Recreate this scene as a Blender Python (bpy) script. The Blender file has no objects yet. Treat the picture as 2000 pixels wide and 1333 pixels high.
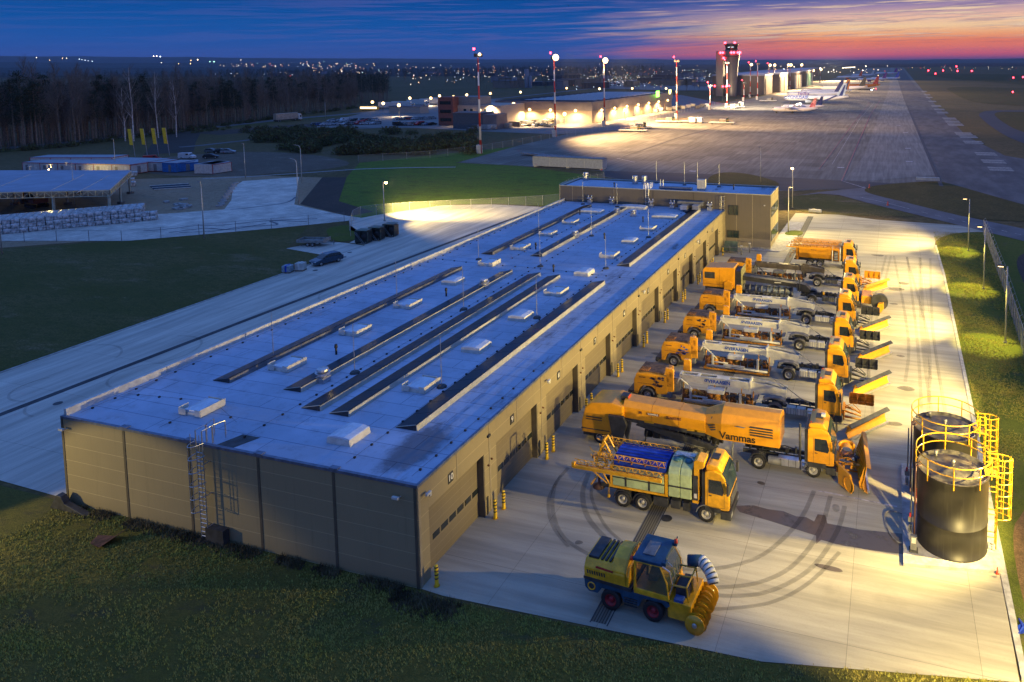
import bpy, bmesh, math, random
from math import sin, cos, pi, radians, atan2, sqrt, atan
from mathutils import Vector, Matrix, noise
from mathutils.geometry import tessellate_polygon
random.seed(7)
S = bpy.context.scene
COL = S.collection

# ---------------------------------------------------------------- camera
F_PX, CX, CY, PITCH, ROLL, YAW, HCAM = 1426.67, 1284.72, 243.2, 0.0846994, -0.00867627, 0.3095246, 29.0
_cp, _sp, _c, _s = cos(PITCH), sin(PITCH), cos(YAW), sin(YAW)
_F = Vector((-_s * _cp, _c * _cp, -_sp)); _U = Vector((-_s * _sp, _c * _sp, _cp)); _R = Vector((_c, _s, 0))
_R, _U = cos(ROLL) * _R + sin(ROLL) * _U, -sin(ROLL) * _R + cos(ROLL) * _U
cd = bpy.data.cameras.new('camera'); cam = bpy.data.objects.new('camera', cd); COL.objects.link(cam); S.camera = cam
cam.matrix_world = Matrix(((_R.x, _U.x, -_F.x, 0), (_R.y, _U.y, -_F.y, 0), (_R.z, _U.z, -_F.z, HCAM), (0, 0, 0, 1)))
cd.sensor_width = 36; cd.sensor_fit = 'HORIZONTAL'; cd.lens = F_PX / 2000 * 36
cd.shift_x = (1000 - CX) / 2000; cd.shift_y = (CY - 666.5) / 2000
cd.clip_start = 0.5; cd.clip_end = 40000

def at(x, y, h=0.0):
    """surveying: where the sight line through photo pixel x,y meets the level h"""
    r = _F + _R * ((x - CX) / F_PX) - _U * ((y - CY) / F_PX)
    t = (HCAM - h) / -r.z
    return (r.x * t, r.y * t)

# ---------------------------------------------------------------- world: dusk sky
W = bpy.data.worlds.new('World'); S.world = W; W.use_nodes = True
nt = W.node_tree; nt.nodes.clear()
class NB:
    def __init__(s, t): s.t = t
    def n(s, typ, **k):
        n = s.t.nodes.new(typ)
        for a, b in k.items():
            if a == 'inp':
                for i, v in b.items():
                    if isinstance(v, bpy.types.NodeSocket): s.t.links.new(v, n.inputs[i])
                    else: n.inputs[i].default_value = v
            else: setattr(n, a, b)
        return n
    def m(s, op, a, b=0.0, c=None, clamp=False):
        n = s.n('ShaderNodeMath', operation=op, use_clamp=clamp)
        for i, v in enumerate((a, b) if c is None else (a, b, c)):
            if isinstance(v, bpy.types.NodeSocket): s.t.links.new(v, n.inputs[i])
            else: n.inputs[i].default_value = v
        return n.outputs[0]
    def ss(s, v, a, b):
        n = s.n('ShaderNodeMapRange', interpolation_type='SMOOTHSTEP', inp={0: v, 1: a, 2: b})
        return n.outputs[0]
    def ramp(s, v, stops, mode='LINEAR'):
        n = s.n('ShaderNodeValToRGB', inp={0: v}); r = n.color_ramp; r.interpolation = mode
        while len(r.elements) > 1: r.elements.remove(r.elements[-1])
        for i, (p, c) in enumerate(stops):
            e = r.elements[0] if i == 0 else r.elements.new(p)
            e.position = p; e.color = (*c, 1)
        return n.outputs[0]
    def mix(s, f, a, b, blend='MIX'):
        n = s.n('ShaderNodeMix', data_type='RGBA', blend_type=blend)
        for i, v in ((0, f), (6, a), (7, b)):
            if isinstance(v, bpy.types.NodeSocket): s.t.links.new(v, n.inputs[i])
            else: n.inputs[i].default_value = v if i == 0 else (*v[:3], 1)
        return n.outputs[2]
    def noise(s, vec, scale, detail=4, rough=.55, dim='3D'):
        n = s.n('ShaderNodeTexNoise', noise_dimensions=dim, inp={'Vector': vec, 'Scale': scale, 'Detail': detail, 'Roughness': rough})
        return n.outputs[0]
    def xyz(s, x=0., y=0., z=0.):
        n = s.n('ShaderNodeCombineXYZ')
        for i, v in enumerate((x, y, z)):
            if isinstance(v, bpy.types.NodeSocket): s.t.links.new(v, n.inputs[i])
            else: n.inputs[i].default_value = v
        return n.outputs[0]
    def sep(s, v):
        n = s.n('ShaderNodeSeparateXYZ', inp={0: v}); return n.outputs
def lin(r, g, b): return tuple((v / 255 / 12.92 if v < 10.3 else ((v / 255 + .055) / 1.055) ** 2.4) for v in (r, g, b))
B = NB(nt)
tc = B.n('ShaderNodeTexCoord').outputs['Generated']
x, y, z = B.sep(tc)
el = B.m('MULTIPLY', B.m('ARCSINE', z), 180 / pi)               # degrees above the horizon
az = B.m('ARCTAN2', x, y)                                        # + to the right of the runway
e10 = B.m('DIVIDE', B.m('ADD', el, 1.0), 20.0, clamp=True)
def E(d): return (d + 1) / 20
cool = B.ramp(e10, [(0, lin(38, 52, 110)), (E(0), lin(58, 66, 128)), (E(.7), lin(46, 78, 156)), (E(1.8), lin(26, 84, 164)), (E(3.0), lin(8, 82, 160)), (E(5), lin(0, 72, 148)), (E(9), (.03, .09, .32)), (E(18), (.105, .25, .74))])
warm = B.ramp(e10, [(0, lin(60, 50, 100)), (E(.1), lin(118, 60, 104)), (E(.45), lin(232, 90, 84)), (E(.9), lin(255, 124, 72)), (E(1.4), lin(250, 132, 76)), (E(1.9), lin(255, 172, 108)), (E(2.5), lin(255, 212, 158)), (E(3.2), lin(246, 196, 166)), (E(4.0), lin(168, 140, 170)), (E(4.7), lin(104, 104, 164)), (E(6), lin(60, 86, 156)), (E(9), (.05, .12, .34)), (E(18), (.105, .25, .74))])
# streaky high cloud, combed towards the sunset
v1 = B.xyz(B.m('MULTIPLY', az, 2.6), B.m('SUBTRACT', B.m('MULTIPLY', el, 1.15), B.m('MULTIPLY', az, 2.6)), 0.0)
n1 = B.noise(v1, 1.9, 7, .62)
v2 = B.xyz(B.m('MULTIPLY', az, 6.0), B.m('SUBTRACT', B.m('MULTIPLY', el, 3.6), B.m('MULTIPLY', az, 3.0)), 3.3)
n2 = B.noise(v2, 1.5, 5, .6)
wf = B.ss(B.m('ADD', az, B.m('MULTIPLY', B.m('SUBTRACT', n1, .5), .55)), -.44, -.10)
# the glow starts lower and farther left the closer to the horizon band of 1.5 degrees
wf = B.m('MULTIPLY', wf, B.m('SUBTRACT', 1.0, B.m('MULTIPLY', B.ss(el, 2.6, 5.5), B.ss(az, .15, -.40))))
skyc = B.mix(wf, cool, warm)
cl = B.ss(B.m('ADD', B.m('MULTIPLY', n1, .5), B.m('MULTIPLY', n2, .5)), .48, .57)
cl = B.m('MULTIPLY', cl, B.ss(el, .5, 2.0))
cl = B.m('MULTIPLY', cl, B.ss(el, 12.0, 6.0))
cloudcol = B.mix(wf, lin(88, 90, 160), B.ramp(e10, [(E(.4), lin(150, 60, 98)), (E(1.3), lin(176, 80, 92)), (E(2.2), lin(140, 92, 122)), (E(3.4), lin(100, 88, 146)), (E(6), lin(70, 84, 150))]))
cl = B.m('MULTIPLY', cl, B.m('ADD', B.m('MULTIPLY', wf, B.m('SUBTRACT', .7, B.m('MULTIPLY', B.ss(az, -.3, .1), .55))), B.m('ADD', .16, B.m('MULTIPLY', B.ss(az, -1.0, -.5), .34))))
skyc = B.mix(cl, skyc, cloudcol)
bright = B.ss(B.m('ADD', B.m('MULTIPLY', n1, .25), B.m('MULTIPLY', n2, .75)), .50, .61)
bright = B.m('MULTIPLY', B.m('MULTIPLY', bright, wf), B.m('MULTIPLY', B.ss(el, 1.3, 2.1), B.ss(el, 5.4, 4.6)))
skyc = B.mix(B.m('MULTIPLY', bright, .85), skyc, lin(255, 220, 178))
bg = B.n('ShaderNodeBackground', inp={0: skyc, 1: 1.0})
out = B.n('ShaderNodeOutputWorld', inp={0: bg.outputs[0]})
W.cycles.sampling_method = 'MANUAL'; W.cycles.sample_map_resolution = 512

S.view_settings.view_transform = 'Standard'; S.view_settings.look = 'None'
S.view_settings.exposure = 0; S.view_settings.gamma = 1; S.view_settings.use_curve_mapping = False
S.cycles.use_denoising = True
S.cycles.max_bounces = 6; S.cycles.diffuse_bounces = 2; S.cycles.glossy_bounces = 2; S.cycles.transmission_bounces = 2
S.cycles.transparent_max_bounces = 12; S.cycles.sample_clamp_indirect = 4; S.cycles.caustics_reflective = False
S.cycles.use_light_tree = True

# ---------------------------------------------------------------- lamps
LAMPC = (1.0, .74, .25)
def spot(name, loc, target, watts, cone, blend=.5, col=LAMPC, r=.18, parent=None):
    ld = bpy.data.lights.new(name, 'SPOT'); ld.energy = watts; ld.color = col; ld.spot_size = radians(cone); ld.spot_blend = blend
    ld.shadow_soft_size = r
    o = bpy.data.objects.new(name, ld); COL.objects.link(o)
    d = Vector(target) - Vector(loc)
    q = d.to_track_quat('-Z', 'Y')
    M = Matrix.Translation(Vector(loc)) @ q.to_matrix().to_4x4()
    if parent is not None:
        M = Matrix.Translation(-Vector(parent.location)) @ M; o.parent = parent
    o.matrix_local = M
    return o

# ---------------------------------------------------------------- materials
MATS = {}
def pbr(name, col, rough=.6, metal=0.0, var=.18, scale=2.0, bump=0.0, bscale=30, spec=.4, col2=None, coat=0.0, run=0):
    if name in MATS: return MATS[name]
    m = bpy.data.materials.new(name); m.use_nodes = True; t = m.node_tree; b = NB(t)
    p = t.nodes['Principled BSDF']
    tc = b.n('ShaderNodeTexCoord').outputs['Object']
    n = b.noise(tc, scale, 5, .6)
    c2 = col2 or tuple(v * (1 - var * 1.6) for v in col)
    c1 = tuple(min(1, v * (1 + var * .6)) for v in col)
    c = b.mix(b.ss(n, .36, .66), c2, c1)
    n2 = b.noise(tc, scale * 9, 3, .6)
    if run:
        rn = b.noise(b.n('ShaderNodeMapping', inp={0: tc, 3: (5, 5, .25)}).outputs[0], 1.0, 4, .6)
        c = b.mix(b.m('MULTIPLY', b.ss(rn, .5, .72), run), c, tuple(min(1, v * 2.4 + .02) for v in col))
    c = b.mix(b.m('MULTIPLY', b.ss(n2, .55, .8), var * 1.2), c, tuple(v * .35 for v in col))
    t.links.new(c, p.inputs['Base Color'])
    p.inputs['Roughness'].default_value = rough; p.inputs['Metallic'].default_value = metal
    p.inputs['Specular IOR Level'].default_value = spec
    if coat: p.inputs['Coat Weight'].default_value = coat; p.inputs['Coat Roughness'].default_value = .12
    if bump:
        bn = b.n('ShaderNodeBump', inp={'Height': b.noise(tc, bscale, 4, .6), 'Strength': bump, 'Distance': .05})
        t.links.new(bn.outputs[0], p.inputs['Normal'])
    MATS[name] = m; return m
def emis(name, col, st, sample=False):
    if name in MATS: return MATS[name]
    m = bpy.data.materials.new(name); m.use_nodes = True; t = m.node_tree; p = t.nodes['Principled BSDF']
    p.inputs['Base Color'].default_value = (*[v * .5 for v in col], 1)
    p.inputs['Emission Color'].default_value = (*col, 1); p.inputs['Emission Strength'].default_value = st
    if not sample: m.cycles.emission_sampling = 'NONE'
    MATS[name] = m; return m
def netting(name, col, cover):
    if name in MATS: return MATS[name]
    m = bpy.data.materials.new(name); m.use_nodes = True; t = m.node_tree; b = NB(t); p = t.nodes['Principled BSDF']
    p.inputs['Base Color'].default_value = (*col, 1); p.inputs['Roughness'].default_value = .5
    tc = b.n('ShaderNodeTexCoord').outputs['Object']
    n = b.noise(tc, 1.3, 2)
    tr = b.n('ShaderNodeBsdfTransparent')
    mx = b.n('ShaderNodeMixShader', inp={0: b.m('MULTIPLY', b.m('ADD', n, .5), cover), 1: tr.outputs[0], 2: p.outputs[0]})
    t.links.new(mx.outputs[0], t.nodes['Material Output'].inputs[0])
    MATS[name] = m; return m
orange = pbr('orange_paint', (.72, .315, .010), .38, var=.06, coat=.35)
orange2 = pbr('weathered_orange_paint', (.60, .25, .012), .5, var=.3, scale=3)
yellow = pbr('yellow_paint', (.50, .275, .010), .42, var=.14, coat=.3)
yelgreen = pbr('lime_yellow_plastic', (.46, .50, .12), .55, var=.1)
tankpl = pbr('pale_green_plastic', (.42, .52, .27), .5, var=.12)
bluetarp = pbr('blue_tarpaulin', (.012, .05, .42), .55, var=.2)
bluepaint = pbr('dark_blue_paint', (.02, .07, .13), .45, var=.2)
white = pbr('white_paint', (.60, .60, .56), .5, var=.12)
white2 = pbr('dirty_white_paint', (.52, .51, .46), .55, var=.12, scale=1.2)
blk = pbr('black_rubber', (.022, .022, .024), .75, var=.2)
dark = pbr('dark_grey_paint', (.045, .047, .05), .5, var=.25)
midg = pbr('mid_grey_paint', (.17, .175, .18), .5, var=.2)
steel = pbr('galvanised_steel', (.5, .52, .54), .35, .7, var=.2, scale=6)
alu = pbr('bare_aluminium', (.62, .63, .64), .3, .75, var=.12)
glass = pbr('dark_window_glass', (.018, .025, .03), .08, var=.05, spec=.8)
glassb = pbr('bluish_window_glass', (.018, .035, .045), .08, var=.05, spec=.9)
rimg = pbr('wheel_rim_paint', (.40, .39, .36), .45, var=.25, scale=5)
rimr = pbr('red_wheel_rim', (.26, .015, .025), .5, var=.2)
bristle = pbr('brown_brush_bristle', (.30, .12, .03), .9, var=.5, scale=8)
bristle2 = pbr('orange_brush_bristle', (.55, .25, .03), .85, var=.4, scale=8)
redlamp = pbr('red_beacon_plastic', (.7, .06, .02), .3, var=.1)
redp = pbr('red_paint', (.45, .03, .02), .5, var=.2)
blackplas = pbr('black_plastic', (.03, .03, .032), .5, var=.2)
wood = pbr('weathered_timber', (.20, .13, .08), .8, var=.3)
hose = pbr('grey_hose_rubber', (.25, .25, .24), .6, var=.3)
textblue = pbr('blue_lettering', (.015, .07, .36), .5, var=.05)
textblack = pbr('black_lettering', (.02, .018, .015), .5, var=.05)
textwhite = pbr('white_lettering', (.7, .7, .66), .5, var=.05)

# ---------------------------------------------------------------- mesh builder
class MB:
    def __init__(s): s.v = []; s.f = []; s.mi = []; s.sm = []; s.m = 0; s.T = Matrix.Identity(4); s.smooth = False
    def add(s, vs, fs, smooth=None):
        k = len(s.v); T = s.T
        s.v += [tuple(T @ Vector(p)) for p in vs]
        s.f += [tuple(k + i for i in f) for f in fs]
        s.mi += [s.m] * len(fs); s.sm += [s.smooth if smooth is None else smooth] * len(fs)
        return s
    def box(s, x0, x1, y0, y1, z0, z1, bev=0):
        if bev: return s.prism([(x0, z0), (x1, z0), (x1, z1), (x0, z1)], y0, y1, bev)
        return s.add([(x0, y0, z0), (x1, y0, z0), (x1, y1, z0), (x0, y1, z0), (x0, y0, z1), (x1, y0, z1), (x1, y1, z1), (x0, y1, z1)],
                     [(0, 3, 2, 1), (4, 5, 6, 7), (0, 1, 5, 4), (1, 2, 6, 5), (2, 3, 7, 6), (3, 0, 4, 7)])
    def prism(s, poly, a0, a1, bev=0, axis='y', top=None):
        """polygon given in (x,z) pushed along y (or (y,z) along x, (x,y) along z); top: optional shrink of the far cap"""
        a = sum(poly[i][0] * poly[(i + 1) % len(poly)][1] - poly[(i + 1) % len(poly)][0] * poly[i][1] for i in range(len(poly)))
        if a < 0:
            poly = poly[::-1]; top = top[::-1] if top else top
        def P(p, q):
            return (p[0], q, p[1]) if axis == 'y' else (q, p[0], p[1]) if axis == 'x' else (p[0], p[1], q)
        n = len(poly)
        vs = [P(p, a0) for p in poly] + [P(p, a1) for p in (top or poly)]
        if axis == 'y': fs = [tuple(range(n)), tuple(range(2 * n - 1, n - 1, -1))] + [(i, i + n, (i + 1) % n + n, (i + 1) % n) for i in range(n)]
        else: fs = [tuple(range(n - 1, -1, -1)), tuple(range(n, 2 * n))] + [(i, (i + 1) % n, (i + 1) % n + n, i + n) for i in range(n)]
        if not bev: return s.add(vs, fs)
        bm = bmesh.new(); bv = [bm.verts.new(v) for v in vs]
        for f in fs: bm.faces.new([bv[i] for i in f])
        bmesh.ops.recalc_face_normals(bm, faces=bm.faces)
        bmesh.ops.bevel(bm, geom=list(bm.edges), offset=bev, segments=2, affect='EDGES', profile=.6)
        bm.verts.index_update()
        s.add([tuple(v.co) for v in bm.verts], [tuple(v.index for v in f.verts) for f in bm.faces]); bm.free(); return s
    def quad(s, a, b, c, d): return s.add([a, b, c, d], [(0, 1, 2, 3)])
    def tube(s, a, b, r, n=6, r2=None, caps=True):
        a, b = Vector(a), Vector(b); d = (b - a)
        if d.length < 1e-6: return s
        d.normalize(); u = d.orthogonal().normalized(); w = d.cross(u); r2 = r if r2 is None else r2
        vs = [tuple(a + (u * cos(2 * pi * i / n) + w * sin(2 * pi * i / n)) * r) for i in range(n)]
        vs += [tuple(b + (u * cos(2 * pi * i / n) + w * sin(2 * pi * i / n)) * r2) for i in range(n)]
        fs = [(i, (i + 1) % n, (i + 1) % n + n, i + n) for i in range(n)]
        if caps: fs += [tuple(range(n - 1, -1, -1)), tuple(range(n, 2 * n))]
        return s.add(vs, fs, n > 6)
    def path(s, pts, r, n=6):
        for i in range(len(pts) - 1): s.tube(pts[i], pts[i + 1], r, n)
        return s
    def ring(s, c, R, r, n=24, a0=0, a1=2 * pi, z=None):
        P = [(c[0] + R * cos(a0 + (a1 - a0) * i / n), c[1] + R * sin(a0 + (a1 - a0) * i / n), c[2]) for i in range(n + 1)]
        return s.path(P, r, 5)
    def lathe(s, prof, n=16, c=(0, 0, 0), axis='z', smooth=True):
        vs = []; m = len(prof)
        for i in range(n):
            a = 2 * pi * i / n
            for r, h in prof:
                p = (r * cos(a), r * sin(a), h) if axis == 'z' else (r * cos(a), h, r * sin(a)) if axis == 'y' else (h, r * cos(a), r * sin(a))
                vs.append((p[0] + c[0], p[1] + c[1], p[2] + c[2]))
        fs = []
        for i in range(n):
            j = (i + 1) % n
            for k in range(m - 1):
                f = (i * m + k, j * m + k, j * m + k + 1, i * m + k + 1)
                fs.append(f if axis != 'y' else f[::-1])
        return s.add(vs, fs, smooth)
    def build(s, name, mat, parent=None, loc=None):
        me = bpy.data.meshes.new(name); me.from_pydata(s.v, [], s.f)
        ms = mat if isinstance(mat, (list, tuple)) else [mat]
        for m in ms: me.materials.append(m)
        me.polygons.foreach_set('material_index', s.mi)
        me.polygons.foreach_set('use_smooth', s.sm)
        me.update(); me.validate()
        o = bpy.data.objects.new(name, me); COL.objects.link(o)
        if parent is not None: o.parent = parent
        if loc is not None: o.location = loc
        return o
def tag(o, label=None, cat=None, group=None, kind=None):
    if label: o['label'] = label
    if cat: o['category'] = cat
    if group: o['group'] = group
    if kind: o['kind'] = kind
    return o
def empty(name, loc, rz=0, **k):
    o = bpy.data.objects.new(name, None); COL.objects.link(o); o.location = loc; o.rotation_euler = (0, 0, rz); o.empty_display_size = .3
    return tag(o, **k)
KIDS = {}
def dup(root, loc, rz=None, label=None, group=None, scale=None, parts=True):
    r = root.copy(); COL.objects.link(r); r.location = loc
    if rz is not None: r.rotation_euler = (0, 0, rz)
    if scale is not None: r.scale = scale if hasattr(scale, '__len__') else (scale,) * 3
    if label: r['label'] = label
    if group: r['group'] = group
    if parts:
        def rec(a, b):
            for ch in KIDS.get(a.name) or list(a.children):
                c = ch.copy(); COL.objects.link(c); c.parent = b; rec(ch, c)
        rec(root, r)
    return r
def cachekids(root):
    """children lookups are slow in big scenes: remember them once"""
    KIDS[root.name] = list(root.children)
    for c in root.children: cachekids(c)
FONT = {}
def text(name, body, size, mat, parent, M, depth=.01, extrude=True, squeeze=1.0):
    key = (body, size, depth)
    if key not in FONT:
        cu = bpy.data.curves.new(name, 'FONT'); cu.body = body; cu.size = size; cu.extrude = depth; cu.align_x = 'CENTER'; cu.align_y = 'CENTER'; cu.offset = size * (.034 if body[0] == 'Ø' else .016)
        to = bpy.data.objects.new('tmp', cu); me = bpy.data.meshes.new_from_object(to); me.materials.clear(); me.materials.append(mat)
        bpy.data.objects.remove(to); FONT[key] = me
    o = bpy.data.objects.new(name, FONT[key]); COL.objects.link(o); o.parent = parent
    o.matrix_local = M @ Matrix.Diagonal((squeeze, 1, 1, 1)); return o
FACE_NEAR = lambda x, y, z: Matrix.Translation((x, y, z)) @ Matrix.Rotation(pi / 2, 4, 'X')        # readable from -Y
FACE_RIGHT = lambda x, y, z: Matrix.Translation((x, y, z)) @ Matrix.Rotation(pi / 2, 4, 'Z') @ Matrix.Rotation(pi / 2, 4, 'X')  # readable from +X
# ================================================================ SETTING
def gmat(name, c1, c2, c3, s1=.08, s2=1.2, rough=.95, bump=.6, bs=6, c4=None, aniso=None):
    m = bpy.data.materials.new(name); m.use_nodes = True; t = m.node_tree; b = NB(t); p = t.nodes['Principled BSDF']
    tc = b.n('ShaderNodeTexCoord').outputs['Object']
    if aniso:
        mp = b.n('ShaderNodeMapping', inp={0: tc, 3: aniso}); tcs = mp.outputs[0]
    else: tcs = tc
    a = b.noise(tcs, s1, 6, .62); d = b.noise(tcs, s2, 6, .68); f = b.noise(tc, s2 * 7, 4, .7)
    c = b.mix(b.ss(a, .38, .62), c1, c2)
    c = b.mix(b.ss(d, .44, .66), c, c3)
    if c4: c = b.mix(b.ss(b.noise(tcs, s1 * 3.1, 7, .7), .54, .66), c, c4)
    c = b.mix(b.m('MULTIPLY', b.ss(f, .3, .7), .6), tuple(v * .45 for v in c1), c)
    t.links.new(c, p.inputs['Base Color']); p.inputs['Roughness'].default_value = rough; p.inputs['Specular IOR Level'].default_value = .15
    bn = b.n('ShaderNodeBump', inp={'Height': f, 'Strength': bump, 'Distance': .12}); t.links.new(bn.outputs[0], p.inputs['Normal'])
    MATS[name] = m; return m
def concrete(name, c, bw, bh, joint=.012, rough=.75, streak=(.25, 3., 1), off=(0, 0, 0), dirt=.35, jointcol=.35, spec=.25, tone=.12):
    m = bpy.data.materials.new(name); m.use_nodes = True; t = m.node_tree; b = NB(t); p = t.nodes['Principled BSDF']
    tc = b.n('ShaderNodeTexCoord').outputs['Object']
    mp = b.n('ShaderNodeMapping', inp={0: tc, 1: off}).outputs[0]
    br = b.n('ShaderNodeTexBrick', offset=0.0, inp={'Vector': mp, 'Color1': (1, 1, 1, 1), 'Color2': (1 - tone, 1 - tone, 1 - tone, 1), 'Mortar': (jointcol, jointcol, jointcol, 1), 'Scale': 1.0, 'Mortar Size': joint, 'Mortar Smooth': .2, 'Bias': 0.0, 'Brick Width': bw, 'Row Height': bh}).outputs[0]
    st = b.n('ShaderNodeMapping', inp={0: tc, 3: streak}).outputs[0]
    s1 = b.noise(st, .5, 6, .65); s2 = b.noise(tc, .12, 5, .6); s3 = b.noise(tc, 9, 3, .7)
    col = b.mix(b.ss(s1, .3, .72), tuple(v * .68 for v in c), tuple(min(1, v * 1.12) for v in c))
    col = b.mix(b.m('MULTIPLY', b.ss(s2, .52, .72), dirt), col, tuple(v * .5 for v in c))
    col = b.mix(b.m('MULTIPLY', b.ss(s3, .5, .8), .3), col, tuple(v * .6 for v in c))
    col = b.mix(1.0, col, br, 'MULTIPLY')
    t.links.new(col, p.inputs['Base Color'])
    t.links.new(b.m('ADD', b.m('MULTIPLY', s1, .25), rough - .15), p.inputs['Roughness']); p.inputs['Specular IOR Level'].default_value = spec
    bn = b.n('ShaderNodeBump', inp={'Height': s3, 'Strength': .15, 'Distance': .03}); t.links.new(bn.outputs[0], p.inputs['Normal'])
    MATS[name] = m; return m
def sheet(name, pts, z, mat, thick=0):
    """flat polygon at level z (with a skirt of the given thickness: a kerb or slab edge)"""
    tri = tessellate_polygon([[Vector((p[0], p[1], 0)) for p in pts]])
    b = MB(); vs = [(p[0], p[1], z) for p in pts]
    fs = []
    for f in tri:
        a, c, d = (Vector(vs[i]) for i in f)
        fs.append(tuple(f) if (c - a).cross(d - a).z > 0 else tuple(f)[::-1])
    b.add(vs, fs)
    if thick:
        n = len(pts)
        b.add(vs + [(p[0], p[1], z - thick) for p in pts], [(i, (i + 1) % n, (i + 1) % n + n, i + n) for i in range(n)])
    return tag(b.build(name, mat), kind='structure')
def smooth_poly(pts, k=3):
    """Chaikin corner cutting for natural outlines"""
    for _ in range(k):
        q = []
        for i in range(len(pts)):
            a, c = pts[i], pts[(i + 1) % len(pts)]
            q += [(a[0] * .75 + c[0] * .25, a[1] * .75 + c[1] * .25), (a[0] * .25 + c[0] * .75, a[1] * .25 + c[1] * .75)]
        pts = q
    return pts
def px(*P, h=0): return [at(a, b, h) for a, b in P]
g_field = gmat('winter_field', (.17, .13, .05), (.26, .175, .085), (.13, .11, .042), .012, .12, c4=(.28, .20, .12))
g_lawn = gmat('dark_green_grass', (.13, .13, .03), (.28, .20, .09), (.09, .10, .028), .03, .7, c4=(.34, .25, .15), aniso=(1, 2.2, 1))
g_front = gmat('mown_front_grass', (.20, .19, .040), (.28, .23, .06), (.12, .12, .03), .10, 1.6, bump=1.0, bs=5, c4=(.10, .085, .065), aniso=(1, 1.8, 1))
g_right = gmat('short_lit_grass', (.15, .19, .030), (.20, .22, .038), (.09, .12, .026), .12, 1.8, c4=(.20, .15, .09))
g_soil = gmat('trodden_soil', (.50, .36, .22), (.66, .48, .31), (.28, .20, .14), .07, .9, c4=(.45, .38, .30))
g_sand = gmat('sandy_bare_earth', (.30, .19, .09), (.36, .24, .12), (.14, .12, .05), .2, 1.4)
g_mud = gmat('dark_mud_track', (.10, .085, .07), (.15, .12, .10), (.07, .06, .055), .06, .8, c4=(.10, .09, .09), aniso=(3, .6, 1))
g_far = gmat('far_dark_land', (.05, .045, .035), (.09, .07, .05), (.03, .03, .025), .002, .02, bump=0)
g_grass_air = gmat('airfield_grass', (.11, .10, .028), (.18, .13, .05), (.08, .075, .022), .02, .25, c4=(.08, .06, .035), aniso=(1, 1, 1))
c_yard = concrete('yard_concrete', (.43, .40, .31), 6.2, 6.2, .010, streak=(.12, 1.6, 1), off=(1.6, 2.0, 0), tone=.09, dirt=.6)
c_left = concrete('service_road_concrete', (.62, .57, .48), 5.0, 7.3, .012, streak=(1.6, .12, 1), off=(0.2, 0, 0), tone=.1, dirt=.2)
c_apron = concrete('apron_concrete', (.245, .23, .195), 7.5, 7.5, .02, streak=(2.2, .09, 1), off=(1.5, 0, 0), tone=.28, dirt=.3, jointcol=.7, rough=.95, spec=.06)
c_apron2 = concrete('runway_side_concrete', (.275, .262, .232), 7.5, 7.5, .02, streak=(2.2, .09, 1), off=(1.5, 0, 0), tone=.16, dirt=.3, jointcol=.7, rough=.95, spec=.06)
c_pave = concrete('block_paving', (.74, .68, .58), 1.4, .7, .05, streak=(.5, .5, 1), tone=.14, dirt=.3, jointcol=.6)
asphalt = concrete('dark_asphalt', (.055, .058, .065), 400, 400, 0, rough=.8, streak=(.15, .8, 1), tone=0, jointcol=1)
asphalt2 = concrete('worn_asphalt', (.15, .145, .14), 400, 400, 0, spec=.06, rough=.95, streak=(.5, .15, 1), tone=0, jointcol=1)
roadm = concrete('road_surface', (.15, .15, .155), 400, 400, 0, rough=.85, streak=(.4, .4, 1), tone=0, jointcol=1)
linew = pbr('worn_white_line_paint', (.55, .52, .50), .7, var=.3)
liner = pbr('faded_red_line_paint', (.34, .13, .12), .7, var=.3)

# ground: one sheet to the horizon
b = MB(); R0 = 26000
b.add([(-R0, -200, 0), (R0, -200, 0), (R0, 26000, 0), (-R0, 26000, 0)], [(0, 1, 2, 3)])
tag(b.build('ground', g_field), kind='structure')
sheet('far_land', [(-9000, 1500), (-420, 1500), (-420, 3200), (9000, 3200), (9000, 25000), (-9000, 25000)], .3, g_far)
# grass in front of the garage
FY = 32.3
frontpts = [(-90, -30), (60, -30), (60, 30.8), (6.15, 34.2)]
sheet('front_grass', [(-140, -40), (60, -40), (60, 35.4), (6.3, 35.4), (-5.5, 32.9), (-22.9, 32.0), (-24.2, 32.25), (-52.2, 32.25), (-59.4, 32.3), (-80.8, 33.6), (-140, 34)], .012, g_front)
sheet('left_grass', [(-300, 34), (-80.6, 34), (-80.6, 86.8), (-84.0, 89.0), (-91.0, 90.4), (-95, 97), (-100, 104.5), (-130, 81.5), (-200, 36)], .012, g_lawn)
# yard between garage and grass verge
yard = [(-25.0, 32.4), (-24.2, 32.3), (-22.9, 32.2), (-5.5, 32.95), (6.2, 35.3), (6.35, 43), (6.7, 63.6), (7.1, 104), (6.9, 120.3)]
for a in range(1, 7):
    t = a / 6 * pi / 2
    yard.append((16.9 - 10 * cos(t), 120.3 + 12 * sin(t)))
yard += [(40, 130.5), (40, 134.5), (-2, 137.2), (-9, 139.8), (-17, 139.2), (-17.6, 120.4), (-17.6, 109.6), (-25.0, 109.6)]
sheet('concrete_yard', yard, .03, c_yard)
sheet('yard_edge_kerb', [(6.3, 35.4), (6.6, 35.4), (7.0, 63.6), (7.4, 104), (7.2, 120.4), (6.9, 120.3), (7.1, 104), (6.7, 63.6), (6.35, 43)], .10, pbr('kerb_concrete', (.42, .41, .38), .8), .1)
sheet('verge_grass', [(6.5, 35.2), (60, 30), (60, 129), (18, 132.2), (12, 131), (8.6, 127.5), (7.1, 120.3), (7.3, 104), (6.9, 63.6)], .016, g_right)
sheet('sandy_ground', smooth_poly([(7.2, 36), (10.5, 37), (12.4, 44), (12.2, 52), (10.4, 55), (8.8, 50), (7.3, 47)], 2), .024, g_sand)
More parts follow.
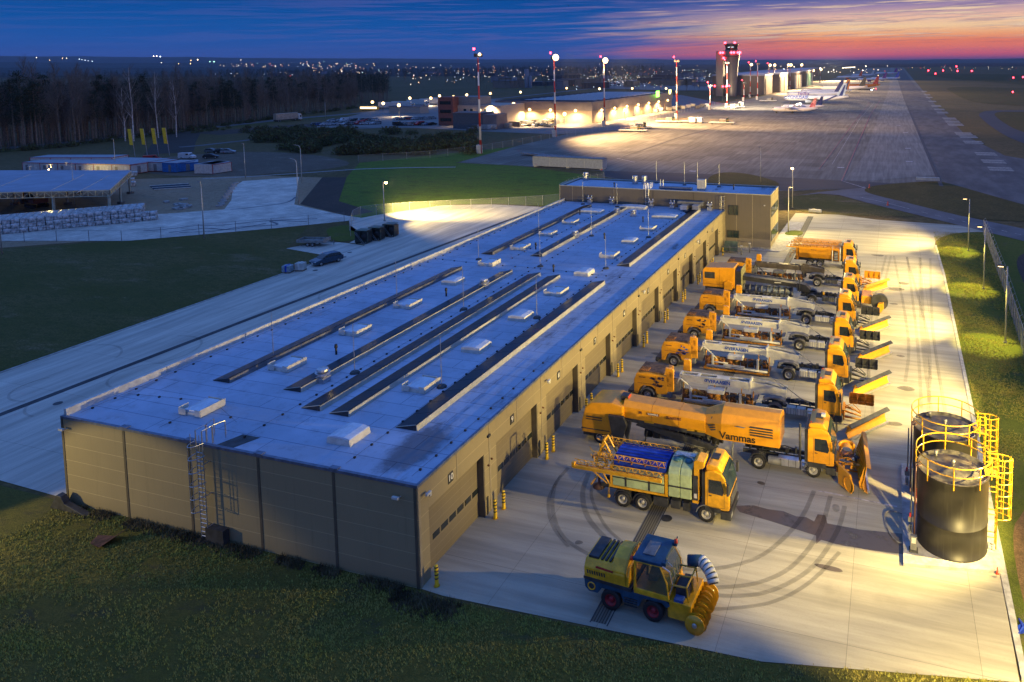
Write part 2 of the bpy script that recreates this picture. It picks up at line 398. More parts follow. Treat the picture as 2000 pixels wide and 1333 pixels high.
sheet('dirt_track', smooth_poly([(17, 60), (34, 60), (34, 118), (22, 121), (17.5, 117), (16.6, 98)], 2), .024, g_mud)
# service road left of the garage
sheet('service_road', [(-80.4, 33.5), (-66, 33.1), (-59.3, 32.7), (-52.0, 32.5), (-52.0, 110.2), (-52.6, 119.4), (-55, 129), (-66.7, 131.8), (-78, 131.5), (-87.5, 128), (-93.5, 118), (-96.4, 111), (-90.5, 104.2), (-85.2, 101.5), (-84, 96.5), (-80.4, 96.0)], .03, c_left)
sheet('parking_slab', [(-91.2, 90.6), (-80.5, 88.6), (-80.5, 95.6), (-84.6, 96.2), (-88.8, 96.0)], .026, c_left)
sheet('service_road_kerb', [(-80.55, 34), (-80.35, 34), (-80.35, 88.5), (-80.55, 88.5)], .11, MATS['kerb_concrete'], .1)
sheet('trodden_bank', smooth_poly([(-88, 97), (-85, 96.6), (-84.6, 101), (-90, 105), (-94, 108), (-96, 104)], 2), .03, g_right)
jointm = pbr('dark_joint_sealant', (.06, .06, .065), .8)
def strip(name, pts, w, z, mat):
    b = MB()
    L, Rr = [], []
    for i, p in enumerate(pts):
        a = Vector(pts[max(0, i - 1)]); c = Vector(pts[min(len(pts) - 1, i + 1)]); d = (c - a).normalized(); n = Vector((-d.y, d.x)) * w / 2
        L.append((p[0] + n.x, p[1] + n.y, z)); Rr.append((p[0] - n.x, p[1] - n.y, z))
    n = len(pts); b.add(Rr + L, [(i, i + 1, i + 1 + n, i + n) for i in range(n - 1)])
    return tag(b.build(name, mat), kind='structure')
gut = concrete('drain_channel_concrete', (.085, .085, .09), 400, 1.0, .03, streak=(6, .3, 1), tone=.3, jointcol=.5)
strip('drainage_channel', [(-70.9, 34), (-69.9, 60), (-68.7, 90), (-67.2, 120), (-66.6, 128)], .75, .036, gut)
# slotted drain in the yard
gr = concrete('drain_grating', (.17, .16, .13), .15, 400, .03, streak=(14, .2, 1), tone=.3, jointcol=.3)
strip('yard_drain', [(-14.0, 32.9), (-13.9, 60), (-13.9, 100), (-13.9, 137)], .85, .036, gr)
for dx in (-.47, .47): strip('drain_edge_rail', [(-13.95 + dx, 32.8), (-13.9 + dx, 137)], .07, .042, jointm)
# ---- airfield
A0 = -124.0
apron = [(-121.4, 185.8), (-125.5, 230), (-126.5, 300), (-116, 385), (-118, 470), (-104, 560), (-100, 660), (-96, 800), (-90, 950), (-90, 3000), (45, 3000), (30, 900), (27.5, 520), (27.6, 300), (30, 240), (60, 200), (60, 150), (25, 158.5), (14, 170), (9.9, 168.4), (-4, 168.7), (-14, 167), (-20, 163.5), (-46, 158), (-70, 172), (-72.9, 180.5), (-100, 184)]
sheet('airport_apron', apron, .03, c_apron)
sheet('taxiway', [(-10.4, 181), (-6.0, 181), (4.5, 190), (11.5, 195), (9.4, 560), (9, 3000), (-4, 3000), (-2, 800), (-7.5, 230)], .05, c_apron2)
sheet('dark_taxiway_band', [(-72.9, 181), (-46, 182.5), (-20.6, 181.5), (3, 179.2), (11.6, 177.5), (9.9, 169.5), (-4, 169.2), (-14, 167.5), (-20, 164), (-46, 158.6), (-70, 172.5)], .05, asphalt)
sheet('runway_shoulder', [(11.9, 194), (13.4, 171), (25, 159), (60, 150.6), (60, 200), (33, 240), (27.4, 300), (27.3, 520), (26, 900), (38, 3000), (9.6, 3000), (9.9, 560)], .05, asphalt2)
strip('apron_drain', [(11.4, 178), (9.6, 560), (9.2, 1500)], .9, .075, jointm)
RX = 27.6
for nm, P, m in (('runway_grass', px((1797, 148), (2000, 167), (2300, 190), (2300, 158), (2000, 146), (1820, 144)), g_grass_air),
                 ('runway_grass', px((1840, 169), (2000, 173), (2300, 180), (2300, 230), (2000, 207), (1905, 202), (1870, 188)), g_grass_air),
                 ('runway_grass', px((1935, 219), (2000, 219), (2300, 222), (2300, 330), (2000, 262), (1958, 240)), g_grass_air)):
    sheet(nm, smooth_poly(P, 2), .12, m)
sheet('grass_surround', smooth_poly(px((1902, 217), (2000, 216), (2400, 218), (2400, 400), (2000, 285), (1935, 250)), 2), .09, asphalt)
# grass islands beyond the yard
sheet('grass_island', smooth_poly([at(1685, 372), at(1700, 364), at(1760, 358), at(1830, 354), at(1850, 358), at(1920, 378), at(2000, 401), at(2100, 425), at(2100, 436), at(2000, 434), at(1900, 428), at(1840, 414), at(1760, 394), at(1700, 380)], 2), .06, g_grass_air)
sheet('taxiway_grass', smooth_poly([at(1540, 385), at(1600, 379), at(1640, 384), at(1700, 400), at(1806, 424), at(1740, 423), at(1640, 421), at(1560, 414), at(1535, 402), at(1528, 390)], 2), .05, g_lawn)
sheet('grass_mound', smooth_poly([at(1380, 350), at(1400, 338), at(1440, 337), at(1490, 346), at(1530, 361), at(1500, 368), at(1440, 372), at(1385, 366)], 2), .07, g_grass_air)
rd = px((1555, 383), (1600, 376), (1680, 368), (1688, 364), (1692, 371), (1760, 392), (1840, 413), (1900, 427), (2000, 448), (2200, 490), (2200, 530), (2000, 472), (1830, 430), (1760, 413), (1690, 396), (1640, 382), (1600, 379))
sheet('access_road', rd, .055, roadm)
strip('road_marking', px((1680, 386), (1730, 397), (1776, 409)), .15, .085, linew)
for k in range(9):
    a, c_ = at(1800 + k * 26, 415 + k * 6.0), at(1812 + k * 26, 418 + k * 6.0)
    strip('road_marking', [a, c_], .12, .085, linew)
# apron markings
for P in (((1647, 354), (1600, 307)),): pass
def mark(P, w, m): return strip('apron_marking', [at(*p) for p in P], w, .085, m)
mark(((1644, 354), (1700, 225), (1719, 196)), .3, liner); mark(((1644, 354), (1692, 369)), .22, linew)
mark(((1600, 331), (1668, 240), (1700, 200)), .22, liner); mark(((1625, 322), (1680, 232), (1708, 200)), .1, linew)
mark(((1215, 308), (1330, 268), (1420, 244), (1470, 233)), .5, jointm)
mark(((1190, 295), (1230, 296)), .3, linew); mark(((1205, 310), (1240, 318)), .3, linew)
for (cx_, cy_, w) in ((1957, 334, 46), (1943, 319, 44), (1928, 304, 40), (1903, 281, 36), (1893, 270, 34), (1884, 264, 32), (1868, 246, 30), (1862, 240, 28), (1856, 234, 26), (1842, 222, 22), (1836, 216, 20), (1830, 209, 18), (1822, 200, 15), (1816, 192, 13), (1812, 187, 12), (1806, 180, 10)):
    a = at(cx_ - w * .5, cy_); d = at(cx_ + w * .5, cy_)
    L = (cy_ - 118) * .030
    a2 = at(cx_ - w * .5 - L * .9, cy_ - L)
    y0 = a[1]; h = at(cx_, cy_ - L)[1] - y0
    for k in range(2):
        sheet('runway_edge_marking', [(a[0], y0 + k * h * .56), (d[0], y0 + k * h * .56), (d[0], y0 + k * h * .56 + h * .44), (a[0], y0 + k * h * .56 + h * .44)], .085, pbr('dull_edge_paint', (.30, .285, .25), .8, var=.3))
for p in ((1776, 317), (1642, 329), (1773, 291), (1769, 260), (1351, 336), (1752, 178), (1755, 246)):
    q = at(*p); sheet('apron_marking', [(q[0] - .9, q[1]), (q[0] + .9, q[1]), (q[0] + .9, q[1] + 1.4), (q[0] - .9, q[1] + 1.4)], .09, linew)
# ---- west side: block paving, construction ground, roads
sheet('construction_ground', [(-250, 74), (-142, 74), (-98, 108), (-97, 118), (-112, 122), (-140, 152), (-160, 150), (-187, 137), (-262, 128)], .02, g_soil)
sheet('block_paved_yard', [(-240, 42), (-200, 46), (-142.5, 81.3), (-121, 87.4), (-104.5, 101.6), (-96.2, 110.2), (-95, 113), (-100.5, 114.2), (-118.5, 120.5), (-146.5, 151), (-155.5, 142), (-150, 134), (-136, 121), (-128.5, 112.5), (-136, 106), (-150, 97), (-240, 70)], .032, c_pave)
sheet('mud_track', [(-99, 113.8), (-117.5, 121), (-140, 152), (-134, 154), (-112, 126), (-97, 118.6)], .036, g_mud)
sheet('meadow', [(-96.5, 111), (-93, 118), (-87, 129), (-78, 132.5), (-66, 133), (-55, 131), (-53, 121), (-52, 124), (-40, 140), (-72, 172), (-100, 184), (-122, 185), (-124, 230), (-150, 178), (-134, 154), (-112, 126)], .022, gmat('lush_meadow', (.17, .27, .03), (.20, .27, .04), (.12, .11, .04), .05, .3, aniso=(1, 2, 1), c4=(.05, .042, .02)))
tracks = px((395, 350), (480, 346), (600, 338), (700, 331), (800, 328), (890, 327))
strip('gravel_path', tracks, 1.1, .045, pbr('pale_gravel', (.36, .36, .36), .9))
strip('main_road', [(-306, 60), (-306, 150), (-304.5, 220), (-306, 255), (-312, 314), (-305, 361), (-304, 410), (-312, 560), (-330, 900)], 7.5, .05, roadm)
strip('road_verge', [(-297, 60), (-297, 150), (-295.5, 220), (-297, 255), (-303, 314), (-296, 361), (-295, 410)], 12, .03, g_lawn)
strip('side_road', px((350, 288), (390, 285), (540, 268), (620, 260), (700, 252), (820, 245)), 3.2, .05, roadm)
strip('dirt_lane', px((330, 300), (340, 280), (352, 265), (362, 252)), 14, .04, g_mud)
sheet('muddy_ground', smooth_poly(px((240, 322), (330, 306), (470, 296), (600, 300), (700, 318), (640, 332), (520, 340), (460, 346), (300, 344)), 2), .024, gmat('brown_mud', (.22, .17, .12), (.30, .23, .17), (.14, .11, .08), .05, .4, c4=(.40, .33, .26)))
strip('scrub_ground', px((400, 262), (540, 250), (700, 240), (900, 232)), 22, .025, gmat('dry_heath', (.13, .10, .08), (.17, .13, .11), (.07, .06, .045), .04, .5))
# cargo terminal forecourt
sheet('cargo_forecourt', px((600, 250), (650, 236), (740, 214), (800, 196), (900, 192), (1000, 196), (1330, 186), (1420, 204), (1380, 214), (1260, 250), (1090, 263), (960, 258), (800, 250)), .06, concrete('forecourt_asphalt', (.20, .19, .18), 400, 400, 0, tone=0, jointcol=1))
sheet('parking_ground', px((1120, 172), (1210, 158), (1400, 150), (1420, 160), (1400, 178), (1300, 178)), .5, MATS['forecourt_asphalt'])
# paint / tyre marks / wet stain in the yard
def decal(name, col, rough=.85, amt=.6, scale=1.5):
    m = bpy.data.materials.new(name); m.use_nodes = True; t = m.node_tree; b = NB(t); p = t.nodes['Principled BSDF']
    p.inputs['Base Color'].default_value = (*col, 1); p.inputs['Roughness'].default_value = rough
    tc = b.n('ShaderNodeTexCoord').outputs['Object']; n = b.noise(tc, scale, 5, .65)
    mx = b.n('ShaderNodeMixShader', inp={0: b.m('MULTIPLY', b.ss(n, .15, .5), amt), 1: b.n('ShaderNodeBsdfTransparent').outputs[0], 2: p.outputs[0]})
    t.links.new(mx.outputs[0], t.nodes['Material Output'].inputs[0]); MATS[name] = m; return m
rubber = decal('rubber_marks', (.03, .03, .03), amt=.24, scale=.9)
def curve(P, k=10):
    o = []
    for i in range(len(P) - 1):
        p0, p1, p2, p3 = (Vector(P[max(0, i - 1)]), Vector(P[i]), Vector(P[i + 1]), Vector(P[min(len(P) - 1, i + 2)]))
        for j in range(k):
            t = j / k
            q = .5 * ((2 * p1) + (-p0 + p2) * t + (2 * p0 - 5 * p1 + 4 * p2 - p3) * t * t + (-p0 + 3 * p1 - 3 * p2 + p3) * t ** 3)
            o.append((q.x, q.y))
    o.append(tuple(P[-1])); return o
for P, w in ((((1110, 915), (1084, 950), (1080, 1000), (1100, 1050), (1150, 1085)), .28), (((1095, 930), (1072, 975), (1078, 1025), (1110, 1070)), .22), (((1150, 925), (1138, 965), (1150, 1015), (1200, 1070)), .35), (((1165, 930), (1155, 970), (1180, 1025), (1215, 1060)), .22),
             (((1395, 1150), (1480, 1140), (1550, 1105), (1600, 1040), (1622, 970)), .3), (((1390, 1165), (1490, 1160), (1580, 1115), (1632, 1045), (1650, 990)), .3), (((1385, 1193), (1500, 1180), (1580, 1140), (1640, 1080)), .25), (((1320, 1112), (1400, 1112), (1490, 1085), (1560, 1020), (1590, 960)), .3)):
    strip('tyre_mark', curve(px(*P)), w, .044, rubber)
for k in range(10):
    a = (-78 + k * 2.1 + random.random() * 3, 40 + random.random() * 60); r = 2.5 + random.random() * 2.5; t0 = random.random() * 6
    strip('tyre_mark', [(a[0] + r * cos(t0 + i * .16), a[1] + r * sin(t0 + i * .16)) for i in range(random.randint(8, 20))], .22, .041, decal('faint_rubber_marks', (.03, .03, .035), amt=.16) if 'faint_rubber_marks' not in MATS else MATS['faint_rubber_marks'])
for k in range(8):
    x0 = -2 + random.random() * 7; strip('tyre_mark', curve([(x0, 50 + random.random() * 20), (x0 + random.uniform(-1, 1), 80), (x0 + random.uniform(-2, 2), 112)]), .3, .041, MATS['faint_rubber_marks'])
wetP = [(1436, 990), (1470, 988), (1500, 996), (1530, 1000), (1555, 1010), (1575, 1012), (1590, 1020), (1597, 1006), (1612, 1008), (1616, 1024), (1680, 1036), (1740, 1042), (1762, 1044), (1764, 1084), (1700, 1076), (1640, 1066), (1604, 1056), (1594, 1064), (1594, 1048), (1550, 1034), (1500, 1018), (1445, 1002)]
sheet('wet_patch', px(*wetP), .042, decal('damp_concrete', (.13, .105, .075), .3, .95, .8))
for P in (((1585, 1100), (1640, 1110), (1650, 1122), (1600, 1112)), ((1625, 985), (1640, 988), (1640, 1002), (1626, 1000)), ((1480, 940), (1495, 944), (1493, 950), (1478, 946))):
    sheet('oil_stain', smooth_poly(px(*P), 2), .042, MATS['damp_concrete'] if P[0][0] < 1600 else MATS['rubber_marks'])
for P in (((1598, 960), (1752, 991)), ((1470, 848), (1500, 849)), ((1506, 849), (1520, 850))): strip('yard_marking', px(*P), .13, .045, linew)
for p in ((113, 789), (672, 503), (683, 494), (616, 529), (1302, 1014), (1578, 500), (1400, 475)):
    q = at(*p); b = MB(); b.lathe([(0, .0), (.36, .0)], 14, smooth=False); o = b.build('manhole_cover', dark); o.location = (q[0], q[1], .05); tag(o, kind='structure')
# tank pad
padpts = px((1768, 1098), (1956, 1124), (1942, 1080), (1900, 790), (1780, 790))
sheet('tank_pad', [(1.15, 42.0), (6.45, 42.9), (6.9, 53.2), (1.15, 53.0)], .22, pbr('pad_concrete', (.45, .43, .39), .8, bump=.1), .2)

for k in range(26):
    x_, y_ = (random.uniform(-22, -15), random.uniform(34, 106)) if k < 14 else (random.uniform(-8, 4), random.uniform(58, 115)); r_ = random.uniform(.25, .9)
    sheet('oil_stain', smooth_poly([(x_ + r_ * random.uniform(.5, 1.3) * cos(q) * 1.5, y_ + r_ * random.uniform(.5, 1.3) * sin(q)) for q in (0, 1, 2, 3, 4, 5)], 2), .0425 + k * .0002, decal('faint_oil', (.09, .08, .07), .6, .42, 1.5) if 'faint_oil' not in MATS else MATS['faint_oil'])
# ================================================================ GARAGE
def panelmat(name, c, bw, bh, spotc=.8):
    m = bpy.data.materials.new(name); m.use_nodes = True; t = m.node_tree; b = NB(t); p = t.nodes['Principled BSDF']
    g = b.n('ShaderNodeTexCoord').outputs['Object']; gx, gy, gz = b.sep(g)
    v = b.xyz(b.m('ADD', gx, gy), gz, 0)
    fine = b.m('FRACT', b.m('MULTIPLY', gz, 1 / bh)); seam = b.m('LESS_THAN', fine, .032)
    n = b.noise(g, .35, 4, .6); n2 = b.noise(g, 14, 3, .7)
    rib = b.m('MULTIPLY', b.m('SINE', b.m('MULTIPLY', gz, 90)), .04)
    col = b.mix(b.ss(n, .35, .7), tuple(q * .93 for q in c), c)
    col = b.mix(b.m('MULTIPLY', b.ss(n2, .4, .7), .16), col, tuple(q * .6 for q in c))
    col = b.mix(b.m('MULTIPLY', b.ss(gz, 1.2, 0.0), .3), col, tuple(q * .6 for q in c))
    rn = b.noise(b.n('ShaderNodeMapping', inp={0: g, 3: (3.5, 3.5, .22)}).outputs[0], 1.0, 5, .65)
    col = b.mix(b.m('MULTIPLY', b.ss(rn, .52, .75), .35), col, tuple(q * .55 for q in c))
    col = b.mix(b.m('MULTIPLY', seam, .9), col, tuple(min(1, q * 1.5) for q in c))
    t.links.new(col, p.inputs['Base Color']); p.inputs['Roughness'].default_value = .5; p.inputs['Specular IOR Level'].default_value = .3
    bn = b.n('ShaderNodeBump', inp={'Height': b.m('ADD', b.m('SUBTRACT', rib, seam), b.m('MULTIPLY', n2, .2)), 'Strength': .3, 'Distance': .02}); t.links.new(bn.outputs[0], p.inputs['Normal'])
    MATS[name] = m; return m
wallm = panelmat('sand_metal_cladding', (.30, .25, .145), 1, 1.0)
doorm = panelmat('brown_door_panels', (.20, .165, .105), 1, .5)
trim = pbr('cladding_trim', (.30, .255, .17), .5, var=.08)
trimd = pbr('dark_trim', (.10, .085, .06), .5, var=.1)
annexm = panelmat('grey_brown_cladding', (.155, .135, .105), 1, 50)
# roof membrane: welded sheets, stains
def roofmat():
    m = bpy.data.materials.new('roof_membrane'); m.use_nodes = True; t = m.node_tree; b = NB(t); p = t.nodes['Principled BSDF']
    tc = b.n('ShaderNodeNewGeometry').outputs['Position']
    br = b.n('ShaderNodeTexBrick', offset=.5, inp={'Vector': tc, 'Color1': (1, 1, 1, 1), 'Color2': (.90, .90, .91, 1), 'Mortar': (.42, .44, .5, 1), 'Scale': 1.0, 'Mortar Size': .028, 'Mortar Smooth': .3, 'Brick Width': 9.0, 'Row Height': 1.55}).outputs[0]
    n = b.noise(tc, .16, 6, .6); n2 = b.noise(tc, 1.1, 6, .7); gx, gy, gz = b.sep(tc)
    col = b.mix(b.ss(n, .35, .65), (.38, .45, .56), (.48, .55, .68))
    stx = b.n('ShaderNodeMapping', inp={0: tc, 3: (.9, .22, 1)}).outputs[0]
    st = b.noise(stx, .55, 6, .7)
    near = b.m('MULTIPLY', b.ss(gx, -31.5, -26.5), b.ss(st, .52, .66))
    col = b.mix(b.m('MULTIPLY', near, .75), col, (.12, .11, .12))
    edge = b.m('MULTIPLY', b.ss(gx, -46, -50), b.ss(st, .57, .7))
    col = b.mix(b.m('MULTIPLY', edge, .5), col, (.14, .13, .14))
    col = b.mix(b.m('MULTIPLY', b.ss(n2, .48, .75), .4), col, (.2, .2, .22))
    # the dark wash of dirt by the front right corner
    dx = b.m('ADD', gx, 26.9); dy = b.m('SUBTRACT', gy, 35.9)
    rr = b.m('SQRT', b.m('ADD', b.m('POWER', b.m('DIVIDE', b.m('SUBTRACT', dx, b.m('MULTIPLY', dy, .0)), 1.7), 2), b.m('POWER', b.m('DIVIDE', dy, 3.4), 2)))
    rr = b.m('ADD', rr, b.m('MULTIPLY', b.m('SUBTRACT', n2, .5), 1.1))
    col = b.mix(b.m('MULTIPLY', b.ss(rr, 1.05, .55), .8), col, (.13, .12, .13))
    col = b.mix(1.0, col, br, 'MULTIPLY')
    t.links.new(col, p.inputs['Base Color']); t.links.new(b.m('ADD', b.m('MULTIPLY', n2, .25), .62), p.inputs['Roughness']); p.inputs['Specular IOR Level'].default_value = .15
    MATS['roof_membrane'] = m; return m
roofm = roofmat()
GX0, GX1, GY0, GY1, GH = -52.0, -24.35, 32.3, 110.45, 6.0
gar = empty('garage_building', ((GX0 + GX1) / 2, GY0, 0), label='long low sand-coloured metal garage with blue-grey flat roof and ten numbered doors', cat='building')
ox, oy = gar.location.x, gar.location.y
def L(x, y, z=0): return (x - ox, y - oy, z)
def gb(): b = MB(); b.T = Matrix.Translation((-ox, -oy, 0)); return b
PITCHY = 7.355
doors = [(33.25 + k * PITCHY, 33.25 + k * PITCHY + 5.72) for k in range(10)]
DH = 4.15
b = gb(); b.box(GX0, GX1 - .002, GY0, GY0 + .25, 0, GH - .12)
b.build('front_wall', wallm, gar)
b = gb(); b.box(GX0, GX0 + .25, GY0 + .25, GY1, 0, GH - .12); b.box(GX0 + .25, GX1, GY1 - .2, GY1, 0, GH - .12); b.build('rear_wall', wallm, gar)
b = gb()
ycur = GY0 + .25
for a, c in doors:
    b.box(GX1 - .45, GX1, ycur, a, 0, DH); ycur = c
b.box(GX1 - .45, GX1, ycur, GY1 - .2, 0, DH)
b.box(GX1 - .45, GX1, GY0 + .25, GY1 - .2, DH, GH - .12)
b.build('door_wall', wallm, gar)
# vertical cover strips
for k in range(6):
    b = gb(); x_ = GX0 + .15 + k * (GX1 - GX0 - .3) / 5 if k else GX0 + .05
    b.box(x_ - .09, x_ + .09, GY0 - .03, GY0, 0, GH - .14); b.build('cover_strip', trimd, gar)
b = gb(); b.box(GX1, GX1 + .03, GY0 + .02, GY0 + .22, 0, GH - .14); b.build('corner_trim', trim, gar)
for k in range(10):
    a, c = doors[k]
    b = gb(); m_ = (c + (doors[k + 1][0] if k < 9 else c + 1.6)) / 2
    b.box(GX1, GX1 + .025, m_ - .07, m_ + .07, 0, GH - .14); b.build('cover_strip', trim, gar); b = gb()
    b.box(GX1, GX1 + .02, (a + c) / 2 - .05, (a + c) / 2 + .05, DH + .06, GH - .14); b.build('cover_strip', trim, gar)
# roof deck, edge flashing, parapet on the far left side
b = gb(); b.box(GX0 + .02, GX1 - .02, GY0 + .02, GY1 - .02, GH - .12, GH - .06); b.build('roof', roofm, gar); roof = gar.children[-1] if False else [c for c in gar.children if c.name.startswith('roof')][0]
flash = pbr('blue_grey_flashing', (.16, .19, .26), .45, .3)
b = gb(); b.box(GX0 - .03, GX1 + .04, GY0 - .04, GY0 + .16, GH - .14, GH + .02); b.box(GX1 - .14, GX1 + .04, GY0 + .16, GY1, GH - .14, GH + .02); b.build('edge_flashing', flash, gar)
for k in range(6):
    x_ = GX0 + .15 + k * (GX1 - GX0 - .3) / 5
    if 0 < k < 5: b = gb(); b.box(x_ - .3, x_ + .3, GY0 - .02, GY0 + .3, GH + .02, GH + .07); b.build('flashing_joint', flash, gar)
for k in range(11):
    y0 = GY0 + .2 + k * 7.1; y1 = min(y0 + 7.05, GY1 - .1)
    b = gb(); b.box(GX0 - .02, GX0 + .22, y0, y1, GH - .1, GH + .42); b.build('parapet', white, gar)
# doors
for k, (a, c) in enumerate(doors):
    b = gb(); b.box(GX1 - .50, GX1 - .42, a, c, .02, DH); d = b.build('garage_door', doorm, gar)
    n = 7
    for j in range(n):
        yc = a + .35 + (c - a - .7) * j / (n - 1); w = .34 if j else .18
        b = gb(); b.box(GX1 - .43, GX1 - .405, yc - w, yc + w, 1.62, 1.98); b.build('window_pane', glass, d)
    b = gb(); b.box(GX1 - .41, GX1 + .02, c - .02, c + .12, .0, DH); b.build('door_reveal', trimd, gar)
    b = gb(); b.box(GX1, GX1 + .03, (a + c) / 2 - .95, (a + c) / 2 - .45, DH + .28, DH + .88); sg = b.build('number_sign', dark, gar)
    text('number', str(10 - k), .52, textwhite, sg, FACE_RIGHT(GX1 + .032 - ox, (a + c) / 2 - .7 - oy, DH + .58))
    b = gb(); b.box(GX1, GX1 + .12, c + .55, c + .85, 5.05, 5.2); b.build('wall_vent', dark, gar) if k % 2 == 0 else 0
    for dy in (.55, .95):
        b = gb(); b.tube((GX1, c + dy, 2.9 + dy * .6), (GX1 + .14, c + dy, 2.87 + dy * .6), .06); b.build('signal_lamp', pbr('brown_lamp_housing', (.18, .07, .02), .5), gar)
    b = gb(); b.box(GX1, GX1 + .06, c + .3, c + .45, 0, 1.2); b.build('door_guard', dark, gar)
# cameras on the wall
for (x_, y_, s) in ((GX1 + .0, 33.0, 1), (GX1, 48.0, 1), (GX1, 70.3, 1), (GX1, 92.4, 1)):
    b = gb(); b.tube((x_, y_, 5.2), (x_ + .3, y_, 5.25), .03); b.box(x_ + .2, x_ + .36, y_ - .3, y_ + .1, 5.2, 5.34, .02); b.box(x_ + .05, x_ + .25, y_ + .1, y_ + .25, 4.95, 5.12, .02); b.build('security_camera', white, gar)
for x_ in (GX1 - 1.1, GX0 + .5):
    b = gb(); b.tube((x_, GY0, 5.2), (x_, GY0 - .3, 5.25), .03); b.box(x_ - .32, x_ + .1, GY0 - .38, GY0 - .22, 5.2, 5.34, .02); b.build('security_camera', white, gar)
# pedestrian door leaning shape at pier 10/9, wall lamp stains
# ladder with cage on the front wall
lx = -39.45
ld = empty('roof_ladder', (lx - ox, -.0, 0)); ld.parent = gar
b = MB()
for s in (-.25, .25): b.tube((s, -.45, .3), (s, -.45, 7.1), .035); b.path([(s, -.45, 7.1), (s, .25, 7.1), (s, .25, 6.0)], .035)
for z_ in [i * .28 + .4 for i in range(20)]: b.tube((-.25, -.45, z_), (.25, -.45, z_), .028)
for s in (-.25, .25):
    for z_ in (1, 3, 5): b.tube((s, -.45, z_), (s, 0, z_), .03)
b.build('ladder_rails', alu, ld)
b = MB()
for i in range(6):
    z_ = 2.3 + i * .82; P = [(cos(pi * t / 8) * .38, -.45 - sin(pi * t / 8) * .72, z_) for t in range(9)]; b.path(P, .028)
for t in (1, 3, 5, 7): b.tube((cos(pi * t / 8) * .38, -.45 - sin(pi * t / 8) * .72, 2.3), (cos(pi * t / 8) * .38, -.45 - sin(pi * t / 8) * .72, 7.0 if t in (1, 7) else 6.4), .02)
for s in (-.25, .25): b.path([(s, .3, 6.0), (s, .3, 7.1), (s * 1.8, 1.0, 7.1), (s * 1.8, 1.0, 6.0)], .03)
b.build('safety_cage', steel, ld)
b = MB(); b.box(-.6, .1, -.65, -.1, 0, .12); b.box(.1, 1.5, -.5, -.08, 0, 1.0); b.build('ladder_base_cover', dark, ld)
b = gb(); b.quad((-38.9, 32.5, GH - .05), (-37.6, 32.5, GH - .05), (-37.0, 34.0, GH - .05), (-38.4, 34.0, GH - .05)); b.build('roof_walk_pad', dark, gar)
# skylights: on a curb, low dome, wind deflectors
skw = pbr('cream_skylight_curb', (.62, .60, .52), .5, var=.1); skd = pbr('skylight_dome', (.62, .68, .76), .25, var=.08)
def skylight(x_, y_, kind, w=.88):
    p = empty('skylight', L(x_, y_, GH - .06)); p.parent = gar
    h = .38 if kind == 0 else .24
    b = MB(); l = .92
    b.prism([(-w, 0), (w, 0), (w * .93, h), (-w * .93, h)], -l, l); b.build('curb', skw, p)
    b = MB(); b.prism([(-w * .95, h), (w * .95, h), (w * .9, h + .05), (w * .45, h + .13), (-w * .45, h + .13), (-w * .9, h + .05)], -l * .95, l * .95, .02); b.build('dome', skd, p)
    if kind:
        for s in (-1, 1):
            b = MB(); b.box(s * w * 1.06 - .02, s * w * 1.06 + .02, -l * 1.06, -l * .3 if s < 0 else l * 1.0, .05, .52); b.build('wind_deflector', skw, p)
        for q in ((-w * 1.06, -w * .35, -l * 1.08 - .02, -l * 1.08 + .015, .05, .46), (w * .55, w * 1.06, -l * 1.08 - .02, -l * 1.08 + .015, .05, .5), (-w * .7, w * .7, l * 1.04, l * 1.08, .05, .42)):
            b = MB(); b.box(*q); b.build('wind_deflector', skw, p)
for k, y_ in enumerate((35.6, 43.0, 50.3, 57.8, 65.2, 72.2, 79.8, 86.9, 94.4, 102.3)):
    skylight(-31.7, y_, (0, 1, 0, 0, 1, 0, 1, 0, 1, 0)[k], .88 if k < 9 else 1.9)
for k, y_ in enumerate((35.8, 43.1, 50.6, 57.8, 65.4, 72.8, 80.2, 87.9, 95.2, 102.9)):
    skylight(-43.8, y_, (1, 1, 1, 1, 0, 1, 1, 1, 1, 0)[k], .88 if k < 9 else 1.9)
skylight(-38.6, 107.6, 0, 2.2)
# lightning conductor lines: wire on small blocks
def cond(P):
    b = gb()
    for i in range(len(P) - 1):
        a, c = Vector((*P[i], GH + .02)), Vector((*P[i + 1], GH + .02)); n = max(1, int((c - a).length / 1.5))
        b.tube(a, c, .008, 4)
        for k in range(n): q = a.lerp(c, (k + .5) / n); b.box(q.x - .06, q.x + .06, q.y - .06, q.y + .06, GH - .06, GH + .04)
    b.build('lightning_wire', blackplas, gar)
for P in (((-51.2, 33), (-51.2, 110)), ((-45.0, 36), (-38.6, 32.9)) and ((-44.2, 33), (-44.2, 34.5)), ((-38.0, 33), (-38.0, 108)), ((-29.7, 33), (-29.9, 72), (-33.5, 72.5)), ((-25.2, 33), (-25.2, 50)), ((-51, 73), (-46, 72.6), (-38, 72.6), (-25, 71.8)), ((-30.2, 73), (-30.2, 108)), ((-47.2, 104.5), (-34, 104.2)), ((-42.5, 75), (-42.5, 104)), ((-51, 36), (-44, 36.8), (-40, 35))):
    cond(P)
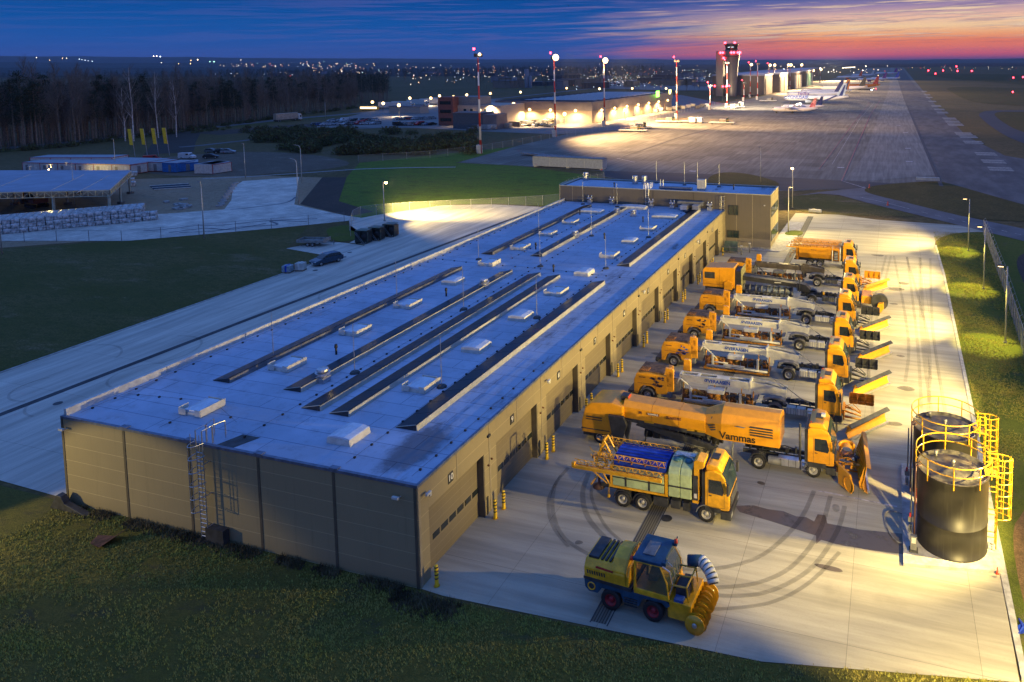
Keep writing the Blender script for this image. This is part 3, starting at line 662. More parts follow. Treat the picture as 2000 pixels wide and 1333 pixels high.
# ------------------------------------------------ things on the roof
RZ = GH - .06
solar = pbr('dark_solar_glass', (.012, .013, .018), .28, var=.2, scale=.7, spec=.25)
frame_l = pbr('pale_metal_frame', (.50, .50, .42), .4, .3, var=.1)
rows = (('second-longest solar row nearest the white parapet', -46.2, 39.5, 69.9, 0), ('solar row broken by a metal roof fan near its lower end', -40.0, 39.8, 70.2, 1), ('middle solar row of the five front rows', -36.6, 37.9, 70.2, 1), ('solar row with pale side plates, left of the line of white skylights', -34.2, 37.8, 70.1, 2), ('front solar row nearest the garage doors', -28.75, 37.5, 69.4, 1),
        ('back solar row nearest the white parapet', -46.2, 76.5, 107.2, 0), ('back middle solar row with two metal fans on it', -40.0, 77.3, 107.8, 2), ('back solar row nearest the garage doors, lit orange by a lamp', -28.5, 76.2, 108.5, 1))
for nm, xc, y0, y1, st in rows:
    r_ = empty('solar_row', (xc, y0, RZ), label='long dark ' + nm, cat='solar panels', group='solar panel rows on the garage roof')
    Lh = y1 - y0; n = max(2, int(Lh / 1.7))
    b = MB()
    for k in range(n):
        ya, yb = Lh * k / n, Lh * (k + 1) / n - .025
        b.add([(-.95, ya, .05), (.55, ya, .40), (.55, yb, .40), (-.95, yb, .05), (-.95, ya, .02), (.55, ya, .37), (.55, yb, .37), (-.95, yb, .02)], [(0, 1, 2, 3), (7, 6, 5, 4), (0, 4, 5, 1), (3, 2, 6, 7), (0, 3, 7, 4), (1, 5, 6, 2)])
    b.build('solar_panel', solar, r_)
    b = MB(); b.prism([(.57, 0), (.66, 0), (.60, .36), (.57, .36)], .02, Lh - .02); 
    for q in (0, Lh - .04): b.m = 1; b.add([(-.93, q, 0), (.55, q, 0), (.55, q, .36), (-.93, q, .03)], [(0, 1, 2, 3)]); b.add([(-.93, q + .03, 0), (.55, q + .03, 0), (.55, q + .03, .36), (-.93, q + .03, .03)], [(0, 3, 2, 1)]); b.m = 0
    for q in (0, Lh): b.tube((-.97, q, .05), (.57, q, .40), .025, 5)
    b.build('support_frame', [frame_l if st else midg, dark], r_)
rodpos = [((-38.0, 43.6), 'in front of the broken solar row'), ((-30.3, 43.4), 'beside the skylight nearest the door side'), ((-38.0, 58.3), 'in the middle of the front solar rows'), ((-30.3, 58.2), 'right of the fourth white skylight'), ((-46.1, 44.0), 'at the left solar row, nearest the viewer'), ((-46.2, 59.3), 'halfway along the left solar row'), ((-46.1, 74.2), 'between the two left solar rows'), ((-37.7, 73.5), 'between the front and back solar rows'), ((-37.8, 88.7), 'beside the back middle solar row'), ((-46.0, 89.5), 'halfway along the back left solar row'), ((-47.7, 108.6), 'at its far left corner'), ((-30.2, 74.8), 'below the door-side back solar row'), ((-30.2, 90.0), 'near the long far skylight'), ((-41.5, 108.0), 'standing before the annex wall')]
rod0 = None
for (p, w) in rodpos:
    if rod0 is None:
        rod0 = empty('lightning_rod', (*p, RZ)); b = MB(); b.lathe([(0, .14), (.3, .14), (.38, .02), (.38, 0)], 8, smooth=False); b.build('base_block', dark, rod0)
        b = MB(); b.tube((0, 0, .1), (0, 0, 1.6), .035, 5); b.tube((0, 0, 1.6), (0, 0, 3.8), .024, 5); b.build('rod', steel, rod0); r_ = rod0; cachekids(rod0)
    else: r_ = dup(rod0, (*p, RZ))
    tag(r_, label='thin grey lightning rod on the garage roof ' + w, cat='lightning rod', group='lightning rods on the garage roof')
vp0 = None
for p, w in (((-41.9, 46.1), 'nearest the viewer'), ((-41.9, 61.3), 'beyond the second skylight row'), ((-41.8, 80.4), 'at the back middle solar row'), ((-35.3, 72.0), 'in the gap between the solar rows'), ((-35.5, 87.6), 'beside the far deflector skylights'), ((-33.9, 98.6), 'farthest, left of the long skylight'), ((-44.9, 101), 'by the back left solar row')):
    if vp0 is None:
        vp0 = empty('vent_pipe', (*p, RZ)); b = MB(); b.tube((0, 0, 0), (0, 0, .62), .085, 10); b.build('pipe', blackplas, vp0); b = MB(); b.lathe([(0, .86), (.1, .84), (.13, .66), (.13, .56), (0, .56)], 10); b.build('cowl', blackplas, vp0); r_ = vp0; cachekids(vp0)
    else: r_ = dup(vp0, (*p, RZ))
    tag(r_, label='small black vent pipe on the garage roof, ' + w, cat='vent pipe', group='black vent pipes on the garage roof')
fan0 = None
for p, w in (((-39.2, 41.7), 'nearest fan, at the lower end of the broken solar row'), ((-39.6, 64.6), 'on the same row towards its upper end'), ((-39.5, 87.1), 'halfway up the back middle solar row'), ((-39.5, 102.6), 'at the far end of the back middle solar row'), ((-36.7, 102.2), 'right of the far end of the back middle row')):
    if fan0 is None:
        fan0 = empty('roof_fan', (*p, RZ)); b = MB(); b.box(-.38, .38, -.38, .38, 0, .42, .02); b.build('curb', steel, fan0)
        b = MB(); b.lathe([(.3, .42), (.3, .56), (.52, .58), (.55, .74), (.3, .78), (.3, .84), (.44, .88), (.4, 1.0), (0, 1.06)], 12, smooth=False); b.build('fan_hood', alu, fan0); r_ = fan0; cachekids(fan0)
    else: r_ = dup(fan0, (*p, RZ))
    tag(r_, label='shiny metal roof fan, ' + w, cat='roof fan', group='roof fans on the garage')
# exhaust units before the annex wall
eu0 = None
for x_, y_, w in ((-46.9, 109.7, 'leftmost'), (-43.0, 109.6, 'second from left'), (-36.2, 109.4, 'right of the upper ladder'), (-32.6, 109.2, 'left of the square ducts'), (-26.6, 109.4, 'rightmost, near the caged ladder')):
    if eu0 is None:
        eu0 = empty('exhaust_unit', (x_, y_, RZ)); b = MB(); b.box(-.35, .35, -.35, .35, 0, .55, .02); b.build('housing', steel, eu0)
        b = MB(); b.tube((0, 0, .55), (0, 0, .8), .2, 10); b.box(-.42, .42, -.3, .3, .8, 1.02, .02); b.tube((-.25, 0, 1.02), (-.3, 0, 1.35), .1, 8); b.tube((.25, 0, 1.02), (.3, 0, 1.35), .1, 8); b.build('outlet', alu, eu0); r_ = eu0; cachekids(eu0)
    else: r_ = dup(eu0, (x_, y_, RZ))
    tag(r_, label='pale twin-outlet exhaust unit against the annex wall, ' + w, cat='exhaust unit', group='exhaust units by the annex wall')
du = empty('air_duct_unit', (-29.5, 108.9, RZ), label='square grey ducts and boxes in front of the annex wall at the roof end', cat='ventilation')
for (x0, x1, y0, y1, z0, z1, m_) in ((-2.2, 1.9, -.1, .9, .7, 1.3, midg), (-1.3, -.2, -1.6, -.3, .25, .95, alu), (.6, 1.6, -1.5, -.2, .35, 1.05, alu), (-2.0, -1.4, -.3, .3, 0, .7, steel), (-.3, .1, -2.6, .4, 0, .3, dark)):
    b = MB(); b.box(x0, x1, y0, y1, z0, z1, .02); b.build('duct_box', m_, du)
# ================================================================ ANNEX
AX0, AX1, AY0, AY1, AH = -52.6, -17.3, 110.5, 118.6, 8.6
anx = empty('annex_building', (AX1, AY0, 0), label='two-storey grey-brown flat-roofed building standing across the far end of the garage', cat='building')
ox, oy = anx.location.x, anx.location.y
b = gb(); b.box(AX0, AX1, AY0, AY0 + .3, .35, AH - .1); b.build('front_wall', annexm, anx)
b = gb(); b.box(AX1 - .3, AX1, AY0 + .3, AY1, .35, AH - .1); b.build('side_wall', wallm, anx)
b = gb(); b.box(AX0, AX1 - .3, AY1 - .3, AY1, .35, AH - .1); b.build('rear_wall', annexm, anx)
P = [(AX0 - 0, AY0), (AX0 - .9, AY0 + 1.4), (AX0 - 1.3, AY0 + 3.6), (AX0 - .9, AY0 + 6.4), (AX0, AY1)]
b = gb(); b.prism([(AX0 + .1, AY0 + .1)] + P[1:-1] + [(AX0 + .1, AY1 - .1)], .35, AH - .12, axis='z'); b.build('rounded_end_wall', wallm, anx)
b = gb(); b.box(AX0, AX1 + .03, AY0 - .04, AY1 + .02, 0, .35); b.build('plinth', pbr('plinth_concrete', (.38, .36, .31), .8), anx)
b = gb(); b.box(AX0 + .2, AX1 - .2, AY0 + .2, AY1 - .2, AH - .3, AH - .22); b.build('roof', roofm, anx)
b = gb(); b.box(AX0, AX1 + .03, AY0 - .03, AY0 + .2, AH - .1, AH + .02); b.box(AX1 - .2, AX1 + .03, AY0 + .2, AY1, AH - .1, AH + .02); b.box(AX0, AX1 - .2, AY1 - .2, AY1 + .02, AH - .1, AH + .02); b.box(AX0, AX0 + .22, AY0 + .2, AY1 - .2, AH - .1, AH + .02); b.build('coping', frame_l, anx)
for x_, m_ in ((-50.4, trim), (-43, trim), (-36.2, trimd), (-29.5, trimd), (-22.6, trim), (-20.1, trim)):
    b = gb(); b.box(x_ - .05, x_ + .05, AY0 - .025, AY0, .36, AH - .12); b.build('cover_strip', m_, anx)
b = gb(); b.box(AX1, AX1 + .03, AY0 + .05, AY0 + .25, .36, AH - .12); b.box(AX1, AX1 + .03, AY0 + 4.3, AY0 + 4.45, .36, AH - .12); b.build('cover_strip', trim, anx)
for x0, x1, z0, z1 in ((-23.9, -22.3, 5.15, 6.75), (-24.1, -22.2, 1.55, 2.75)):
    b = gb(); b.box(x0, x1, AY0 - .05, AY0 - .003, z0, z1); w_ = b.build('window', dark, anx)
    n = 2
    for k in range(n): b = gb(); b.box(x0 + .08 + (x1 - x0) / n * k, x0 + (x1 - x0) / n * (k + 1) - .08, AY0 - .07, AY0 - .052, z0 + .1, z1 - .1); b.build('window_pane', glassb, w_)
for y0, y1, z0, z1 in ((AY0 + .6, AY0 + 7.2, 5.0, 6.6), (AY0 + .6, AY0 + 7.6, 1.2, 2.9)):
    b = gb(); b.box(AX1 + .003, AX1 + .05, y0, y1, z0, z1); w_ = b.build('window', dark, anx)
    n = 4
    for k in range(n): b = gb(); b.box(AX1 + .052, AX1 + .07, y0 + .08 + (y1 - y0) / n * k, y0 + (y1 - y0) / n * (k + 1) - .06, z0 + .1, z1 - .1); b.build('window_pane', glassb, w_)
b = gb(); b.tube((-18.2, AY0, 7.0), (-18.2, AY0 - .25, 7.0), .03); b.lathe([(0, 0), (.12, .05), (.14, .15), (0, .18)], 10, (-18.2, AY0 - .25, 6.85)); b.build('security_camera', white, anx)
al = empty('wall_ladder', (-24.75 - ox, 0, 0)); al.parent = anx
b = MB()
for s in (-.25, .25): b.tube((s, -.3, 1.0), (s, -.3, 8.2), .04)
for i in range(24): b.tube((-.25, -.3, 1.1 + i * .3), (.25, -.3, 1.1 + i * .3), .03)
b.build('ladder_rails', steel, al)
b = MB()
for i in range(8): b.path([(cos(pi * t / 6) * .4, -.3 - sin(pi * t / 6) * .75, 3.1 + i * .72) for t in range(7)], .03)
for t in (1, 3, 5): b.tube((cos(pi * t / 6) * .4, -.3 - sin(pi * t / 6) * .75, 3.1), (cos(pi * t / 6) * .4, -.3 - sin(pi * t / 6) * .75, 8.15), .028)
b.build('safety_cage', pbr('lamp_tinted_steel', (.55, .5, .36), .4, .5), al)  # cage steel carries warm lamplight in its base colour
al2 = empty('roof_ladder', (-37.2 - ox, 0, 0)); al2.parent = anx
b = MB()
for s in (-.27, .27):
    b.path([(s, -.2, 6.0), (s, -.2, 9.6), (s, 1.0, 9.6), (s, 1.0, 8.4)], .04); b.path([(s * 2, -.2, 8.7), (s * 2, -.2, 9.6), (s * 2, 1.0, 9.6), (s * 2, 1.0, 8.4)], .03)
for i in range(10): b.tube((-.27, -.2, 6.2 + i * .28), (.27, -.2, 6.2 + i * .28), .035)
b.build('ladder_rails', alu, al2)
# things on the annex roof
AZ = AH - .22
def hvac(p, lab):
    o = empty('roof_ventilator', (*p, AZ), label=lab, cat='ventilator', group='ventilators on the annex roof')
    b = MB(); b.box(-.4, .4, -.4, .4, 0, .4); b.build('curb', steel, o)
    b = MB(); b.lathe([(.3, .4), (.3, .75), (.5, .78), (.5, .98), (.28, 1.02), (.28, 1.1), (.5, 1.15), (.46, 1.38), (0, 1.42)], 10, smooth=False); b.build('hood', alu, o)
hvac((-41.3, 116.2), 'left of a pair of stacked metal ventilators on the annex roof'); hvac((-39.7, 116.4), 'right of a pair of stacked metal ventilators on the annex roof'); hvac((-51.0, 117.6), 'lone metal ventilator at the left end of the annex roof')
o = empty('heat_pump', (-28.9, 113.2, AZ), label='tall pale upright heat pump box on the annex roof', cat='heat pump')
b = MB(); b.box(-.65, .65, -.35, .35, .1, 1.75, .03); b.build('casing', white2, o); b = MB(); b.box(.66, .72, -.36, .36, .1, 1.8); b.build('end_panel', frame_l, o); b = MB(); b.box(-.6, -.5, -.35, .35, 0, .1); b.box(.5, .6, -.35, .35, 0, .1); b.build('foot', dark, o)
o = empty('duct_run', (-33.5, 112.6, AZ), label='low dark duct lying on the annex roof left of the tall box', cat='duct'); b = MB(); b.box(-2.3, 3.2, -.4, .4, .1, .45, .02); b.build('duct', flash, o)
for x_ in (-2.2, -1.7): b = MB(); b.tube((x_, .1, 0), (x_, .1, 1.5), .05); b.build('riser_pipe', steel, o)
for p in ((-43.5, 112.0), (-24.0, 115.0)):
    o = dup(vp0, (*p, AZ), label='vent pipe on the annex roof, ' + ('left' if p[0] < -30 else 'right') + ' part', group='black vent pipes on the annex roof')
for p, w in (((-38.0, 117.8), 'by the paired ventilators'), ((-32.8, 117.0), 'left of the tall box'), ((-26.8, 116.8), 'right of the tall box, the highest'), ((-30.8, 118.0), 'behind the tall box')):
    dup(rod0, (*p, AZ), label='thin lightning rod on the annex roof ' + w, group='lightning rods on the annex roof')
# ---------------------------------------------------------------- bollards
def stripes(name, c1, c2, n, ph=0):
    m = bpy.data.materials.new(name); m.use_nodes = True; t = m.node_tree; b = NB(t); p = t.nodes['Principled BSDF']
    g = b.n('ShaderNodeTexCoord').outputs['Object']; gx, gy, gz = b.sep(g)
    f = b.m('LESS_THAN', b.m('FRACT', b.m('ADD', b.m('MULTIPLY', gz, n), ph)), .36)
    f = b.m('MULTIPLY', f, b.m('GREATER_THAN', gz, .42))
    c = b.mix(f, c1, c2); t.links.new(c, p.inputs['Base Color']); p.inputs['Roughness'].default_value = .45
    MATS[name] = m; return m
bolm = stripes('black_banded_yellow', (.85, .55, .02), (.02, .02, .02), 4.6)
bol0 = empty('bollard', (0, 0, .03)); b = MB(); b.lathe([(.17, 0), (.17, .03), (.11, .03)], 12, smooth=False); b.build('base_plate', yellow, bol0)
b = MB(); b.lathe([(.11, .03), (.11, 1.16), (.10, 1.21), (.05, 1.24), (0, 1.24)], 12, smooth=True); b.build('post', bolm, bol0); cachekids(bol0)
bl = [(32.75, 'lone black-banded yellow bollard at the front corner, before door 10')]
for k in range(9):
    c = doors[k][1]; n0 = doors[k + 1][0]
    if k < 9:
        bl += [(c + .12, 'nearer banded bollard of the pair between door %d and door %d' % (10 - k, 9 - k)), (n0 - .45, 'farther banded bollard of the pair between door %d and door %d' % (10 - k, 9 - k))]
bl += [(doors[9][1] + .2, 'black-banded yellow bollard beyond door 1, the farthest')]
for i, (y_, w) in enumerate(bl):
    r_ = bol0 if i == 0 else dup(bol0, (0, 0, 0))
    r_.location = (GX1 + .72, y_, .03); tag(r_, label=w, cat='bollard', group='bollards beside the garage doors')
# bits near the annex corner
o = empty('scrap_rack', (-22.9, 107.6, .03), label='grey metal rack with leaning green boards in the corner by the annex', cat='rack')
b = MB()
for q in (-1.2, 0, 1.2): b.tube((q, -.6, 0), (q, -.6, 1.1), .05); b.tube((q, .6, 0), (q, .6, 1.5), .05)
for z_ in (.3, .9): b.tube((-1.2, -.6, z_), (1.2, -.6, z_), .04); b.tube((-1.2, .6, z_), (1.2, .6, z_), .04)
b.build('rack_frame', midg, o); b = MB(); b.add([(-1.1, -.5, .3), (1.1, -.5, .3), (1.0, .5, 1.6), (-1.0, .5, 1.6)], [(0, 1, 2, 3)]); b.box(-.9, .2, -.4, .3, .2, .7, .03); b.build('leaning_board', pbr('green_grey_board', (.08, .12, .09), .6), o)
for k, (x_, y_) in enumerate(((-21.0, 106.3), (-20.1, 108.2))):
    o = empty('grey_post', (x_, y_, .03), label='short grey capped post by the rack, ' + ('nearer' if k == 0 else 'farther'), cat='post', group='grey posts by the annex'); b = MB(); b.tube((0, 0, 0), (0, 0, 1.3), .1, 8); b.build('shaft', midg, o); b = MB(); b.box(-.17, .17, -.17, .17, 1.3, 1.45, .03); b.build('cap', white2, o)
sheet('annex_pavement', [(-24.0, 109.0), (-20.5, 109.3), (-15.9, 109.6), (-14.9, 110.8), (-14.4, 114), (-14.4, 131), (-17.3, 131), (-17.3, 110.5), (-24, 110.5)], .12, MATS['kerb_concrete'], .09)
sheet('planting_island', smooth_poly([(-16.9, 120.6), (-14.0, 120.4), (-13.6, 124.2), (-16.2, 124.4)], 2), .14, g_right, .08)
# ---------------------------------------------------------------- storage tanks
tankm = pbr('black_tank_plastic', (.020, .0185, .015), .42, var=.08, scale=.8, spec=.45, run=.35)
tanklid = pbr('dusty_tank_lid', (.085, .078, .062), .35, var=.4, scale=1.5)
def tank(loc, label):
    r_ = empty('storage_tank', loc, label=label, cat='storage tank', group='black liquid storage tanks with yellow railings')
    Rr, Ht = 1.98, 4.55
    b = MB(); b.lathe([(Rr + .03, 0), (Rr + .03, .1), (Rr, .12), (Rr, 1.75), (Rr + .02, 1.76), (Rr + .02, 1.82), (Rr, 1.83), (Rr, Ht - .05), (Rr + .04, Ht - .04), (Rr + .04, Ht + .05)], 64); b.build('shell', tankm, r_)
    b = MB(); b.lathe([(Rr + .04, Ht + .05), (Rr - .1, Ht + .05), (Rr - .12, Ht - .1), (1.4, Ht + .02), (.7, Ht + .12), (.0, Ht + .16)], 64); b.build('lid', tanklid, r_)
    b = MB(); b.tube((0, 0, Ht + .1), (0, 0, Ht + .35), .07, 8); b.lathe([(0, .5), (.12, .45), (.12, .34), (0, .33)], 8, (0, 0, Ht)); b.tube((-.9, 1.1, Ht), (-.9, 1.1, Ht + .35), .09, 8); b.build('lid_vent', midg, r_)
    b = MB(); RR = Rr + .12
    b.ring((0, 0, Ht + 1.08), RR, .04, 44, a0=.25, a1=2 * pi - .16); b.ring((0, 0, Ht + .56), RR, .032, 44, a0=.25, a1=2 * pi - .16)
    for k in range(9):
        a = .25 + (2 * pi - .41) * k / 8; b.tube((RR * cos(a), RR * sin(a), Ht - .22), (RR * cos(a), RR * sin(a), Ht + 1.08), .038)
    b.build('guard_rail', yellow, r_)
    b = MB()
    # side ladder with hooped cage at the right (+x)
    X = Rr + .45
    for s in (-.27, .27): b.tube((X, s, .1), (X, s, Ht + 1.1), .04); b.tube((Rr - .1, s, Ht + 1.08), (X + .05, s, Ht + 1.08), .035); b.tube((Rr - .1, s, Ht + .56), (X, s, Ht + .56), .03)
    for i in range(17): b.tube((X, -.27, .3 + i * .3), (X, .27, .3 + i * .3), .025)
    for z_ in (.8, 2.2, 3.6): 
        for s in (-.27, .27): b.tube((Rr, s, z_), (X, s, z_), .03)
    b.build('ladder', yellow, r_)
    b = MB()
    for i in range(6):
        z_ = 2.0 + i * .72; b.path([(X + sin(pi * t / 8) * .78, -cos(pi * t / 8) * .40, z_) for t in range(9)], .032)
    for t in (1, 2.6, 4, 5.4, 7): b.tube((X + sin(pi * t / 8) * .78, -cos(pi * t / 8) * .40, 2.0), (X + sin(pi * t / 8) * .78, -cos(pi * t / 8) * .40, 5.6), .024)
    b.build('ladder_cage', yellow, r_)
    b = MB(); b.box(Rr - .25, X + .1, -.4, .4, Ht + .02, Ht + .08); b.build('access_platform', yellow, r_)
    b = MB()
    for dx, dy in ((-.0, .12), (-.02, -.25)):
        b.path([(-Rr + .2, dy - .55, Ht + .3), (-Rr - .12, dy - .6, Ht + .25), (-Rr - .14, dy - .62, .5), (-Rr - .14, dy - .9, .3)], .05, 8)
    b.build('down_pipe', pbr('brown_pipe', (.12, .06, .045), .5), r_)
    b = MB(); b.path([(-Rr - .3, -.2, 4.2), (-Rr - .32, -.25, 1.4)], .045, 8); b.box(-Rr - .5, -Rr - .2, -.5, -.2, 1.0, 1.35, .03); b.box(-Rr - .45, -Rr - .25, -.45, -.25, .3, .8, .03); b.tube((-Rr - .35, -.6, .45), (-Rr - .35, .6, .45), .06, 8); b.build('valve_group', midg, r_)
    b = MB(); b.box(-Rr - .42, -Rr - .32, -.55, -.45, 1.35, 1.6); b.tube((-Rr - .1, -.8, 2.4), (-Rr - .1, -.8, 3.4), .04); b.build('red_valve', redp, r_)
    return r_
tank((3.9, 44.95, .22), 'nearer black storage tank with yellow railing and caged ladder')
tank((3.8, 50.1, .22), 'farther black storage tank partly hidden behind the front tank')
o = empty('control_cabinet', (1.72, 43.3, .22), label='small grey control cabinet on the pad corner before the front tank', cat='cabinet')
b = MB(); b.box(-.18, .18, -.14, .14, .12, .95, .02); b.build('casing', midg, o); b = MB(); b.box(-.12, .12, -.16, -.145, .55, .88); b.build('label_plate', white, o); b = MB(); b.box(-.25, .25, -.2, .2, 0, .12); b.build('base', dark, o)
o = empty('hose', (1.5, 44.6, .1), label='pale loose hose looped on the concrete by the tank pad', cat='hose'); b = MB(); b.path([(a[0] - 1.5, a[1] - 44.6, .02) for a in curve([(1.6, 44.2), (.9, 44.0), (.3, 45.0), (.1, 46.6), (.5, 47.1), (1.4, 46.9)], 5)], .035, 6); b.build('hose_tube', hose, o)
o = empty('pad_marker', (6.15, 42.6, .22), label='small orange marker post at the outer corner of the tank pad', cat='marker'); b = MB(); b.lathe([(.1, 0), (.1, .04), (.05, .05), (.03, .4), (0, .42)], 8); b.build('marker_post', redlamp, o)
b = MB(); b.box(-.7, .7, -.35, .35, 0, .08, .02); tag(b.build('dark_board', dark, loc=(9.0, 42.0, .03)), label='dark flat board lying on the sandy ground right of the tanks', cat='board')
b = MB(); b.path([(0, 0, .03), (.3, .5, .1), (.2, 1.1, .05), (.6, .2, .06), (1.0, -.1, .03)], .05, 5); b.add([(0, 0, .02), (.35, .1, .1), (.3, .9, .04), (.05, .5, .12)], [(0, 1, 2, 3)]); tag(b.build('blue_strap', bluetarp, loc=(6.6, 38.4, .03)), label='crumpled blue strap lying on the grass edge', cat='strap')
# ================================================================ YARD LAMP POLES (they light the scene)
polem = pbr('pale_pole_paint', (.52, .49, .40), .45, .3, var=.08)
headglow = emis('lit_lamp_glass', (1.0, .66, .26), 14.0)
headoff = pbr('unlit_lamp_glass', (.4, .4, .36), .3)
def pole(x_, y_, h, ang, label, group, lit=True, side=None):
    r_ = empty('lamp_post', (x_, y_, .02), rz=ang, label=label, cat='lamp post', group=group)
    b = MB(); b.tube((0, 0, 0), (0, 0, h), .10, 8, r2=.06); b.build('pole', polem, r_)
    b = MB(); b.box(-.16, .16, -.16, .16, 0, .12); b.build('base', midg, r_)
    b = MB(); b.tube((0, 0, h - .05), (.5, 0, h + .05), .04); b.box(.35, .95, -.2, .2, h - .02, h + .12, .02); hd = b.build('lamp_head', dark, r_)
    b = MB(); b.box(.4, .9, -.16, .16, h - .05, h - .022)
    if side is not None: b.lathe([(0, -.26), (.24, -.14), (.28, 0), (.24, .14), (0, .26)], 12, (.65, 0, h - .2))
    b.build('lamp_glass', headglow if lit else headoff, hd)
    return r_
PY = (43.2, 61.6, 80.1, 98.7, 118.1)
nm = {80.1: 'nearest of the three slim lamp posts on the right verge', 98.7: 'middle one of the three slim lamp posts on the right verge', 118.1: 'farthest of the three slim lamp posts on the right verge'}
for y_ in PY:
    r_ = None
    if y_ in nm: r_ = pole(11.6, y_, 8.0, pi, nm[y_], 'lamp posts along the right verge')
    if y_ < 79: r_ = pole(11.6 if y_ > 60 else 11.3, y_, 8.0, pi, 'slim lamp post beside the storage tanks, just outside the photo' if y_ < 60 else 'slim lamp post right of the yard edge', 'lamp posts along the right verge')
    spot('yard_light', (10.85, y_, 7.85), (2.0, y_ + 0.5, 0), 3000 if y_ > 50 else 1800, 132, .35)
    spot('yard_light', (10.85, y_, 7.95), (-14, y_ + 9, 0), 60000 if y_ > 50 else 54000, 100, .6)
    if y_ > 70: spot('yard_light', (10.85, y_, 7.85), (9.9, y_ - 1.0, 0), 9000, 52, .5, col=(1, .80, .08))
    spot('yard_light', (10.85, y_, 8.0), (-50, y_ + 1, 5.5), 82000 if y_ > 50 else 62000, 34, .7)
r_ = pole(-18.2, 143.9, 8.2, -pi / 2, 'lit lamp post with bright yellow head beyond the annex', 'lamp posts by the annex', side=1)
spot('yard_light', (-18.2, 142.6, 7.3), (-14.0, 131, 0), 11000, 120, .5)
r_ = pole(-16.2, 122.8, 7.9, -pi / 4, 'unlit-looking lamp post in the small planting island', 'lamp posts by the annex')
spot('yard_light', (-15.8, 122.3, 7.7), (-9.5, 116, 0), 7500, 130, .6)
spot('yard_light', (-88.6, 112.6, 7.1), (-80, 140, 0), 70000, 130, .6)
r_ = pole(-89.4, 112.1, 7.4, 0, 'lit lamp post above the black folded stair units', 'lamp posts left of the garage', side=1)
spot('yard_light', (-88.2, 111.9, 6.6), (-71, 114, 0), 14000, 84, .7)
# pole out of frame on the left, washing the front wall and the grass
r_ = pole(-63, 19, 6.4, .1, 'lamp post on the front grass left of the garage, outside the photo', 'lamp posts left of the garage')
spot('yard_light', (-62.2, 19.1, 6.2), (-46, 17, 0), 2200, 120, .8)
spot('yard_light', (-62.2, 19.1, 6.2), (-46.5, 32.3, -.5), 12500, 39, .35, col=(1.0, .78, .30))

r_ = pole(11.0, 25.0, 8.0, pi, 'slim lamp post on the front verge, just outside the photo', 'lamp posts along the right verge')
spot('yard_light', (10.3, 25.2, 7.9), (-5, 53, 1), 46000, 68, .4)
spot('yard_light', (10.3, 25.2, 7.9), (-1, 19, 0), 5000, 84, .7)
# ================================================================ VEHICLES (local frame: +x forward, -y the side we see, z up)
WHEEL = {}
cabglass = pbr('clear_cab_glass', (.05, .09, .09), .05, var=.05, spec=.8); cabglass.node_tree.nodes['Principled BSDF'].inputs['Alpha'].default_value = .42
def wheel(root, x_, y_, r=.53, w=.30, rim=None, out=-1, name='wheel'):
    key = (r, w, out, rim.name if rim else '')
    if key not in WHEEL:
        b = MB(); b.lathe([(r * .60, -w * .42), (r * .92, -w * .5), (r, -w * .36), (r, w * .36), (r * .92, w * .5), (r * .60, w * .42)], 22, axis='y')
        n = 22
        tyre = b.build('tyre_tmp', blk).data
        b = MB(); o = out * w
        b.lathe([(r * .60, -o * .42), (r * .60, o * .42), (r * .52, o * .36), (r * .42, o * .10), (r * .24, o * .12), (r * .22, o * .34), (r * .12, o * .38), (0, o * .38)], 18, axis='y')
        b.m = 1
        for k in range(8): a = 2 * pi * k / 8; b.tube((r * .33 * cos(a), o * .13, r * .33 * sin(a)), (r * .33 * cos(a), o * .17, r * .33 * sin(a)), .025, 5)
        rm = b.build('rim_tmp', [rim or rimg, dark]).data
        for nme in ('tyre_tmp', 'rim_tmp'): bpy.data.objects.remove(bpy.data.objects[nme])
        WHEEL[key] = (tyre, rm)
    t_, rm = WHEEL[key]
    o = bpy.data.objects.new(name, t_); COL.objects.link(o); o.parent = root; o.location = (x_, y_, r)
    q = bpy.data.objects.new('rim', rm); COL.objects.link(q); q.parent = o
    return o
def wheels(root, x_, half=1.02, r=.53, w=.32, rim=None, fender=None):
    for s in (-1, 1):
        wheel(root, x_, s * half, r, w, rim, s)
        if fender:
            b = MB(); P = []
            for k in range(9):
                a = pi * (1 - k / 8) * .92 + .12
                P.append((x_ + (r + .13) * cos(a), r + (r + .13) * sin(a)))
            P += [(x_ + (r + .07) * cos(a), r + (r + .07) * sin(a)) for a in [pi * (k / 8) * .92 + .12 for k in range(9)]]
            b.prism(P, s * (half + .2), s * (half - .3)) if s > 0 else b.prism(P, -(half + .2), -(half - .3))
            b.build('mudguard', fender, root)
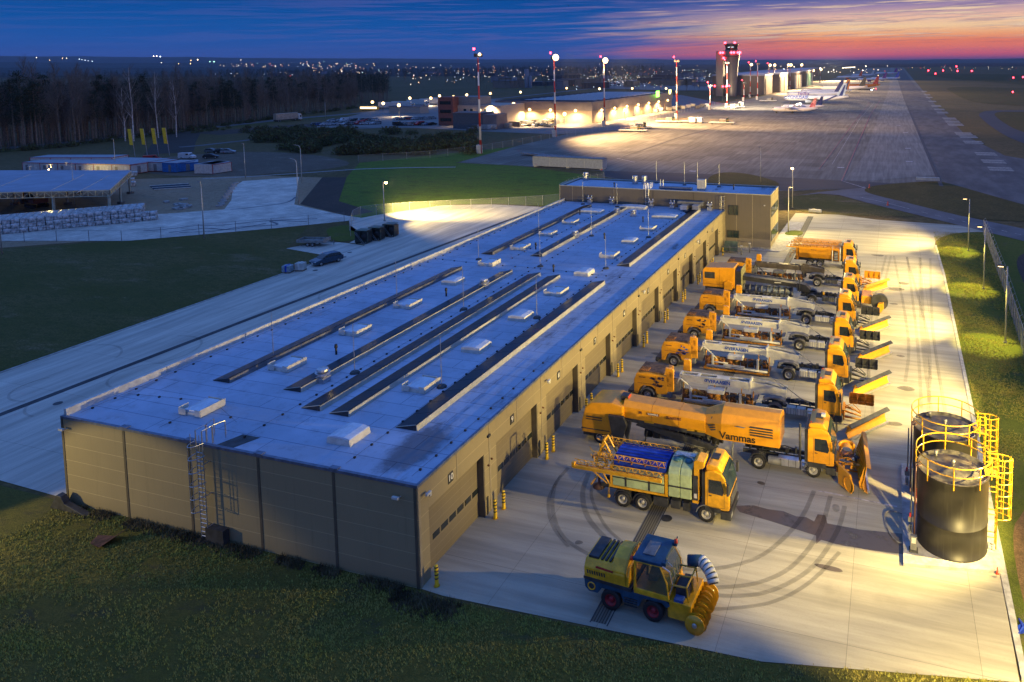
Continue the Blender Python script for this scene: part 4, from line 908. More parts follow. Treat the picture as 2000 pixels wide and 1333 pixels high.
def cab(root, xf=0, paint=None, low=1.0, top=3.45, w=1.22, L_=1.8, beacons=True):
    paint = paint or orange
    P = [(xf - L_, low), (xf - L_, top - .12), (xf - L_ + .18, top), (xf - .95, top + .02), (xf - .5, top - .12), (xf - .3, top - .38), (xf - .02, 2.0), (xf, 1.75), (xf, low - .05), (xf - .3, low - .1)]
    b = MB(); b.prism(P, -w, w, .05); c = b.build('cab', paint, root)
    # high roof spoiler
    b = MB(); b.prism([(xf - L_ + .05, top - .05), (xf - L_ + .05, top + .25), (xf - 1.3, top + .36), (xf - .75, top + .30), (xf - .45, top - .08)], -w + .12, w - .12, .09); b.build('roof_spoiler', paint, c)
    b = MB(); b.box(xf - 1.35, xf - .85, -.34, .34, top + .33, top + .40, .02); b.build('roof_hatch', dark, c)
    b = MB(); b.add([(xf - .30 + .03, -w + .1, top - .40), (xf - .30 + .03, w - .1, top - .40), (xf + .0, w - .06, 2.02), (xf + .0, -w + .06, 2.02)], [(0, 3, 2, 1)]); b.add([(xf - .46, -w + .12, top - .13), (xf - .46, w - .12, top - .13), (xf - .265, w - .1, top - .42), (xf - .265, -w + .1, top - .42)], [(0, 3, 2, 1)]); b.build('windscreen', glassb, c)
    for s in (-1, 1):
        y_ = s * (w + .006)
        poly = [(xf - 1.32, 2.05), (xf - .42, 1.98), (xf - .34, 2.2), (xf - .50, 2.92), (xf - 1.32, 2.92)]
        b = MB(); b.prism(poly, y_, y_ + s * .012) if s > 0 else b.prism(poly, y_ + s * .012, y_); b.build('side_window', glass, c)
        poly = [(xf - 1.36, 1.25), (xf - .30, 1.25), (xf - .26, 1.5), (xf - 1.36, 1.5)]
        b = MB()
        for (xa, xb, za, zb) in ((xf - 1.40, xf - 1.385, 1.15, 3.0), (xf - .32, xf - .305, 1.15, 2.0), (xf - 1.39, xf - .31, 1.15, 1.165)): b.box(xa, xb, min(y_, y_ + s * .006), max(y_, y_ + s * .006), za, zb)
        b.box(xf - 1.3, xf - 1.12, min(y_, y_ + s * .03), max(y_, y_ + s * .03), 1.86, 1.91); b.build('door_seam', dark, c)
        b = MB(); b.path([(xf - .25, s * w, 2.9), (xf - .02, s * (w + .24), 2.95), (xf - .02, s * (w + .24), 2.15)], .02); b.box(xf - .1, xf + .04, min(s * (w + .12), s * (w + .34)), max(s * (w + .12), s * (w + .34)), 2.2, 2.85, .02); b.build('mirror', dark, c)
    b = MB(); b.box(xf - .02, xf + .05, -w * .8, w * .8, 1.15, 1.85, .01); b.m = 1
    for k in range(4): b.box(xf + .05, xf + .07, -w * .74, w * .74, 1.22 + k * .16, 1.26 + k * .16)
    b.build('grille', [dark, midg], c)
    b = MB(); b.box(xf - .55, xf + .12, -w - .02, w + .02, .42, .95, .05); bp = b.build('bumper', dark, root)
    for s in (-1, 1): b = MB(); b.box(xf + .115, xf + .135, s * .95 - .17, s * .95 + .17, .6, .8); b.build('headlight', alu, bp)
    b = MB(); b.box(xf - L_, xf - .55, -w, w, .80, low + .02); b.build('cab_underside', dark, root)
    if beacons:
        for s in (-1, 1): b = MB(); b.lathe([(0, .22), (.06, .2), (.09, .05), (.09, 0)], 8, (xf - L_ + .2, s * .9, top + .12)); b.build('beacon', redlamp, c)
    b = MB(); b.box(xf - L_ - .22, xf - L_ - .02, -w + .1, w - .1, 1.1, top - .15, .03); b.build('cab_back_panel', dark, root)
    return c
def chassis(root, x0, x1, tanks=True, boxes=(), col=None):
    b = MB()
    for s in (-.42, .42): b.box(x0, x1, s - .06, s + .06, .72, .98)
    for k in range(6): xx = x0 + (x1 - x0) * (k + .5) / 6; b.box(xx - .05, xx + .05, -.42, .42, .76, .92)
    b.tube((x0, 0, .7), (x1, 0, .75), .07, 8); b.path([(x0, .2, 1.0), ((x0 + x1) / 2, .25, 1.12), (x1, .1, 1.0)], .03); b.path([(x0, -.2, 1.0), ((x0 + x1) / 2, -.3, 1.06), (x1, -.1, 1.0)], .025)
    b.build('chassis', col or dark, root)
def axlebeam(root, x_, r=.53): b = MB(); b.tube((x_, -.95, r), (x_, .95, r), .12, 8); b.build('axle', dark, root)
def plow(root, x_, yaw, strip, blade=None, width=4.6, h=1.15, back=None, y0=-1.0, ribs=False, name='snow_plow', z0=.05):
    """curved mouldboard; local blade frame: width along y, face towards +x"""
    p = empty(name, (x_, y0, z0), rz=yaw); p.parent = root
    b = MB(); prof = [(.22, 0), (.02, .12), (-.10, .35), (-.12, .62), (-.04, .9), (.12, h)]
    n = 10
    for i in range(len(prof) - 1):
        for k in range(n):
            ya, yb = width * k / n, width * (k + 1) / n
            g = lambda y_: 1 + .12 * (y_ / width)
            (xa, za), (xb, zb) = prof[i], prof[i + 1]
            b.add([(xa, ya, za * g(ya)), (xa, yb, za * g(yb)), (xb, yb, zb * g(yb)), (xb, ya, zb * g(ya))], [(0, 1, 2, 3)])
            b.add([(xa - .05, ya, za * g(ya)), (xa - .05, yb, za * g(yb)), (xb - .05, yb, zb * g(yb)), (xb - .05, ya, zb * g(ya))], [(3, 2, 1, 0)])
    for ya in (0, width):
        g = 1 + .12 * (ya / width); b.add([(q[0], ya, q[1] * g) for q in prof] + [(q[0] - .05, ya, q[1] * g) for q in prof[::-1]], [tuple(range(12))])
    b.build('mouldboard', blade or orange, p)
    b = MB(); b.add([(.08, 0, h + .02), (.08, width, h * 1.12 + .02), (.38, width, h * 1.12 - .16), (.38, 0, h - .16), (.08, 0, h - .03), (.08, width, h * 1.12 - .03), (.36, width, h * 1.12 - .21), (.36, 0, h - .21)], [(0, 3, 2, 1), (4, 5, 6, 7), (3, 7, 6, 2), (0, 1, 5, 4)])
    b.build('deflector_strip', strip, p)
    b = MB(); b.box(.16, .30, 0.05, width - .05, 0, .16, .01); b.build('cutting_edge', alu, p)
    b = MB()
    for k in range(9 if ribs else 5):
        ya = width * (k + .5) / (9 if ribs else 5); w2 = .06 if ribs else .05
        b.prism([(-.17, .15), (-.34, .3), (-.40, .62), (-.3, .9), (.02, h), (-.10, .9), (-.17, .6), (-.15, .35)], ya - w2, ya + w2)
    b.tube((-.3, .1, .35), (-.3, width - .1, .38), .06); b.tube((-.3, .1, .8), (-.3, width - .1, .85), .05)
    b.build('blade_rib', blade or orange, p)
    return p
def plow_frame(root, x0, x1, mat1, bin_=None):
    b = MB(); b.box(x0 - .1, x0 + .15, -.75, .75, .45, 1.25, .02)
    for s in (-.5, .5): b.tube((x0, s, .6), (x1, s * .6, .45), .07, 8); b.tube((x0 + .1, s, 1.15), (x1 - .1, s * .5, .7), .045, 6)
    b.tube((x0 + .1, 0, 1.2), (x1, 0, .9), .06, 8); b.path([(x0, .2, 1.0), ((x0 + x1) / 2, .45, 1.35), (x1, .3, .8)], .03); b.path([(x0, -.2, 1.1), ((x0 + x1) / 2, -.3, 1.4), (x1, -.1, .8)], .03)
    b.build('plow_frame', mat1, root)
def rearwing(root, x_, y_, mat1, width=1.9, h=1.0, z0=1.0, n=3):
    """raised flap blade seen from behind: upright curved plates with stiffening ribs"""
    p = empty('wing_plow', (x_, y_, z0)); p.parent = root
    b = MB()
    for k in range(n):
        a0, a1 = width * k / n + .02, width * (k + 1) / n - .02
        b.prism([(a0, 0), (a1, 0), (a1, h), (a0, h)], 0, .06, .015)
    b.build('wing_plate', mat1, p)
    b = MB()
    for k in range(n + 1): q = width * k / n; b.prism([(0, .05), (-.22, .2), (-.26, h * .6), (-.05, h)], q - .035, q + .035, axis='x')
    b.tube((0, -.1, h * .3), (width, -.1, h * .3), .05); b.build('wing_rib', mat1, p)
def hydro_details(root, x0, x1, y_, z_, mat1=None):
    b = MB(); n = max(2, int((x1 - x0) / .5))
    for k in range(n):
        xa = x0 + (x1 - x0) * k / n + random.uniform(0, .2); b.box(xa, xa + random.uniform(.12, .32), y_ - random.uniform(.05, .2), y_ + .15, z_, z_ + random.uniform(.15, .45))
    for k in range(3): b.path([(x0, y_ + .1 * k, z_ + .1), ((x0 + x1) / 2, y_ + .1 * k - .05, z_ + .3 + .1 * random.random()), (x1, y_ + .1 * k, z_ + .12)], .025)
    b.build('hydraulic_gear', mat1 or dark, root)
def fueltank(root, x0, x1, mat1=None, y_=-1.15, n=2):
    for k in range(n):
        xa = x0 + (x1 - x0) * k / n; xb = x0 + (x1 - x0) * (k + 1) / n - .06
        b = MB(); b.box(xa, xb, y_, y_ + .55, .5, 1.05, .06); b.m = 1
        for q in range(3): xx = xa + (xb - xa) * (q + .5) / 3; b.box(xx - .02, xx + .02, y_ - .012, y_ + .1, .52, 1.04)
        b.build('fuel_tank', [mat1 or alu, midg], root)
    b = MB()
    for k in range(3): b.box(x1 + .08, x1 + .5, y_ - .02, y_ + .3, .45 + k * .28, .49 + k * .28)
    b.tube((x1 + .1, y_, .4), (x1 + .1, y_, 1.1), .02); b.tube((x1 + .48, y_, .4), (x1 + .48, y_, 1.1), .02); b.build('cab_step', alu, root)

# ------------------------------------------------ airport sweepers with the white boom (four)
def brush(root, x0, x1, z_, r=.42, y_=-.6, skew=.45, mats=None):
    """cross broom under the trailer seen from the side: bristle bands around a shaft"""
    m0, m1 = mats or (bristle, bristle2)
    b = MB(); n = 9
    for k in range(n):
        a, c = k / n, (k + .82) / n
        p0 = Vector((x0 + (x1 - x0) * a, y_ + skew * a, z_)); p1 = Vector((x0 + (x1 - x0) * c, y_ + skew * c, z_))
        b.m = (k % 3 == 1) * 1; b.tube(p0, p1, r * (1 if k % 2 else .93), 14)
    return b.build('brush_roller', [m0, m1], root)
def sweeper(loc, label, body=None, boom=None, boomtext='ØVERAASEN', tcol=None, pl=None, wingm=None, strip=None, graf=None, fend=None, mid=None, slotted=True):
    body = body or orange; boom = boom or white2; fend = fend or pbr('grey_fender_plastic', (.16, .16, .165), .5)
    r_ = empty('snow_sweeper_truck', loc, label=label, cat='snow sweeper truck', group='snow sweeper trucks parked side by side')
    cab(r_, 0, orange); wheels(r_, -1.42, fender=dark); wheels(r_, -5.25, half=1.0, w=.46, fender=fend)
    axlebeam(r_, -1.42); axlebeam(r_, -5.25)
    chassis(r_, -6.4, -1.2, col=dark); fueltank(r_, -4.3, -2.7, white2 if boom is white2 else dark)
    hydro_details(r_, -4.4, -2.4, -.1, 1.0)
    # goose neck and boom
    b = MB(); b.prism([(-7.3, .85), (-6.75, .85), (-6.7, 1.45), (-4.55, 1.45), (-4.4, 1.66), (-7.3, 1.66)], -.42, .42, .03); b.build('goose_neck', boom, r_)
    b = MB(); b.prism([(-6.2, 1.28), (-6.1, 1.62), (-5.7, 1.76), (-4.8, 1.76), (-4.4, 1.6), (-4.3, 1.28), (-4.5, 1.26), (-4.6, 1.48), (-5.0, 1.62), (-5.6, 1.62), (-5.95, 1.45), (-6.0, 1.26)], -1.25, -.75, .02); b.build('tyre_cover', fend, r_)
    b = MB()
    z0, z1 = 1.72, 2.36
    for s in (-1, 1): b.box(-13.5, -7.3, min(s * .30, s * .36), max(s * .30, s * .36), z0, z1)
    xs = [(-13.5, -13.3), (-11.95, -11.7), (-10.3, -9.2), (-7.55, -7.3)]
    if slotted:
        for a, c in xs: b.box(a, c, -.30, .30, z1 - .06, z1)
        b.box(-13.3, -7.55, -.30, -.22, z1 - .06, z1 - .003); b.box(-13.3, -7.55, .22, .30, z1 - .06, z1 - .003)
        b.box(-13.4, -7.3, -.30, .30, z0, z0 + .06)
    else: b.box(-13.5, -7.3, -.30, .30, z1 - .06, z1)
    b.box(-13.5, -13.44, -.30, .30, z0 + .06, z1 - .06); GN = [(-7.3, 1.65), (-7.0, 1.68), (-4.4, 1.66), (-4.4, 2.14), (-7.0, 2.44), (-7.3, 2.44)]; b.prism(GN, -.42, -.34); b.prism(GN, .34, .42); b.box(-4.46, -4.4, -.34, .34, 1.68, 2.12)
    bm_ = b.build('boom', boom, r_)
    b = MB(); b.box(-7.42, -7.28, -.48, .48, 1.6, 2.54, .01); b.tube((-13.2, -.4, 2.3), (-13.2, -.4, 2.6), .05); b.build('boom_collar', boom, bm_)
    if boomtext: text('lettering', boomtext, .42, tcol or textblue, bm_, FACE_NEAR(-10.2, -.366, 2.03), .004, squeeze=.95)
    b = MB(); b.path([(-13.3, .2, 2.1), (-11, .1, 2.0), (-9, .1, 2.1), (-6, .2, 2.2), (-4.6, .1, 2.0)], .05); b.path([(-7.2, -.1, 2.6), (-5.5, .2, 2.68), (-4.4, -.1, 2.2), (-3.2, .1, 1.3)], .035); b.build('hydraulic_hose', hose, r_)
    # centre brush carriage
    brush(r_, -13.1, -7.1, .82, mats=(mid or (bristle, bristle2)))
    b = MB(); b.box(-13.2, -7.0, -1.18, -1.06, .18, .30); b.box(-13.3, -7.0, .5, .62, .5, .62)
    for xx in (-13.1, -10.4, -8.1, -7.1): b.box(xx - .06, xx + .06, -1.1, .5, .26, .40); b.tube((xx, -.9, .4), (xx, -.35, 1.75), .05)
    b.build('brush_carriage', orange2 if boom is white2 else dark, r_)
    b = MB(); b.tube((-12.9, -1.0, .5), (-7.2, -1.02, .46), .10, 10); b.tube((-12.5, -.95, .85), (-10.9, -.95, .85), .07, 8); b.build('air_duct', boom if boom is white2 else midg, r_)
    b = MB(); b.box(-10.95, -9.5, -.95, -.1, 1.25, 1.62, .05); b.build('centre_housing', white if boom is white2 else midg, r_)
    b = MB(); b.box(-11.3, -9.3, -1.14, -1.04, .6, .8, .02); b.box(-8.2, -8.0, -1.05, -.9, .5, 1.55, .02); b.box(-12.45, -12.25, -1.05, -.9, .5, 1.5, .02); b.build('carriage_bracket', boom if boom is white2 else midg, r_)
    hydro_details(r_, -12.9, -11.2, -.75, .95, bristle2 if boom is white2 else dark); hydro_details(r_, -9.3, -7.4, -.8, .95)
    # rear blower module
    b = MB(); b.prism([(-17.35, .55), (-17.35, 1.75), (-17.1, 2.35), (-16.2, 2.45), (-14.5, 2.35), (-14.3, 1.2), (-14.35, .75), (-15.3, .7), (-15.45, 1.1), (-15.75, 1.3), (-16.5, 1.3), (-16.8, 1.1), (-16.95, .55)], -1.22, 1.22, .06); md = b.build('engine_module', body, r_)
    b = MB(); b.box(-17.0, -14.7, -1.0, 1.0, 2.36, 2.52, .05); b.m = 1; b.box(-16.9, -16.1, -.95, -.3, 2.52, 2.6, .01); b.build('module_roof', [pbr('dirty_brown_top', (.15, .09, .05), .7, var=.4, scale=3), bristle], md)
    b = MB(); b.box(-17.0, -14.6, -1.24, -1.222, 1.5, 1.53); b.box(-16.9, -16.3, -1.235, -1.222, 2.0, 2.08); b.box(-15.4, -15.38, -1.24, -1.222, .8, 2.3); b.box(-17.38, -17.352, -1.0, 1.0, .8, 1.3); b.build('panel_seam', bristle, md)
    if graf:
        b = MB(); random.seed(graf)
        for k in range(16):
            cx_, cz_ = -15.2 + random.uniform(-.55, .5), 1.75 + random.choice((.32, -.3, .0)) * 1 + random.uniform(-.1, .1); w_, h_ = random.uniform(.08, .26), random.uniform(.05, .12)
            b.add([(cx_ - w_, -1.236, cz_ - h_ * .3), (cx_ + w_ * .4, -1.236, cz_ - h_), (cx_ + w_, -1.236, cz_ + h_ * .4), (cx_ - w_ * .2, -1.236, cz_ + h_)], [(0, 1, 2, 3)])
        b.build('painted_mark', pbr('blue_mark', (.03, .10, .45), .5) if graf == 3 else pbr('dark_mark', (.05, .045, .08), .5), md)
    wheels(r_, -16.15, half=1.03, r=.5, w=.34, fender=fend)
    b = MB(); b.prism([(-14.6, 1.05), (-13.8, 1.05), (-13.8, 3.0), (-14.5, 3.1)], -1.2, -.95, .03); b.m = 1; b.box(-14.38, -13.95, -1.215, -1.2, 1.5, 2.8); b.build('side_air_outlet', [body, orange2], r_)
    b = MB(); b.prism([(-13.55, 1.6), (-12.85, 1.6), (-12.85, 3.0), (-13.0, 3.15), (-13.45, 3.15)], .85, 1.15, .03); b.build('far_air_outlet', body, r_)
    b = MB(); b.box(-14.9, -14.0, -1.2, -.75, .5, 1.0, .04); b.box(-14.2, -13.3, -.7, .7, .6, 2.1, .04); b.build('filter_box', midg, r_)
    b = MB(); b.box(-18.0, -17.35, -.9, .9, .5, .6); b.tube((-17.9, -.9, .35), (-17.9, .9, .35), .16, 8); b.build('rear_bumper', dark, r_)
    b = MB(); b.path([(-13.6, -.9, 1.7), (-13.3, -1.0, 2.3), (-12.6, -.7, 1.6), (-12.0, -.8, 1.1)], .06, 8); b.build('suction_hose', white2 if boom is white2 else dark, r_)
    # plow at the front
    plow_frame(r_, .1, 1.5, dark if wingm is dark else orange2)
    plow(r_, .65, -radians(37), strip or dark, pl, y0=-3.0)
    rearwing(r_, .55, 1.2, wingm or orange2, z0=.95, h=.95)
    return r_
sweeper((-3.35, 58.55, .03), 'white-boomed orange snow sweeper with all-orange plow wing, just behind the big enclosed sweeper', wingm=orange2, graf=2, pl=orange)
sweeper((-3.2, 65.95, .03), 'white-boomed orange snow sweeper with bright blue painted marks on its rear', wingm=dark, graf=3, strip=dark)
sweeper((-3.1, 73.2, .03), 'white-boomed orange snow sweeper, third from the front, dark mark on its rear', wingm=dark, graf=5, strip=dark)
sweeper((-3.25, 80.7, .03), 'white-boomed orange snow sweeper parked next to the black-framed sweeper', wingm=dark, graf=None, strip=dark)
# dark-boomed sweeper, second from the back
darkboom = pbr('dark_bronze_boom', (.085, .07, .055), .45)
r_ = sweeper((-3.4, 94.95, .03), 'dark-boomed orange snow sweeper with plain rounded rear, next to the last tanker', boom=darkboom, boomtext='', wingm=orange, strip=orange, graf=None)
# ------------------------------------------------ black-framed sweeper with big box
def black_sweeper(loc):
    r_ = empty('snow_sweeper_truck', loc, label='snow sweeper with black boom and large boxy orange rear housing', cat='snow sweeper truck', group='snow sweeper trucks parked side by side')
    cab(r_, 0, orange, low=.95, top=3.3); wheels(r_, -1.42, fender=dark); wheels(r_, -5.45, half=1.0, w=.46, fender=dark); axlebeam(r_, -5.45)
    chassis(r_, -6.8, -1.2); fueltank(r_, -4.2, -2.7, dark); hydro_details(r_, -5.0, -2.4, -.2, 1.0)
    b = MB(); b.lathe([(0, .0), (.14, .02), (.16, .3), (0, .42)], 10, (-4.1, -.5, 1.1)); b.build('yellow_filter', yellow, r_)
    b = MB(); b.prism([(-14.6, 2.2), (-7.2, 1.75), (-7.2, 2.25), (-14.6, 2.75)], -.75, -.6); b.prism([(-14.6, 2.2), (-7.2, 1.75), (-7.2, 2.25), (-14.6, 2.75)], .6, .75); b.prism([(-14.6, 2.65), (-7.2, 2.15), (-7.2, 2.2), (-14.6, 2.7)], -.6, .6)
    b.prism([(-7.2, 1.3), (-5.9, 1.2), (-5.6, 1.5), (-6.2, 2.1), (-7.2, 2.25)], -.5, .5, .03); bm_ = b.build('boom', blackplas, r_)
    b = MB(); b.box(-9.9, -9.1, -.765, -.752, 2.15, 2.25); b.build('white_badge', white, bm_)
    b = MB(); b.tube((-6.9, -.5, 1.2), (-6.9, -.5, 3.3), .05); b.tube((-7.4, .3, 1.2), (-7.4, .3, 2.6), .04); b.build('upright_pipe', dark, r_)
    b = MB(); b.tube((-13.9, -.2, 1.0), (-7.9, .3, .9), .52, 18); b.m = 1
    for k in range(9): q = k / 8; b.tube((-13.8 + 5.8 * q, -.2 + .5 * q, 1.0 - .1 * q), (-13.6 + 5.8 * q, -.2 + .5 * q, 1.0 - .1 * q), .56, 18)
    b.build('roller_cover', [pbr('blue_grey_hood', (.12, .16, .26), .4, var=.5, scale=3), midg], r_)
    b = MB(); b.tube((-13.8, -1.0, .55), (-7.9, -.9, .5), .08); b.tube((-13.8, -.95, .95), (-7.9, -.85, .9), .05); b.box(-13.9, -7.8, -1.0, .8, .25, .38)
    for xx in (-13.4, -12.2, -11, -9.8, -8.4): b.tube((xx, -1, .3), (xx, -.8, 1.15), .045)
    b.build('roller_frame', dark, r_); hydro_details(r_, -13.5, -8.2, -.85, .55, midg)
    wheels(r_, -12.4, half=.95, r=.25, w=.2); wheels(r_, -8.9, half=.95, r=.25, w=.2)
    b = MB(); b.prism([(-18.75, 1.15), (-18.75, 3.2), (-18.4, 3.55), (-14.8, 3.75), (-14.7, 3.6), (-14.7, 1.15)], -1.25, 1.25, .06); bx = b.build('rear_housing', orange, r_)
    b = MB(); b.box(-18.5, -17.2, -1.265, -1.252, 2.2, 3.0); b.build('side_grille', dark, bx); b = MB(); b.box(-18.6, -14.9, -1.26, -1.252, 1.5, 1.53); b.box(-16.6, -16.58, -1.26, -1.252, 1.2, 3.4); b.build('panel_seam', bristle, bx)
    b = MB(); b.box(-14.68, -13.9, -1.2, 1.2, .8, 3.35, .05); b.build('black_housing', blackplas, r_)
    b = MB(); b.box(-13.93, -13.83, -1.26, 1.26, .4, 3.7, .02); b.build('pale_edge_frame', pbr('olive_edge', (.25, .24, .12), .5), r_)
    b = MB(); b.prism([(-16.0, 1.0), (-15.0, 1.0), (-14.95, 1.9), (-15.6, 2.1), (-16, 1.9)], -1.45, -1.27, .03); b.build('side_flap', orange, r_)
    b = MB(); b.box(-18.5, -15, -.9, .9, .6, 1.15); b.build('housing_underframe', dark, r_); wheels(r_, -16.9, half=1.0, r=.5, w=.34)
    plow_frame(r_, .1, 1.5, dark)
    # raised blade, folded: seen end-on
    b = MB(); b.box(.3, 1.5, -1.2, 1.2, .7, 1.6, .08); b.build('front_plow_body', orange, r_)
    b = MB(); b.lathe([(.95, 0), (.95, .5), (.6, .55)], 18, (2.35, -1.6, 1.15), axis='y'); b.lathe([(0, 0), (.95, 0)], 18, (2.35, -1.6, 1.15), axis='y', smooth=False); b.build('dark_plow_roll', dark, r_)
    b = MB(); b.prism([(1.9, .1), (2.5, .1), (2.85, .6), (2.8, 1.2), (2.2, 1.1)], -2.2, -1.4, .05); b.build('plow_end', orange, r_)
black_sweeper((-3.2, 87.7, .03))
# ------------------------------------------------ big enclosed sweeper in front
def big_sweeper(loc):
    r_ = empty('snow_sweeper_truck', loc, label='largest orange snow sweeper, with long enclosed boom body and ribbed upright front plow', cat='snow sweeper truck', group='snow sweeper trucks parked side by side')
    c = cab(r_, 0, orange, low=1.15, top=3.62, w=1.24)
    b = MB(); b.box(-1.0, -.7, -.16, .16, 3.98, 4.18, .03); b.build('white_beacon_box', white, c)
    wheels(r_, -1.42, fender=midg); wheels(r_, -5.25, half=1.0, w=.46, fender=dark); axlebeam(r_, -5.25); axlebeam(r_, -1.42)
    chassis(r_, -6.5, -1.2); fueltank(r_, -3.9, -2.3, alu, n=1); hydro_details(r_, -4.7, -2.3, -.1, 1.0)
    b = MB(); b.lathe([(.3, 0), (.3, .9), (.0, .9)], 12, (-4.55, -1.0, .75), axis='x'); b.build('air_tank', midg, r_)
    b = MB(); b.tube((-2.35, -1.0, 1.0), (-2.35, -1.0, 3.7), .08, 8); b.build('exhaust_stack', dark, r_)
    # engine hood
    prof = lambda k: [(-1.2, 1.75 + .0), (-1.24, 3.0), (-.95, 3.62), (-.3, 3.9), (.3, 3.9), (.95, 3.62), (1.24, 3.0), (1.2, 1.75)]
    b = MB(); b.prism(prof(0), -8.0, -3.75, .06, axis='x'); b.m = 0
    b.prism([(-.8, 1.85), (-.85, 2.7), (-.6, 3.2), (0, 3.4), (.6, 3.2), (.85, 2.7), (.8, 1.85)], -9.3, -7.95, 0, axis='x', top=prof(0)[:3] + [(0, 3.9)] + prof(0)[5:]); hd = b.build('engine_hood', orange, r_)
    b = MB()
    for k in range(4): b.prism([(-5.9 + k * .02, 3.0 - k * .19), (-4.2, 3.0 - k * .19), (-4.25, 3.1 - k * .19), (-5.85, 3.1 - k * .19)], -1.262 + .0 * k, -1.2)
    for k in range(3): b.prism([(-9.0 + k * .1, 2.72 - k * .17), (-8.15, 2.86 - k * .17), (-8.1, 2.80 - k * .17), (-8.9 + k * .1, 2.60 - k * .15)], -1.1 - .05 * 0, -1.08)
    for k in range(4): b.box(-3.752, -3.738, -1.0, -.2, 2.3 + k * .3, 2.45 + k * .3)
    b.build('cooling_louvre', dark, hd)
    b = MB(); b.box(-3.75, -3.72, -1.1, 1.1, 1.8, 3.4, .01); b.build('hood_end_panel', orange, hd)
    for k in range(4):
        b = MB(); a = -8.3 - k * .16; b.add([(a, -.93, 3.1), (a + .07, -.93, 3.12), (a + .25, -.6, 3.52), (a + .18, -.6, 3.5)], [(0, 1, 2, 3)]); b.build('top_slot', dark, hd)
    text('lettering', 'Vammas', .74, textblack, hd, FACE_NEAR(-6.75, -1.262, 2.14) @ Matrix.Rotation(-.0, 4, 'Z'), .004, squeeze=1.05)
    b = MB(); b.prism([(-7.0, 2.95), (-6.75, 3.02), (-6.15, 2.98), (-6.3, 2.9)], -1.265, -1.243); b.build('wing_emblem', midg, hd)
    # long boom cover rising to the rear
    b = MB(); P = [(-.92, 2.05), (-.96, 2.95), (-.6, 3.3), (.6, 3.3), (.96, 2.95), (.92, 2.05)]
    b.prism([(p[0], p[1] + .15) for p in P], -15.6, -9.2, .05, axis='x', top=[(p[0], p[1] - .1) for p in P]); bm_ = b.build('boom_cover', orange, r_)
    b = MB()
    for q, wd, zz in ((-14.2, .25, 2.66), (-13.2, 1.0, 2.64), (-11.6, 1.15, 2.58)): b.box(q - wd / 2, q + wd / 2, -.985, -.95, zz - .1 + .15, zz + .1 + .15)
    b.build('dark_side_sign', bristle, bm_)
    b = MB(); b.prism([(-15.6, 2.0), (-9.2, 1.72), (-9.2, 1.98), (-15.6, 2.25)], -.98, -.93); b.build('black_side_band', dark, bm_)
    b = MB()
    for q in (-13.5, -10.2, -9.6 + .0): b.box(q - .38, q + .38, -1.0, -.981, 1.98 if q > -12 else 2.1, 2.1 if q > -12 else 2.24)
    b.build('yellow_reflector', yellow, bm_)
    for q in (-13.3, -11.2): k_ = .15 - .25 * (q + 15.6) / 6.4; b = MB(); b.prism([(p[0] * 1.012, (p[1] - 2.6) * 1.012 + 2.6 + k_) for p in P], q - .02, q + .02, axis='x'); b.build('cover_seam', orange2, bm_)
    text('small_lettering', 'VAMMAS', .2, textwhite, bm_, FACE_NEAR(-13.2, -.988, 2.79), .003)
    # rear module
    b = MB(); b.prism([(-18.9, .75), (-18.9, 1.6), (-18.6, 2.7), (-18.1, 3.15), (-16.4, 3.35), (-15.5, 3.15), (-15.5, 1.9), (-16.2, 1.4), (-16.6, .75)], -1.2, 1.2, .1); md = b.build('rear_module', orange, r_)
    b = MB(); b.box(-18.5, -17.2, -1.225, -1.2, 2.0, 2.08); b.box(-18.5, -17.2, -1.225, -1.2, 1.82, 1.88); b.box(-18.92, -16.6, -1.222, -1.19, 1.05, 1.12); b.build('side_slot', dark, md)
    b = MB(); b.box(-16.0, -15.4, -.35, .35, 3.3, 3.62, .06); b.m = 1; b.box(-15.42, -15.38, -.3, .3, 3.36, 3.56); b.build('roof_camera_box', [dark, redlamp], md)
    b = MB(); b.prism([(-16.6, 2.5), (-15.4, 2.5), (-15.1, 1.9), (-15.6, .4), (-16.2, .5)], -1.5, -1.22, .04); b.prism([(-16.0, 2.2), (-14.9, 2.1), (-15.2, .5)], -1.1, -.8, .02); b.build('dark_side_deflector', dark, r_)
    wheels(r_, -17.45, half=1.0, r=.48, w=.34)
    b = MB(); b.box(-18.8, -16.7, -1.1, 1.1, .5, .8); b.build('rear_underframe', dark, r_)
    # low brush arm
    b = MB(); b.prism([(-14.6, 1.75), (-14.3, 2.0), (-9.6, 1.25), (-8.3, 1.0), (-8.2, .55), (-9.8, .75)], -.95, -.65, .03); b.prism([(-14.6, 1.75), (-14.3, 2.0), (-9.6, 1.25), (-8.3, 1.0), (-8.2, .55), (-9.8, .75)], .5, .8, .03)
    b.tube((-12.6, -.9, 1.2), (-9.2, -.9, .75), .09, 8); b.build('brush_arm', dark, r_)
    brush(r_, -14.2, -8.4, .75, r=.4, y_=.2, mats=(blk, dark))
    for xx in (-13.9, -9.9, -8.6):
        wheel(r_, xx, -1.0, .32 if xx < -13 else .36, .2)
        b = MB(); b.path([(xx, -.9, .36), (xx + .1, -.9, .9), (xx + .2, -.85, 1.4)], .06); b.build('castor_arm', dark, r_)
    b = MB(); b.path([(-7.2, -.9, .1), (-7.2, -.9, 1.1), (-7.1, -.7, 1.7)], .07); b.box(-7.35, -7.05, -1.05, -.75, 0, .06); b.build('support_leg', midg, r_)
    hydro_details(r_, -9.4, -7.6, -.9, .5)
    # front plow raised, blade facing forward, ribs behind
    plow_frame(r_, .1, 1.7, orange2)
    p = plow(r_, 2.1, radians(6), orange, orange, width=4.4, h=1.9, y0=-2.2, ribs=True, z0=.1)
